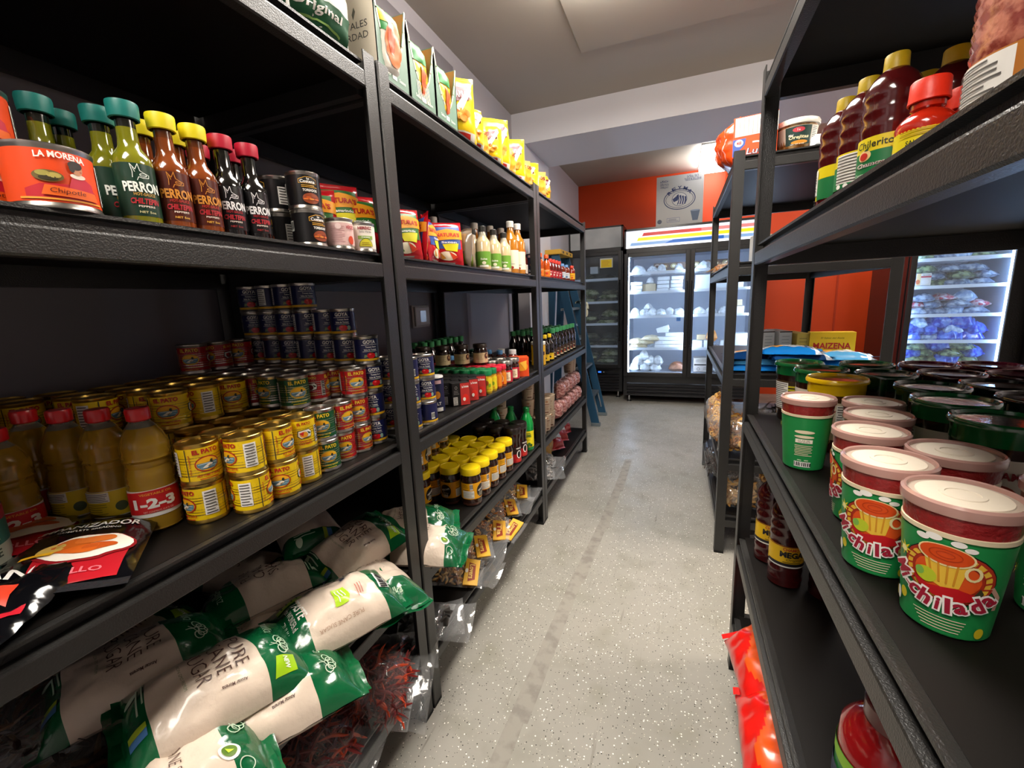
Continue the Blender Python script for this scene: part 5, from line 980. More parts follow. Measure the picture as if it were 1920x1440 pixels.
# cream printed paper cups and pink netted bags
q = G(); q.lathe([(.0001, 0), (.030, 0), (.031, .002), (.038, .098), (.039, .100), (.0375, .101), (.036, .095), (.0001, .092)], mat('printed_cup', 'c9b49c', .4), 30); l = L(q, cyl(.031, .002, .038, .098), .006, None, .0006)
for b in (0, .09): l.fine(b-.016, .028, b+.016, .056, 4, P('8a6a58'), 1, .3); l.rect(b-.018, .062, b+.018, .066, P('7a4a3c'), 1); l.ell(b, .080, .008, .006, P('a87c5c'), 1); l.rect(b-.014, .012, b+.014, .018, P('6a3a2c'), 1)
kind('printed_paper_cup', 'cup', q.mesh('printed_paper_cup'))
def pk():
    w, h, t = .108, .205, .055; q = G(); top, bot = pil(w, h, t, 5, .005, .03, 3, 3.6, .4, .01, 60); pil_mesh(q, w, h, t, top, bot, mat('pink_pack', '8a4a48', .35, coat=.4, mottle=('c49a90', 55, .42, .6), bump=(60, .7, .004)), nu=20, nv=24, T=stand(h)); kind('pink_sweets_pack', 'sweets pack', q.mesh('pink_sweets_pack', 60))
pk()
# ---- cooler contents
def blob(nm, w, h, t, cols, seed, cat, wr=.010, coat=.5, rough=.3, T=None, deco=None, bump=(35, .8, .006)):
    q = G(); top, bot = pil(w, h, t, seed, wr, .08, 2.2, 2.4, .5, .0, 20)
    mm = mat('blob_'+nm, cols[0], rough, coat=coat, mottle=(cols[1], 26, .42, .58) if len(cols) > 1 else None, bump=bump)
    pil_mesh(q, w, h, t, top, bot, mm, nu=16, nv=16, T=T)
    if deco: deco(L(q, top, .01, .01, .001))
    kind(nm, cat, q.mesh(nm, 70))
blob('white_bag', .17, .15, .075, ['dfe6ec', 'b4bcc4'], 3, 'bag'); blob('cream_tortilla_bag', .22, .20, .050, ['e3d8bc', 'cdbd98'], 8, 'bag', .006); blob('round_white_bag', .13, .12, .085, ['e6edf2', 'c4ccd4'], 12, 'bag', .005)
blob('vegetable_bag', .24, .20, .06, ['6a7446', 'b4b894'], 5, 'bag', .010); blob('pale_vegetable_bag', .24, .19, .05, ['84826a', '4a4c3c'], 15, 'bag', .010); blob('dark_vegetable_bag', .24, .19, .05, ['4c5048', '20241e'], 25, 'bag', .010)
blob('blue_bag', .20, .17, .085, ['1430a8', '5a80d8'], 7, 'bag', .012, .8, .15); blob('grey_bag', .24, .18, .05, ['5a6a84', 'a8b4c4'], 9, 'bag', .010, .8, .15); blob('bluish_white_bag', .15, .13, .07, ['cfe2f2', '8aa4c8'], 19, 'bag', .010, .8, .15); blob('green_leaf_bag', .24, .16, .05, ['3a4a30', '8a9a6a'], 29, 'bag', .010, .8, .2); blob('red_white_bag', .20, .14, .045, ['d8ccd4', 'b83a4c'], 39, 'bag', .008, .8, .2)
blob('brown_loaf_bag', .20, .12, .08, ['6a3a24', '8a5434'], 49, 'bag', .006); blob('orange_bag', .12, .14, .10, ['d8842c', 'e8a050'], 59, 'bag', .006)
def foam(nm, w, d, h, c1, n): 
    q = G(); 
    for k in range(n): z = h*k/n; q.box(-w/2, w/2, -d/2, d/2, z+.001, z+h/n-.002, mat('foam_'+c1, c1, .5), .006)
    kind(nm, 'container', q.mesh(nm))
foam('white_food_container', .13, .14, .042, 'e4ecf2', 1); foam('white_carton', .11, .06, .045, 'f0f6fa', 1); foam('printed_white_carton', .10, .12, .09, 'e9eff4', 1); foam('kraft_container', .15, .14, .10, 'c4b494', 1)
foam('large_white_box', .17, .16, .17, 'd5dde2', 1)
q = G(); q.box(-.13, .13, -.012, .012, 0, .11, P('5a4a44', .4), .002); l = L(q, plane_front(-.012), off=.0008); [l.ell(-.09+.09*k, .07, .035, .028, P(cc), 1) for k, cc in enumerate(('c8b4a4', '7a5a3c', 'a8a070'))]; [l.ell(-.09+.09*k, .07, .018, .014, P(cc), 2) for k, cc in enumerate(('5a3c34', 'd8c8a0', 'e0dcc0'))]; l.rect(-.13, .008, .13, .026, P('d8c024'), 1); l.rect(-.13, .0, -.03, .04, P('2a3450'), 1.5)
kind('printed_food_box', 'box', q.mesh('printed_food_box'))
q = G(); q.box(-.10, .10, -.09, .09, 0, .16, P('b0a8a0', .6), .003); l = L(q, plane_front(-.09), off=.0008); l.rect(-.095, .075, .095, .092, BLK, 1); l.fine(-.08, .11, .06, .15, 3, P('6a645c'), 1); l.ring(-.05, .035, .015, .015, .004, BLK, 1, 14); l.fine(0, .02, .08, .06, 3, P('7a746c'), 1)
kind('grey_shipping_box', 'box', q.mesh('grey_shipping_box'))
q = G(); q.box(-.05, .05, -.002, 0, 0, .10, P('e8e2d8', .4)); l = L(q, plane_front(-.002), off=.0006); l.rect(-.05, .0, -.02, .10, P('e8c890'), 1); l.rect(-.02, .065, .05, .078, P('b8283c'), 1); l.text('Special', .015, .086, .010, P('3a3a3a'), w=.05); l.ell(-.038, .03, .014, .020, P('c86a3c'), 2); l.ell(.012, .03, .025, .02, P('f2ece6'), 2)
kind('price_card', 'price card', q.mesh('price_card'))
q = G(); q.box(-.022, .022, -.003, .003, 0, .042, P('1880cc', .35)); kind('blue_price_tag', 'price tag', q.mesh('blue_price_tag'))
# ================================================================== PLACEMENT: left racks
CZ = .0725
# ---- nearest rack, third shelf: sauce cans
COLN = ['leftmost', 'second', 'third', 'fourth', 'fifth', 'sixth', 'seventh', 'rightmost']
def cans():
    rr = random.Random(11); y0, sp, x0 = .455, .0652, -.746
    def lab(col, k, j, n, H):
        layer = 'top of its stack' if n == H-1 else ('bottom of its stack' if n == 0 else ORD[n]+' up')
        row = 'front row' if j == 0 else ORD[j]+' row back'
        return '%s sauce can, %s, %s, %s column' % (col, layer, row, COLN[k])
    for j in range(7):
        for k in range(8):
            if k <= 3: col = 'yellow'; H = 2 if j < 3 else 3
            elif k == 4: col = 'green' if j < 3 else 'red'; H = 2 if j == 0 else 3
            elif k == 5: col = 'red'; H = 2 if j == 0 else 3
            elif k == 6: col = 'red'; H = 3
            else: col = 'blue tomato'; H = [4, 5, 5, 6, 6, 6, 6][j]
            if k in (4, 5, 6) and j == 6: H = 4
            if k == 0 and j in (1, 2, 3): continue
            dk = .013 if k == 0 and j == 0 else 0
            kn = {'yellow': 'hot_tomato_sauce_can', 'green': 'jalapeno_sauce_can', 'red': 'red_tomato_sauce_can', 'blue tomato': 'tomato_sauce_can'}[col]
            grp = col+' sauce cans stacked on the nearest left rack'
            for n in range(H):
                x = [-.776, -.738, -.738, -.746, -.755, -.760, -.764, -.768][k]-.0655*j+rr.uniform(-.002, .002)-dk*.8; y = y0+sp*k+rr.uniform(-.0015, .0015)+dk
                e = rr.choice((-45, -15, 10, 35, 60, 95)) if (j, k, n) not in FIX else FIX[(j, k, n)]
                if k == 7: e = rr.choice((0, 8, 16, -6, 60, 22))
                put(kn, (x, y, SZ['c']+CZ*n), face(x, y, extra=e), lab(col, k, j, n, H), grp)
    # extra yellow stacks behind the oil bottles
    for j in range(6, 8):
        for k in range(1, 4):
            for n in range(3):
                x = x0-.0655*j; y = y0-sp*k
                put('hot_tomato_sauce_can', (x, y, SZ['c']+CZ*n), face(x, y, extra=rr.choice((-30, 10, 40))), 'yellow sauce can behind the oil bottles, %s up, %s row, %s column left' % (ORD[n], ORD[j], ORD[k-1]), 'yellow sauce cans stacked on the nearest left rack')
# which side of each front can faces the aisle (degrees turned)
FIX = {(0, 0, 1): 18, (0, 0, 0): 108, (0, 1, 1): 112, (0, 1, 0): 78-360, (0, 2, 1): 48, (0, 2, 0): -8, (0, 3, 1): -78, (0, 3, 0): 112, (0, 4, 1): 2, (0, 4, 0): 14, (0, 5, 1): 42, (0, 5, 0): 12, (1, 5, 2): -110, (0, 6, 2): 14, (0, 6, 1): 10, (0, 6, 0): 44, (1, 4, 2): 16, (3, 3, 2): 5, (3, 2, 2): 112, (3, 1, 2): -10}
cans()
# ---- oil bottles, packets
for i, (x, y, e) in enumerate([(-.842, .420, -4), (-.911, .398, 170), (-.980, .378, 160), (-1.048, .360, 60)]):
    put('cooking_oil_bottle', (x, y, SZ['c']), face(x, y, extra=e), scale=(1, 1, 1.06), label='red capped bottle of golden cooking oil, %s from the aisle in its row' % ORD[i], group='golden cooking oil bottles beside the yellow cans')
for i, (x, y, e) in enumerate([(-.985, .300, 0), (-1.06, .295, 20)]):
    put('cooking_oil_bottle', (x, y, SZ['c']), face(x, y, extra=e), 'dim red capped oil bottle in the shaded left row, %s from the aisle' % ORD[i], 'golden cooking oil bottles beside the yellow cans')
put('large_oil_bottle', (-.905, .205, SZ['c']), face(-.905, .205, 0, 0, 10), 'large squat oil bottle with green and white label in the shade at the far left')
put('large_oil_bottle', (-1.06, .20, SZ['c']), face(-1.06, .20, 0, 0, 0), 'second large oil bottle, dark, just behind the one with the green label', None)
put('breading_packet', (-.818, .300, SZ['c']+.022), scale=.92, rot=(rad(3), rad(5), rad(50)), label='black breading packet with fried chicken picture, front one beside the oil bottle', group='black breading packets lying on the shelf', name='breading_packet')
put('breading_packet_v1', (-.965, .285, SZ['c']+.030), rot=(rad(-2), rad(6), rad(62)), label='black breading packet half under the front one, its picture dim', group='black breading packets lying on the shelf', name='breading_packet')
put('crumpled_packet', (-.790, .185, SZ['c']+.014), rot=(rad(3), rad(-3), rad(34)), label='crumpled black packet at the lower left corner of the picture, glinting', group='black breading packets lying on the shelf', name='breading_packet')
put('crumpled_packet', (-.915, .125, SZ['c']+.034), rot=(rad(6), rad(4), rad(65)), label='black packet lying on another at the left edge of the shelf', group='black breading packets lying on the shelf', name='breading_packet')
# ---- second shelf: sauces
def bz(k, x, y, label, group=None, extra=0, z='b', **kw): put(k, (x, y, SZ[z] if isinstance(z, str) else z), face(x, y, extra=extra), label, group, **kw)
GC = 'orange chipotle pepper cans'
bz('chipotle_pepper_can', -.724, .324, 'orange chipotle pepper can standing alone in front, woman on its label', GC, 14)
bz('chipotle_pepper_can', -.802, .288, 'orange chipotle pepper can at the left edge, bottom of a stack of two', GC, 10); bz('chipotle_pepper_can', -.802, .289, 'orange chipotle pepper can on top of the stack at the left edge', GC, 12, z=SZ['b']+.0735)
GS = 'pepper sauce bottles with dog labels'
for i, (x, y, k, t, e) in enumerate([(-.724, .417, 'green', 'front one of the teal capped green sauce bottles, dog on label', 8), (-.772, .411, 'green', 'second teal capped green sauce bottle, just behind the front one', 30), (-.800, .358, 'green', 'teal capped green sauce bottle standing behind the orange can', 0), (-.830, .395, 'green', 'teal capped green sauce bottle in the third row, cap half hidden', 0), (-.862, .325, 'green', 'dim teal capped sauce bottle behind the orange cans, furthest left', 0),
        (-.722, .463, 'brown', 'left front one of the yellow capped brown sauce bottles', 8), (-.722, .508, 'brown', 'right front one of the yellow capped brown sauce bottles', 14), (-.772, .462, 'brown', 'yellow capped brown sauce bottle between green and brown front bottles', 0), (-.772, .510, 'brown', 'yellow capped brown sauce bottle behind the right front one', 0),
        (-.724, .553, 'black', 'left front one of the red capped black sauce bottles', 8), (-.722, .600, 'black', 'right front one of the red capped black sauce bottles, next to black cans', 12), (-.795, .563, 'black', 'red capped black sauce bottle behind the left front one', 0), (-.772, .606, 'black', 'red capped black sauce bottle behind the right front one', 0)]):
    bz(k+'_pepper_sauce_bottle', x, y, t, GS, e)
GB = 'black roasted pepper cans'
for (x, y, n, t, e) in [(-.726, .725, 0, 'black roasted pepper can, lower one of the front stack', 34), (-.730, .727, 1, 'black roasted pepper can on top of the front stack, grilled peppers on label', 16), (-.800, .722, 0, 'black roasted pepper can, lower one of the stack behind', -60), (-.800, .722, 1, 'black roasted pepper can, upper one of the stack behind', -70), (-.870, .72, 0, 'black roasted pepper can, lower one of the rear stack', 0), (-.870, .72, 1, 'black roasted pepper can, upper one of the rear stack', 0)]:
    bz('roasted_pepper_can', x, y, t, GB, e, z=SZ['b']+.0725*n)
bz('pink_salsa_can', -.714, .800, 'small pale pink salsa can between black can and green salsa can', 'small salsa cans', 8); bz('salsa_can', -.708, .868, 'small salsa can with green tomatillo picture by the rack post', 'small salsa cans', 14)
GP = 'red spice pouches'
for (x, y, z, k, e, t) in [(-.790, .805, 'b', 'green', 0, 'red and green spice pouch behind the pink salsa can'), (-.765, .868, SZ['b']+.02, 'green', 20, 'red and green spice pouch leaning upright behind the green salsa can'), (-.84, .84, 'b', 'green', -30, 'red and green spice pouch tucked behind two others'), (-.745, .905, 'b', 'green', 20, 'red spice pouch squeezed against the rack post')]:
    bz('red_'+k+'_pouch', x, y, t, GP, e, z=z)
put('brown_cardboard_box', (-1.15, .30, SZ['b']), .3, 'dark cardboard box in the shade at the back of the sauce shelf, left end'); put('brown_cardboard_box', (-1.14, .62, SZ['b']), 1.5, 'dark cardboard box in the shade behind the black capped sauces')
# ---- sugar bags and dried goods on the fourth shelf
GSU = 'bags of cane sugar on the fourth shelf'
D = SZ['d']
def bag(k, x, y, z, rx, ry, rz_, label, grp=GSU, nm='sugar_bag'): put(k, (x, y, D+z), scale=1.07 if nm == 'sugar_bag' else None, rot=(rad(rx), rad(ry), rad(rz_)), label=label, group=grp, name=nm)
bag('sugar_bag_v0', -.755, .415, .098, -4, 12, -22, 'sugar bag in front with large dark PURE CANE SUGAR lettering and a lime tag')
bag('sugar_bag_back', -.712, .655, .075, 0, 12, -26, 'sugar bag turned backwards, cream with lime green patch and barcode')
bag('sugar_bag_side', -.722, .290, .035, 0, 8, -28, 'sugar bag at the front edge showing its green end and round emblem')
bag('sugar_bag_v1', -.700, .475, .020, 0, 4, -30, 'cream sugar bag lying under the front one, right at the shelf edge')
bag('sugar_bag_v1', -.930, .385, .105, 0, 8, -24, 'dim sugar bag behind the front one, its lettering half hidden')
bag('sugar_bag_v2', -.930, .640, .080, -3, 12, 152, 'sugar bag in the middle of the pile with upside-down lettering')
bag('sugar_bag_v0', -.830, .850, .100, 6, 16, -20+10, 'sugar bag resting high near the rack post, dark green lower end')
bag('sugar_bag_side', -.735, .805, .030, 0, 8, 70, 'green ended sugar bag under the one near the post, leaf emblem showing')
bag('sugar_bag_v2', -1.02, .86, .125, 0, 5, 60, 'sugar bag at the top back of the pile, mostly cream')
bag('sugar_bag_v1', -1.10, .70, .060, 0, 5, 100, 'dark sugar bag deep at the back of the pile')
bag('sugar_bag_v2', -.90, .86, .030, 0, 0, 30, 'sugar bag buried at the bottom of the pile near the post')
bag('sugar_bag_v0', -1.09, .43, .050, 0, 0, 10, 'sugar bag lying in the dark at the back left of the pile')
bag('sugar_bag_side', -.86, .56, .025, 0, 0, 120, 'green sugar bag end peeking out under the middle of the pile')
bag('sugar_bag_v1', -.800, 1.085, .045, 0, 8, -62, 'sugar bag alone on the middle rack beside the coffee jars', GSU)
bag('sugar_bag_side', -.735, 1.030, .020, 0, 6, -75, 'green wrapped sugar bag corner under the one on the middle rack')
bag('brown_dried_goods_bag', -.90, .17, .03, 0, 0, 30, 'clear bag of brown dried goods in the dark lower left corner', 'clear bags of brown dried goods', 'dried_goods_bag')
bag('brown_dried_goods_bag', -1.02, .24, .08, 0, 5, 70, 'clear bag of brown dried goods lying on top behind the lower left one', 'clear bags of brown dried goods', 'dried_goods_bag')
# ---- bottom shelf: chili bags
E_ = SZ['e']
put('dried_chili_bag', (-.765, .765, E_+.035), rot=(rad(-8), rad(14), rad(-68)), label='clear bag of dried red chilies poking out over the lowest shelf by the post', group='clear bags of dried red chilies')
put('dried_chili_bag', (-.780, .56, E_+.035), rot=(0, rad(4), rad(-80)), label='clear bag of dried red chilies at the bottom edge of the picture', group='clear bags of dried red chilies')
# ---- top shelf of the left racks
A_ = SZ['a']
GCB = 'torn green display cartons on the top shelf'
put('green_white_chip_bag', (-.755, .650, A_), face(-.755, .650, 0.2, .2), 'clear chip bag with green panels at the top edge of the picture', 'chip bags on the top shelf'); put('green_white_chip_bag', (-.752, .815, A_), face(-.752, .815, .2, .5), 'golden chip bag with green print next to the cream side of a carton', 'chip bags on the top shelf')
put('green_white_chip_bag', (-.90, .72, A_), face(-.90, .72, .2, .2, 15), 'chip bag standing behind the two front chip bags', 'chip bags on the top shelf')
put('cream_sided_carton', (-.855, 1.054, A_), rad(90), 'torn green carton whose near side is cream with dark lettering', GCB, name='torn_display_carton'); put('striped_display_carton', (-.855, 1.194, A_), rad(90), 'green carton torn open with cream stripes, middle of three', GCB); put('torn_display_carton', (-.855, 1.333, A_), rad(90), 'green carton torn open, last before the yellow snack bags', GCB)
for i, (y, k) in enumerate([(1.048, 'spice_sachet'), (1.190, 'green_yellow_sachet'), (1.330, 'green_yellow_sachet')]): put(k, (-.742, y, A_+.005), rad(90), 'printed sachet standing inside the %s torn green carton' % ('first', 'middle', 'last')[i], 'sachets in the green cartons', name='sachet')
GY = 'snack bags standing on the top shelf'
put('yellow_snack_bag', (-.770, 1.500, A_), face(-.77, 1.5, .3, .4), 'tall yellow snack bag right after the green cartons', GY)
pl = [(1.60, 'crumpled_yellow_snack_bag'), (1.69, 'tan_snack_bag'), (1.78, 'crumpled_yellow_snack_bag'), (1.87, 'yellow_snack_bag'), (1.97, 'tan_snack_bag'), (2.08, 'yellow_snack_bag'), (2.20, 'tan_snack_bag'), (2.32, 'crumpled_yellow_snack_bag'), (2.44, 'tan_snack_bag'), (2.57, 'crumpled_yellow_snack_bag')]
for i, (y, k) in enumerate(pl): put(k, (-.765-.012*(i % 2), y, A_), face(-.77, y, .3, .6, [0, 20, -15, 8, 25][i % 5]), '%s snack bag on the top shelf, %s after the tall yellow one' % ('tan' if k[0] == 't' else 'bright yellow', ORD[i]), GY, name='snack_bag', scale=[.86, .8, .84, .98, .78, .9, .8, .84, .82, .86][i])
# ---- middle rack, second shelf
for i, (x, y, k, e) in enumerate([(-.735, 1.085, 'green', 26), (-.80, 1.12, 'blue', 10), (-.75, 1.175, 'blue', -70), (-.83, 1.19, 'green', 0), (-.735, 1.235, 'blue', 75), (-.80, 1.26, 'blue', 60), (-.735, 1.33, 'blue', 14), (-.80, 1.35, 'blue', 20)]):
    bz('red_%s_pouch' % k, x, y, '%s spice pouch, %s from the post on the middle rack' % ('red and green' if k == 'green' else 'red and blue', ORD[i]), GP, e)
bz('kraft_pouch', -.735, 1.435, 'brown pouch with clear window turned sideways, left of the dressing bottles', 'brown window pouches', -60); bz('kraft_pouch', -.775, 1.505, 'brown pouch with a white window facing the aisle', 'brown window pouches', 5)
GD = 'bottles in the middle of the second shelf'
for i, (x, y) in enumerate([(-.735, 1.615), (-.730, 1.715), (-.725, 1.815)]): bz('dressing_bottle', x, y, 'pale dressing bottle with green label, %s of three' % ORD[i], GD, 4)
bz('dressing_bottle', -.80, 1.66, 'pale dressing bottle in the second row behind the front three', GD, 0)
for i, (x, y) in enumerate([(-.735, 1.925), (-.730, 2.005)]): bz('amber_syrup_bottle', x, y, 'tall amber bottle with cream label, %s one' % ('front' if i == 0 else 'right hand'), 'tall amber bottles', 6)
for i, (x, y) in enumerate([(-.92, 1.56), (-.92, 1.74), (-.89, 1.87), (-.86, 1.98), (-.84, 2.07)]): bz('clear_amber_bottle' if i < 2 else 'amber_syrup_bottle', x, y, '%s white capped bottle in the back row, %s from the left' % ('dim' if i < 2 else 'amber', ORD[i]), 'white capped bottles in the back row')
bz('dark_red_sauce_bottle', -.735, 2.075, 'dark red sauce bottle at the right end of the middle rack shelf', 'red capped sauce bottles'); bz('dark_red_sauce_bottle', -.745, 2.130, 'dark red sauce bottle tucked against the far post', 'red capped sauce bottles')
# ---- middle rack, third shelf
C_ = SZ['c']
GT = 'blue tomato sauce cans on the middle rack'
rr = random.Random(5)
for a, (x, y, H) in enumerate([(-.738, 1.040, 3), (-.728, 1.110, 3), (-.806, 1.040, 3), (-.795, 1.112, 3)]):
    for n in range(H): put('tomato_sauce_can', (x+rr.uniform(-.003, .003), y, C_+CZ*n), face(x, y, extra=[6, 14, -62, 10, 4, 0][(a*2+n) % 6]), 'blue tomato sauce can, %s of the %s stack beside the salt' % (('bottom', 'middle', 'top')[n], ('front left', 'front right', 'rear left', 'rear right')[a]), GT)
bz('salt_canister', -.775, 1.245, 'white and blue salt canister behind the blue cans', 'salt canisters', 6, z='c'); bz('salt_canister', -.800, 1.180, 'second salt canister, mostly hidden by the blue cans', 'salt canisters', 0, z='c')
for a, y in enumerate([1.345, 1.418, 1.490]):
    for j in range(6): bz('small_black_spice_box', -.735-.037*j, y, 'small black spice box, %s, %s' % (['left file', 'middle file', 'right file'][a], 'front one' if j == 0 else ORD[j]+' back'), 'small black spice boxes', 20 if j == 0 and a < 2 else 10, z='c')
JR = [(1.555, 'green_lidded_jar', 'green'), (1.605, 'green_lidded_jar', 'green'), (1.660, 'red_lidded_jar', 'red'), (1.712, 'red_lidded_jar', 'red')]
for a, (y, k, cn) in enumerate(JR):
    for j in range(9): bz(k, -.722-.047*j, y, 'small jar with %s lid, %s, %s' % (cn, 'nearer file' if a % 2 == 0 else 'farther file', 'front one' if j == 0 else ORD[j]+' back'), 'small spice jars with %s lids' % cn, rr.choice((0, 15, -20)), z='c')
for a, y in enumerate([1.775, 1.855]):
    for j in range(4): bz('mole_paste_jar', -.728-.07*j, y+.01*a, 'dark paste jar with red band label, %s, %s' % (('left file', 'right file')[a], 'front one' if j == 0 else ORD[j]+' back'), 'dark paste jars with cream and red labels', 8, z='c')
q = G(); q.box(-.045, .045, -.04, .04, 0, .095, P('d8481c', .4), .002); l = L(q, plane_front(-.04), off=.0008); l.ell(.01, .05, .03, .022, P('e8941c'), 1); l.poly([(-.04, .01), (-.01, .06), (.0, .02)], P('8a1c14'), 2); l.poly([(.0, .07), (.035, .08), (.03, .03)], P('f0b43c'), 2)
kind('orange_sauce_box', 'box', q.mesh('orange_sauce_box')); bz('orange_sauce_box', -.735, 1.975, 'bright orange printed box by the far post of the middle rack', None, 5, z='c')
SBX = [(-.835, 1.50), (-.875, 1.60), (-.84, 1.71)]
for i, (x, y) in enumerate([(-.80, 1.735), (-.87, 1.690), (-.94, 1.645), (-1.01, 1.60), (-1.08, 1.55)]): bz('dulce_de_leche_jar', x-.02, y-.02, 'dark jar with cream label standing on small jar lids, %s from the aisle' % ORD[i], 'dark jars with cream labels', 12, z=C_+.0965 if y > 1.5 else 'c')
for i, (x, y) in enumerate([(-1.02, 1.80), (-.96, 1.95), (-.93, 2.05), (-.88, 2.10)]): bz('blue_capped_bottle' if i % 2 == 0 else 'white_capped_bottle', x, y, '%s capped small drink bottle at the back, %s from the left' % ('blue' if i % 2 == 0 else 'white', ORD[i]), 'small capped drink bottles', 0, z='c')
bz('blue_capped_bottle', -.86, 2.03, 'blue capped small drink bottle in front of the back ones', 'small capped drink bottles', 0, z='c'); bz('white_capped_bottle', -.80, 2.06, 'white capped small drink bottle nearest the far post', 'small capped drink bottles', 0, z='c')
bz('green_capped_jar', -1.05, 1.96, 'dim jar with dark green lid at the back', 'jars with dark green lids', 0, z='c'); bz('green_capped_jar', -1.02, 2.08, 'second dim jar with dark green lid, right of the first', 'jars with dark green lids', 0, z='c')
for i in range(14): x = -1.18+.055*(i//7); y = 1.74+.062*(i % 7); bz('soy_sauce_bottle', x, y, 'dim green capped sauce bottle in the back, %s row, %s from the left' % (('rear', 'nearer')[i//7], ORD[i % 7]), 'green capped dark sauce bottles', 0, z='c')
# ---- middle rack, fourth shelf: coffee jars
for a, x in enumerate([-.738, -.822, -.906, -.990]):
    for j in range(5):
        y = 1.395+.086*j-.012*a; e = [-18, 28, 48, 52, 50][j] if a == 0 else rr.choice((-10, 30, 60))
        bz('instant_coffee_jar', x, y, 'yellow lidded coffee jar, %s row from the aisle, %s from the left' % (ORD[a], ORD[j]), 'yellow lidded coffee jars', e, z='d')
bz('instant_coffee_jar', -.908, 1.300, 'yellow lidded coffee jar at the left end, in the shade', 'yellow lidded coffee jars', -20, z='d')
for i, (x, y) in enumerate([(-.915, 1.315), (-.950, 1.400), (-.965, 1.49), (-.975, 1.58)]): bz('instant_coffee_jar', x, y-.01, 'coffee jar stacked on top of the others under the shelf, %s from the left' % ORD[i], 'yellow lidded coffee jars', rr.choice((0, 30)), z=D+.1515)
for i, (x, y) in enumerate([(-.735, 1.845), (-.735, 1.935), (-.820, 1.84), (-.820, 1.93), (-.905, 1.84), (-.905, 1.93)]): bz('dark_coffee_jar', x, y, 'dark lidded coffee jar, %s' % ['front left one with red and black label', 'front right one beside the green bottle', 'second row left', 'second row right', 'third row left', 'third row right'][i], 'dark lidded coffee jars', 45 if i < 2 else 0, z='d')
for i, (x, y) in enumerate([(-.728, 2.035), (-.815, 2.035), (-.905, 2.02)]): bz('lime_juice_bottle', x, y, 'green lime juice bottle with yellow label, %s' % ['front one', 'second one, shaded', 'third one, deepest in shade'][i], 'green lime juice bottles', 10, z='d')
for i, (x, y, n) in enumerate([(-.90, 2.10, 0), (-.90, 2.10, 1), (-.90, 2.10, 2)]): bz('printed_paper_cup', x, y, 'beige printed cup behind the lime juice bottles, %s of its stack' % ('bottom', 'middle', 'top')[n], 'beige printed cups', 0, z=D+.1015*n, name='printed_cup')
# ---- middle rack, lowest shelf: snack bags hanging over the edge
GK = 'small clear snack bags on the lowest shelf'
def sn(k, x, y, z, rx, ry, rz_, t): put(k, (x, y, E_+z), rot=(rad(rx), rad(ry), rad(rz_)), label=t, group=GK, name='snack_bag')
sn('snack_bag_with_card', -.800, 1.290, .035, -6, 16, -72, 'snack bag with mustard card and brown logo, nearest the left post'); sn('snack_bag_with_card', -.805, 1.400, .060, 0, 14, -58, 'snack bag with mustard card, second in the overlapping row')
sn('clear_snack_bag', -.790, 1.470, .035, 0, 12, -80, 'clear bag of dark snacks between two mustard cards'); sn('crispy_snack_bag_with_card', -.790, 1.560, .055, 0, 14, -68, 'snack bag with folded mustard card in the middle of the row')
sn('snack_bag_with_card', -.760, 1.660, .040, -4, 16, -100, 'snack bag with large mustard card and dark writing, right of middle'); sn('crispy_snack_bag_with_card', -.810, 1.760, .060, 0, 12, -60, 'snack bag with brown card leaning in the upper right of the row')
sn('clear_snack_bag', -.800, 1.86, .050, 0, 8, -85, 'clear dark snack bag near the far post'); sn('snack_bag_with_card', -.820, 1.93, .070, 0, 10, -70, 'tan snack bag highest in the row near the far post'); sn('clear_snack_bag', -.815, 2.03, .040, 0, 5, -95, 'clear bag against the far post of the middle rack')
sn('plain_clear_bag', -.752, 1.060, .020, 0, 14, -78, 'empty looking clear bag poking past the near post, upper one'); sn('plain_clear_bag', -.785, 1.050, .008, 0, 10, -60, 'glinting clear bag under the other beside the near post'); sn('plain_clear_bag', -.770, 1.36, .010, 0, 6, -90, 'clear bag flap under the mustard cards'); sn('plain_clear_bag', -.80, .905, .010, 0, 10, -60, 'shiny clear bag behind the left post')
put('red_foil_snack_bag', (-.86, 2.08, E_+.02), rot=(rad(-60), 0, rad(60)), label='red foil snack bag glimpsed behind the far post', group=GK, name='snack_bag')
# ---- far rack
SB = [('hot_sauce_bottle', -.735, 2.300, 'orange capped hot sauce bottle next to the near post of the far rack'), ('hot_sauce_bottle', -.735, 2.375, 'dark neck hot sauce bottle, second on the far rack'), ('red_capped_sauce_bottle', -.80, 2.40, 'red capped sauce bottle behind the orange labelled one'), ('hot_sauce_bottle', -.730, 2.485, 'squat orange labelled sauce bottle'), ('red_capped_sauce_bottle', -.735, 2.580, 'red capped red labelled sauce bottle, first of the row'), ('red_capped_sauce_bottle', -.735, 2.650, 'red capped red labelled sauce bottle, second of the row'), ('red_capped_sauce_bottle', -.735, 2.720, 'red capped red labelled sauce bottle, third of the row'), ('red_capped_sauce_bottle', -.735, 2.790, 'red capped red labelled sauce bottle, fourth of the row'), ('small_flat_sauce_bottle', -.735, 2.870, 'small sauce bottle with blue cap and pale label, left one'), ('small_flat_sauce_bottle', -.735, 2.985, 'small sauce bottle with blue cap and pale label, right one'), ('yellow_label_sauce_bottle', -.735, 3.150, 'round red sauce bottle with yellow label at the far end'), ('yellow_label_sauce_bottle', -.80, 3.02, 'round red sauce bottle behind the blue capped ones')]
for k, x, y, t in SB: bz(k, x, y, t, 'small sauce bottles on the far rack', 5)
bz('salt_canister', -.745, 2.255, 'slim canister with cream print at the start of the far rack', None, 0)
i = 0
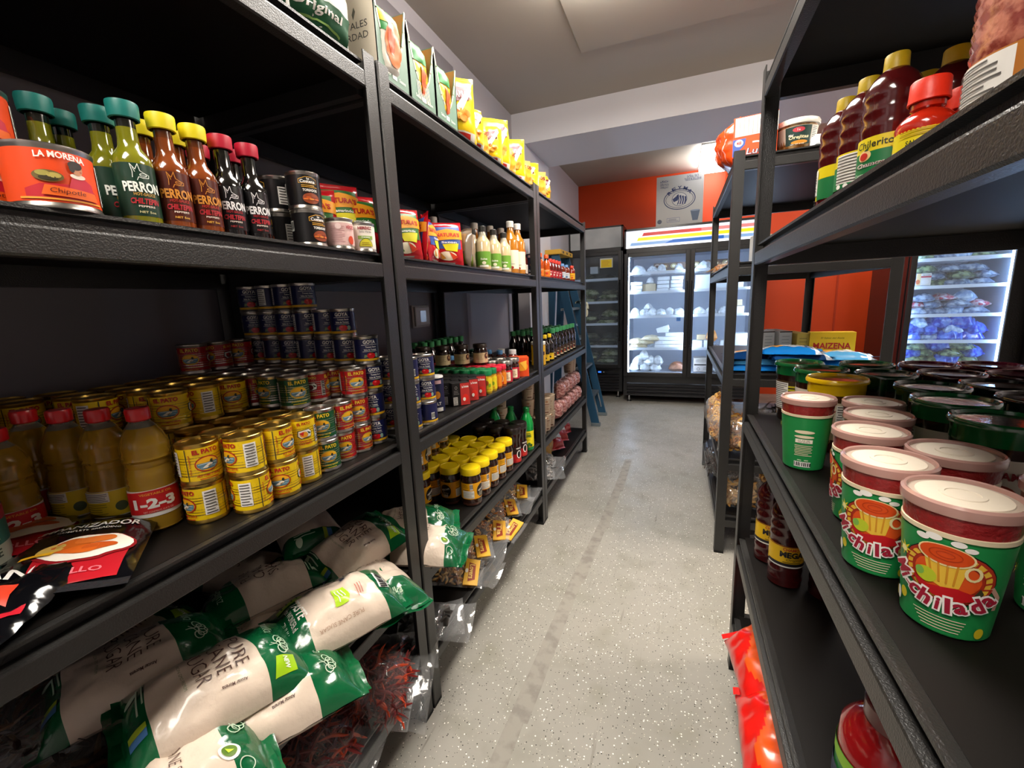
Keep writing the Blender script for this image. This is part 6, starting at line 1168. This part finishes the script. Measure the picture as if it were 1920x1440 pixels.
for a in range(3):
    for b in range(8):
        x = -.80-.062*a; y = 2.40+.085*b
        bz('soy_sauce_bottle', x, y, 'green capped dark sauce bottle, %s row from the aisle, %s from the left' % (ORD[a], ORD[b]), 'green capped dark sauce bottles', 4, z='c')
bz('yellow_drink_powder_canister', -.745, 2.330, 'yellow drink powder canister with white lid on the far rack', None, 6, z='c'); bz('dark_sauce_bottle', -.735, 2.430, 'dark sauce bottle with white print beside the yellow canister', 'dark seasoning bottles', 5, z='c'); bz('dark_sauce_bottle', -.730, 2.510, 'dark sauce bottle with yellow cap and yellow label', 'dark seasoning bottles', 5, z='c')
for b in range(7): bz('soy_sauce_bottle', -.735, 2.60+.09*b, 'green capped dark sauce bottle in the front line, %s from the left' % ORD[b], 'green capped dark sauce bottles', 8, z='c')
GU = 'beige printed cups'
for (y, a, H) in [(2.30, 0, 1), (2.39, 0, 2), (2.33, 1, 3), (2.48, 0, 2), (2.44, 1, 3), (2.54, 1, 2)]:
    for n in range(H): bz('printed_paper_cup', -.735-.085*a, y, 'beige printed cup, %s, %s cup of the stack %.0f steps in' % (('front line', 'second line')[a], ORD[n], (y-2.2)*10), GU, rr.choice((0, 20)), z=D+.1015*n, name='printed_cup')
for b in range(6):
    for n in range(2):
        if n == 1 and b < 1: continue
        put('pink_sweets_pack', (-.745-.01*n, 2.64+.115*b, D+.115*n), rad(90+10*(b % 2)), 'pinkish brown sweets pack, %s layer, %s from the cups' % (('lower', 'upper')[n], ORD[b]), 'pinkish sweets packs', scale=(1, 1, .58))
for n, y in enumerate((3.10, 3.19)): bz('printed_paper_cup', -.76, y, 'beige printed cup standing on the pink packs, %s one' % ('left', 'right')[n], GU, 0, z=D+.235, name='printed_cup')
for (k, x, y, z, rx, rz_, t) in [('silver_snack_bag', -.755, 2.32, .03, 0, -70, 'silvery clear bag at the near end of the far rack, lower'), ('silver_snack_bag', -.775, 2.42, .07, 0, -80, 'silvery clear bag leaning on the lower one'), ('gold_foil_snack_bag', -.80, 2.58, .02, -50, 60, 'gold foil snack bag in the middle of the far rack'), ('gold_foil_snack_bag', -.79, 2.72, .03, -60, 80, 'gold foil snack bag standing behind the first gold one'), ('red_foil_snack_bag', -.76, 2.80, .02, -55, 70, 'red foil snack bag lowest of the red ones'), ('red_foil_snack_bag', -.78, 2.95, .03, -50, 60, 'red foil snack bag with pale label, middle of the red ones'), ('red_foil_snack_bag', -.78, 3.12, .04, -40, 80, 'red foil snack bag at the far end, tallest')]:
    put(k, (x, y, E_+z), rot=(rad(rx*.6), rad(8), rad(rz_)), label=t, group='foil snack bags on the far rack', name='snack_bag', scale=1.3 if 'foil' in k else 1.1)
# ---- step ladder
def ladder():
    FB = mat('ladder_blue', '1f4a66', .45); AL = mat('ladder_aluminium', '9aa2a6', .35, .9); parts = []
    def rail(y, fx, tx, tz=1.70):
        q = G(); d = Vector((tx-fx, 0, tz)).normalized(); n_ = Vector((d.z, 0, -d.x)); o = Vector((fx, y, 0.01)); T_ = Vector((tx, y, tz))
        for (a0, a1, b0, b1) in ((-.038, .038, -.003, .003), (-.038, -.032, 0, .026), (.032, .038, 0, .026)):
            vs = []
            for base in (o, T_):
                for (aa, bb) in ((a0, b0), (a1, b0), (a1, b1), (a0, b1)): vs.append(base+n_*aa+Vector((0, bb, 0)))
            q.add(vs, [(0, 1, 2, 3), (7, 6, 5, 4), (0, 4, 5, 1), (1, 5, 6, 2), (2, 6, 7, 3), (3, 7, 4, 0)], FB)
        f = G(); f.box(fx-.045, fx+.045, y-.012, y+.036, 0, .035, mat('ladder_foot', '6a7478', .6), .004); parts.append(('rail', q.mesh('rail'), [('foot', f.mesh('foot'))]))
    rail(4.56, -.745, -1.13); rail(4.14, -.745, -1.13); rail(4.54, -1.262, -1.16); rail(4.18, -1.262, -1.16)
    for i in range(5):
        z = .29+.295*i; x = -.745-.385*z/1.70; q = G(); q.box(x-.075, x+.03, 4.155, 4.55, z-.022, z, AL, .003); [q.box(x-.07+.02*k, x-.062+.02*k, 4.16, 4.545, z, z+.002, AL) for k in range(5)]; parts.append(('step', q.mesh('step'), None))
    q = G()
    for y in (4.16, 4.555): q.tube([(-.80, y, .28), (-.76, y, .10)], .008, AL, 6)
    parts.append(('brace', q.mesh('brace'), None))
    q = G(); CP = mat('ladder_cap', 'c99a2c', .5); q.box(-1.23, -1.06, 4.10, 4.60, 1.69, 1.735, CP, .008); l = L(q, lambda u, v, o=0: (-1.06+o, u, v), off=.001)
    for y in (4.2, 4.35, 4.5): l.ell(y, 1.712, .03, .012, P('3a2a14'), 1)
    parts.append(('top_cap', q.mesh('top_cap'), None)); kind('step_ladder', 'ladder', parts)
    put('step_ladder', (0, 0, 0), 0, 'blue step ladder with grey steps and mustard top cap past the far rack')
ladder()
q = G(); GLV = mat('glove_cloth', 'c9c4a4', .85, bump=(150, .5, .002)); fg = lambda u, v, o=0: (.06*sin(v*2.6)+.006*nz(u, v, 12, 2)+.004, u*(1-.2*v), -.11*v*v-.02*v)
q.grid(fg, rng(-.055, .055, 10), rng(-.6, 1.0, 14), GLV); [q.tube([(.045+.002*k, -.04+.026*k, -.10), (.052, -.042+.028*k, -.14), (.050, -.044+.029*k, -.175+.01*abs(k-1.5))], .011, GLV, 8, [1, 1, .7]) for k in range(4)]; q.tube([(.03, .05, -.03), (.05, .075, -.06), (.055, .085, -.09)], .012, GLV, 8, [1, 1, .7])
kind('work_glove', 'glove', q.mesh('work_glove', 60)); put('work_glove', (-.965, 4.56, 1.245), 0, 'cream work glove draped over the blue ladder rail')
# ================================================================== PLACEMENT: right racks and coolers
# ---- nearest right rack, third shelf: cups and tubs
GM_ = 'green cups of red rim paste'
for (x, y, e, t) in [(.278, .546, -6, 'green cup of red paste nearest the camera, mug logo facing out'), (.251, .642, -8, 'green cup of red paste with mug logo, second from the camera'), (.277, .775, -90, 'green cup of red paste turned sideways, third along the shelf edge'), (.338, .694, 10, 'green cup of red paste in the second row, white lid beside the second cup'), (.323, .880, -40, 'green cup of red paste behind the sideways one'), (.349, .978, -80, 'green cup of red paste furthest back in the second row'), (.250, 1.000, 176, 'green cup of red paste showing its barcode side, standing alone'), (.398, .590, 150, 'green cup of red paste cut by the right edge of the picture')]:
    bz('rim_paste_cup', x, y, t, GM_, e, z='c')
GTB = 'lidded tubs behind the green cups'
for (k, x, y, e, t) in [('green_lidded_tub', .445, .815, 20, 'tub with bright green lid nearest the camera'), ('green_lidded_tub', .448, .942, 10, 'tub with green lid, second from the camera, white label showing'), ('dark_green_tub', .470, 1.066, 0, 'dark green lidded tub, third from the camera'), ('dark_green_tub', .450, 1.215, 0, 'dark green lidded tub behind the yellow lidded one'), ('yellow_lidded_tub', .336, 1.140, -30, 'tub with a bright yellow lid near the shelf edge'),
        ('green_lidded_tub', .340, 1.272, -30, 'tub with green lid behind the yellow lidded one'), ('striped_label_tub', .318, 1.388, 40, 'tub with green lid and striped yellow label at the far corner'), ('dark_green_tub', .465, 1.370, 0, 'dark green lidded tub in the far row, second from the edge'), ('maroon_tub', .590, 1.365, 0, 'maroon lidded tub in the far row, third from the edge'), ('maroon_tub', .574, 1.232, 0, 'maroon lidded tub in front of the far maroon one'),
        ('maroon_tub', .708, 1.370, 0, 'maroon lidded tub in the far right corner'), ('black_topped_tub', .590, 1.105, 0, 'black lidded tub between green and maroon ones'), ('maroon_tub', .695, 1.235, 0, 'maroon lidded tub, right hand of the second last row'), ('black_topped_tub', .580, .975, 0, 'black lidded tub beside the second green one'), ('yellow_lidded_tub', .700, .985, 0, 'tub with yellow lid at the right edge of the picture, nearer one'),
        ('yellow_lidded_tub', .735, 1.110, 0, 'tub with yellow lid further back at the right edge')]:
    bz(k, x, y, t, GTB, e, z='c')
# ---- upper shelf of the nearest right rack
GCH = 'big bottles of dark red chamoy'
for (x, y, e, t) in [(.292, .875, -28, 'big chamoy bottle with green and yellow label facing the aisle'), (.283, .948, 84, 'big chamoy bottle turned to show its facts panel'), (.274, 1.022, 150, 'big chamoy bottle furthest along, green side stripe'), (.368, .893, 0, 'dark chamoy bottle in the second row, yellow cap'), (.365, .968, 0, 'dark chamoy bottle in the second row, further back'), (.360, 1.05, 0, 'dark chamoy bottle at the far end of the second row')]:
    bz('chamoy_bottle', x, y, t, GCH, e, scale=(.92, .92, .875))
for (x, y, t) in [(.292, .762, 'red sauce bottle with orange-red cap and yellow label'), (.352, .815, 'red sauce bottle with orange-red cap, right of the front one'), (.362, .735, 'red sauce bottle with orange-red cap, mostly hidden at the right')]:
    bz('red_sauce_bottle', x, y, t, 'red sauce bottles with orange-red caps', 10)
def big_pink():
    r, h = .060, .27; q = G(); PKM = mat('pink_grains', '8e3a30', .25, coat=.7, mottle=('c87a64', 70, .45, .6), bump=(90, .5, .003)); pr = [(.0001, 0), (r*.9, 0), (r, .006)]
    for i in range(26): z = .09+i*.0052; pr.append((r*(1 if i % 2 else .965), z))
    pr += [(r*.9, .232), (r*.6, .246), (.0001, .246)]; q.lathe(pr, PKM, 44); b = q.mesh('jar', 60); q = G(); q.lathe([(r*.62, .240), (r*.64, .242), (r*.64, .268), (.0001, .27)], mat('lid_clear_grey', 'b0a8a4', .3), 32); c_ = q.mesh('lid')
    q = G(); q.lathe([(r*1.004, .012), (r*1.004, .085)], P('b8722c', .4), 44); l = L(q, cyl(r*1.004), .006, None, .001); l.facts(-.09, .014, -.02, .083, 1, 2); l.rect(-.02, .014, -.014, .083, WHT, 1); kind('large_pink_grain_jar', 'jar', [('jar', b, None), ('lid', c_, None), ('label', q.mesh('label'), None)])
big_pink(); bz('large_pink_grain_jar', .330, .620, 'large ribbed jar of pinkish grains with orange label at the top right edge', None, -10)
# ---- lower shelves of the nearest right rack
for (x, y, e, t) in [(.285, 1.215, 20, 'big dark red bottle with yellow label, nearest the camera of three'), (.268, 1.318, 10, 'big dark red bottle with yellow label, behind the front one at the edge'), (.372, 1.180, 0, 'big dark red bottle partly under the upper shelf, right of the front one')]:
    bz('large_chamoy_bottle', x, y, t, 'big dark red bottles with yellow labels', e, z='d')
put('red_candy_bag', (.262, 1.17, E_+.060), rot=(rad(-6), rad(-34), rad(8)), label='red and orange candy bag hanging over the lowest shelf, purple lettering', group='red candy bags on the lowest shelf'); put('red_candy_bag', (.255, .93, E_+.055), rot=(rad(4), rad(-30), rad(-4)), label='red and orange candy bag nearer the camera, clear window side up', group='red candy bags on the lowest shelf')
def redjar():
    r, h = .062, .20; q = G(); RJ = mat('red_drink', '9a1418', .12, coat=.8); q.lathe([(.0001, 0), (r*.9, 0), (r, .008), (r, .12), (r*.97, .145), (r*.75, .165), (r*.52, .175), (r*.52, .182), (.0001, .182)], RJ, 44); b = q.mesh('jar'); q = G(); q.lathe([(r*.55, .172), (r*.60, .174), (r*.60, .198), (r*.55, .2), (.0001, .2)], mat('cap_darkred', '6a1418', .3, coat=.5), 36); c_ = q.mesh('cap')
    q = G(); q.lathe([(r+.0006, .02), (r+.0006, .115)], P('2a7a3c', .4), 48); l = L(q, cyl(r+.0006), .006, None, .001)
    for b0 in (0, .2): l.poly([(b0-.09, .10), (b0+.09, .085), (b0+.09, .115), (b0-.09, .115)], P('8ac02c'), 1); l.poly([(b0-.09, .055), (b0+.09, .045), (b0+.09, .072), (b0-.09, .085)], P('1c2a4a'), 2); l.text('Clamato', b0, .066, .020, WHT, w=.085, bold=.03, lift=3, rot=-.08); l.poly([(b0-.09, .02), (b0+.09, .02), (b0+.09, .043), (b0-.09, .052)], P('d8c82c'), 1.5); l.ell(b0-.01, .035, .02, .012, P('b8181c'), 3)
    kind('red_tomato_drink_bottle', 'bottle', [('jar', b, None), ('cap', c_, None), ('label', q.mesh('label'), None)])
redjar(); bz('red_tomato_drink_bottle', .298, .640, 'wide bottle of red tomato drink at the bottom edge, green striped label', None, -20, z='d')
# ---- further right rack
bz('orange_candy_display_box', .285, 2.26, 'orange display box of candy tubes with a blue corner badge, on top of the rack', None, 0, z='a')
put('orange_candy_display_box', (.29, 2.50, A_), .05, 'orange candy box behind the front one on top of the rack'); put('orange_film_bundle', (.215, 2.36, A_), rad(-80), 'orange film wrapped bundle hanging at the rack corner, beside the candy box')
bz('biscuit_tub', .432, 2.225, 'clear tub of small biscuits with a dark green label', 'clear biscuit tubs', 6, z='a'); bz('biscuit_tub', .640, 2.28, 'clear tub of biscuits, right one, half behind the red bottles', 'clear biscuit tubs', 30, z='a')
put('white_food_container', (.53, 2.21, A_), .2, 'small white container between the two biscuit tubs')
put('stacked_plastic_containers', (.330, 2.24, SZ['b']), .1, 'tall stack of brownish packs on the second shelf of the far right rack')
put('kraft_container', (.60, 2.35, SZ['b']), .1, 'brown container on the second shelf beyond the black post')
put('crispy_snack_bag_with_card', (.255, 3.0, SZ['b']+.02), rot=(0, rad(-20), rad(30)), label='small clear snack bag with card at the far corner of the second shelf', name='snack_bag')
bz('cornstarch_box', .665, 2.39, 'yellow box with red lettering standing behind the blue packs', None, 12, z='c'); put('yellow_side_box', (.535, 2.46, C_), .2, 'dull yellow box seen from its narrow side, left of the yellow box'); put('white_side_box', (.465, 2.47, C_), .2, 'white box with narrow side facing, left of the dull yellow one'); put('white_side_box', (.395, 2.48, C_), .2, 'white box leftmost of the narrow boxes')
GBP = 'blue soft packs piled on the third shelf'
for i, (k, x, y, z, rz_) in enumerate([('blue_soft_pack', .34, 2.27, .008, 3), ('light_blue_soft_pack', .36, 2.28, .034, -6), ('dark_blue_soft_pack', .335, 2.30, .058, 8), ('light_blue_soft_pack', .62, 2.25, .008, 2), ('blue_soft_pack', .60, 2.27, .036, -5), ('dark_blue_soft_pack', .50, 2.24, .062, 6), ('blue_soft_pack', .47, 2.25, .086, -3), ('light_blue_soft_pack', .66, 2.27, .060, 4), ('light_blue_soft_pack', .40, 2.62, .02, 40), ('dark_blue_soft_pack', .62, 2.72, .02, 10)]):
    put(k, (x, y, C_+z), rad(rz_), 'blue and white soft pack, %s' % ['lowest at the left corner', 'second from the bottom at the left', 'third up in the left pile', 'lowest of the right pile', 'second up in the right pile', 'dark one in the middle', 'bright blue one on top in the middle', 'pale one at the right end', 'pale one further back', 'dark one further back'][i], GBP, name='soft_pack')
GRS = 'clear bags of ring snacks'
for i, (k, x, y, rz_) in enumerate([('ring_snack_bag', .300, 2.235, 0), ('dark_dried_bag', .50, 2.28, 10), ('dark_dried_bag', .68, 2.26, -10), ('ring_snack_bag', .255, 2.42, -80), ('ring_snack_bag', .252, 2.64, -90), ('peanut_snack_bag', .255, 2.86, -90), ('dark_dried_bag', .50, 2.52, 0)]):
    put(k, (x, y, D+.006), rad(rz_), 'clear bag of %s, %s' % (('ring snacks' if k[0] == 'r' else ('nuts' if k[0] == 'p' else 'dark dried goods')), ['front left on the fourth shelf', 'front middle on the fourth shelf', 'front right on the fourth shelf', 'first along the aisle side', 'second along the aisle side', 'third along the aisle side', 'behind the front middle one'][i]), GRS, name='snack_bag')
for i, (x, y, z, rz_) in enumerate([(.275, 2.27, .215, -30), (.235, 2.30, .10, -70)]): put('ring_snack_bag', (x, y+.06, D+.006), rad(rz_), 'clear bag of ring snacks squeezed in behind, %s' % ('upper' if i == 0 else 'aisle side'), GRS, name='snack_bag', scale=.8)
for i, (k, x, y, rz_) in enumerate([('peanut_snack_bag', .300, 2.24, 0), ('ring_snack_bag', .485, 2.26, 0), ('dark_dried_bag', .66, 2.30, 0), ('dark_dried_bag', .33, 2.42, 0), ('dark_dried_bag', .245, 2.62, -90)]):
    put(k, (x, y, E_+.006), rad(rz_), 'clear bag on the lowest shelf of the far right rack, %s' % ['nuts, front left', 'rings, front middle', 'dark goods, front right', 'dark goods behind the nuts', 'dark goods along the aisle'][i], GRS, name='snack_bag')
# ---- box on the coolers
put('foam_cup_box', (-.028, 5.46, 2.012), 0, 'large white carton of foam cups with a round lion emblem, on a cooler')
# ---- inside the two-door cooler (shelf heights of the cooler)
GW = 'goods in the two-door cooler'
def cs(k, x, y, z, label, rz_=0, name=None, scale=None, rot=None): put(k, (x, y, z), rad(rz_), label, GW, name=name, scale=scale, rot=rot)
S1, S2, S3, S4, S5 = 1.523, 1.303, 1.023, .647, .372
nm = 0
def seq(): 
    global nm; nm += 1; return nm
for i, (k, x, s_, dz, rz_) in enumerate([('white_bag', -.46, 1, .02, 10), ('white_bag', -.30, .8, .02, 80), ('round_white_bag', -.20, .8, .03, 0), ('round_white_bag', -.02, .8, .03, 20)]): cs(k, x, 5.42+.02*i, S1+dz, 'white bag on the top shelf of the left cooler door, %s from the left' % ORD[i], rz_, 'white_bag', s_)
cs('printed_food_box', -.16, 5.46, S1+.002, 'colourful printed food box on the top cooler shelf, left one'); cs('printed_food_box', .10-.02, 5.48, S1+.002, 'colourful printed food box on the top cooler shelf, right one')
cs('printed_food_box', .38, 5.46, S1+.002, 'printed food box behind the right cooler door'); cs('white_bag', .26, 5.42, S1+.02, 'white bag on the top shelf of the right cooler door', 60); cs('orange_bag', .56, 5.44, S1+.03, 'brownish bag on the top shelf behind the rack post')
for a, x in enumerate([-.475, -.18, -.035]):
    for n in range([3, 4, 4][a]): cs('white_food_container', x+.004*(n % 2), 5.40, S2+.001+.043*n, 'white food container, %s stack, %s' % (['left', 'middle', 'right'][a], ['bottom', 'second', 'third', 'top'][n]+' one'), 3*(n-1))
cs('kraft_container', -.33, 5.42, S2+.001, 'brown kraft container on the second cooler shelf'); cs('round_white_bag', -.32, 5.42, S2+.115, 'small white bag on top of the kraft container', 0, 'white_bag', .7)
cs('large_white_box', .25, 5.44, S2+.001, 'large pale square box behind the right cooler door'); cs('large_white_box', .44, 5.46, S2+.001, 'second large pale box behind the right cooler door'); cs('printed_white_carton', .60, 5.42, S2+.001, 'cream carton at the right end of the second cooler shelf')
for i, (x, s_) in enumerate([(-.49, .95), (-.38, .8), (-.29, .85), (-.20, .8), (-.10, .85), (.0, .8), (-.34, .7), (.22, .85), (.34, .8), (.48, .85)]): cs('white_bag' if i % 2 else 'round_white_bag', x, 5.40+.05*(i == 6), S3+.025+(.07 if i == 6 else 0), 'crumpled white bag on the third cooler shelf, %s' % (ORD[i]+' from the left' if i < 6 else ['lying on top', 'first behind the right door', 'second behind the right door', 'third behind the right door'][i-6]), 40*i, 'white_bag', s_)
cs('printed_white_carton', .62, 5.42, S3+.001, 'white carton at the right end of the third cooler shelf'); cs('kraft_container', .60, 5.43, S3+.092, 'brown container on the white carton at the right end', 0, None, .7)
for i, (x, z, rz_) in enumerate([(-.45, .02, 5), (-.38, .065, 12), (-.30, .105, -8), (-.46, .07, 60)]): cs('cream_tortilla_bag', x, 5.41, S4+z, 'bag of cream tortillas on the fourth cooler shelf, %s' % ['lowest', 'second up', 'topmost', 'at the left end'][i], rz_, 'tortilla_bag')
for i in range(17):
    a, b = i % 6, i//6; x = -.21+.052*a if False else -.20+.075*(i % 4)+.02*b; z = .001+.046*(i//4)
    if i//4 == 3 and i % 4 in (0,): continue
    cs('white_carton', x, 5.39, S4+z, 'small white carton in the pile on the fourth cooler shelf, %s layer, %s' % (ORD[i//4], ORD[i % 4]), (i*37) % 11-5)
cs('white_carton', -.16, 5.39, S4+.20, 'small white carton tipped across the top of the pile', 0, None, 1.3, (0, rad(-18), 0))
for i, (k, x) in enumerate([('printed_white_carton', .21), ('printed_white_carton', .33), ('printed_white_carton', .50), ('large_white_box', .64)]): cs(k, x, 5.41, S4+.001, 'white printed carton behind the right cooler door, %s' % ORD[i])
cs('orange_bag', .36, 5.42, S4+.115, 'orange bag on a carton behind the right cooler door'); cs('kraft_container', .25, 5.44, S4+.092, 'brown container on a carton behind the right cooler door', 0, None, .6)
for i, (x, z) in enumerate([(-.49, .025), (-.37, .025), (-.25, .025), (-.44, .105), (-.31, .105), (-.22, .100), (-.38, .165)]): cs('round_white_bag', x, 5.40, S5+z, 'round white bag on the cooler floor, %s' % ['bottom left', 'bottom middle', 'bottom right', 'upper left', 'upper middle', 'upper right', 'topmost'][i], 15*i, 'white_bag', .95)
cs('brown_loaf_bag', .0, 5.42, S5+.03, 'brown wrapped loaf on the cooler floor by the centre frame'); cs('grey_shipping_box', .28, 5.43, S5+.001, 'grey box with a black band on the floor of the right cooler door'); cs('white_bag', .45, 5.40, S5+.03, 'white bag on the cooler floor beside the grey box', 30)
cs('blue_price_tag', .0, 5.27, S3-.055, 'bright blue tag clipped under the third cooler shelf')
# ---- narrow cooler
GV = 'bagged vegetables in the narrow cooler'
NS = [1.486, 1.207, .935, .655, .432]
for a, z in enumerate(NS):
    for b in range(2):
        for n in range(3 if a else 1):
            k = ['pale_vegetable_bag', 'vegetable_bag', 'dark_vegetable_bag', 'pale_vegetable_bag', 'pale_vegetable_bag'][a] if (n+b) % 2 == 0 else ['dark_vegetable_bag', 'pale_vegetable_bag', 'vegetable_bag', 'dark_vegetable_bag', 'vegetable_bag'][a]
            put(k, (-1.12+.26*b+.02*n, 5.66, z+.018+.046*n), rad(8*n-6+90*(n == 1)*0), 'bag of vegetables in the narrow cooler, %s shelf, %s, %s' % (['top', 'second', 'third', 'fourth', 'lowest'][a], ('left', 'right')[b], ('bottom', 'middle', 'top')[n]), GV, name='vegetable_bag')
put('printed_white_carton', (-1.01, 5.62, NS[0]+.08), 0, 'pale carton on top of the bags in the narrow cooler', GV)
# ---- right cooler
GR_ = 'bagged goods in the right cooler'
RS = [1.459, 1.231, .989, .764, .56]
RC = [['green_leaf_bag', 'grey_bag', 'bluish_white_bag'], ['grey_bag', 'green_leaf_bag', 'grey_bag'], ['grey_bag', 'grey_bag', 'red_white_bag'], ['blue_bag', 'bluish_white_bag', 'blue_bag'], ['green_leaf_bag', 'green_leaf_bag', 'blue_bag']]
for a in range(5):
    for n in range(3 if a else 1):
        for b in range(4 if n < 2 else 3):
            k = RC[a][(b+n*2) % 3] if a != 2 or n == 1 or b != 2 else 'bluish_white_bag'
            put(k, (1.955+.145*b+.06*(n == 2), 4.93+.03*(b % 2), RS[a]+.024+.058*n), rad(35*b-30+50*n), '%s in the right cooler, %s shelf, %s layer, %s' % (k.replace('_', ' '), ['top', 'second', 'third', 'fourth', 'lowest'][a], ('bottom', 'middle', 'top')[n], ORD[b]+' from the left'), GR_, name='goods_bag', scale=(.95, .95, 1.05))
put('price_card', (1.955, 4.79, RS[1]+.02), 0, 'printed card with a red stripe at the left of the right cooler')
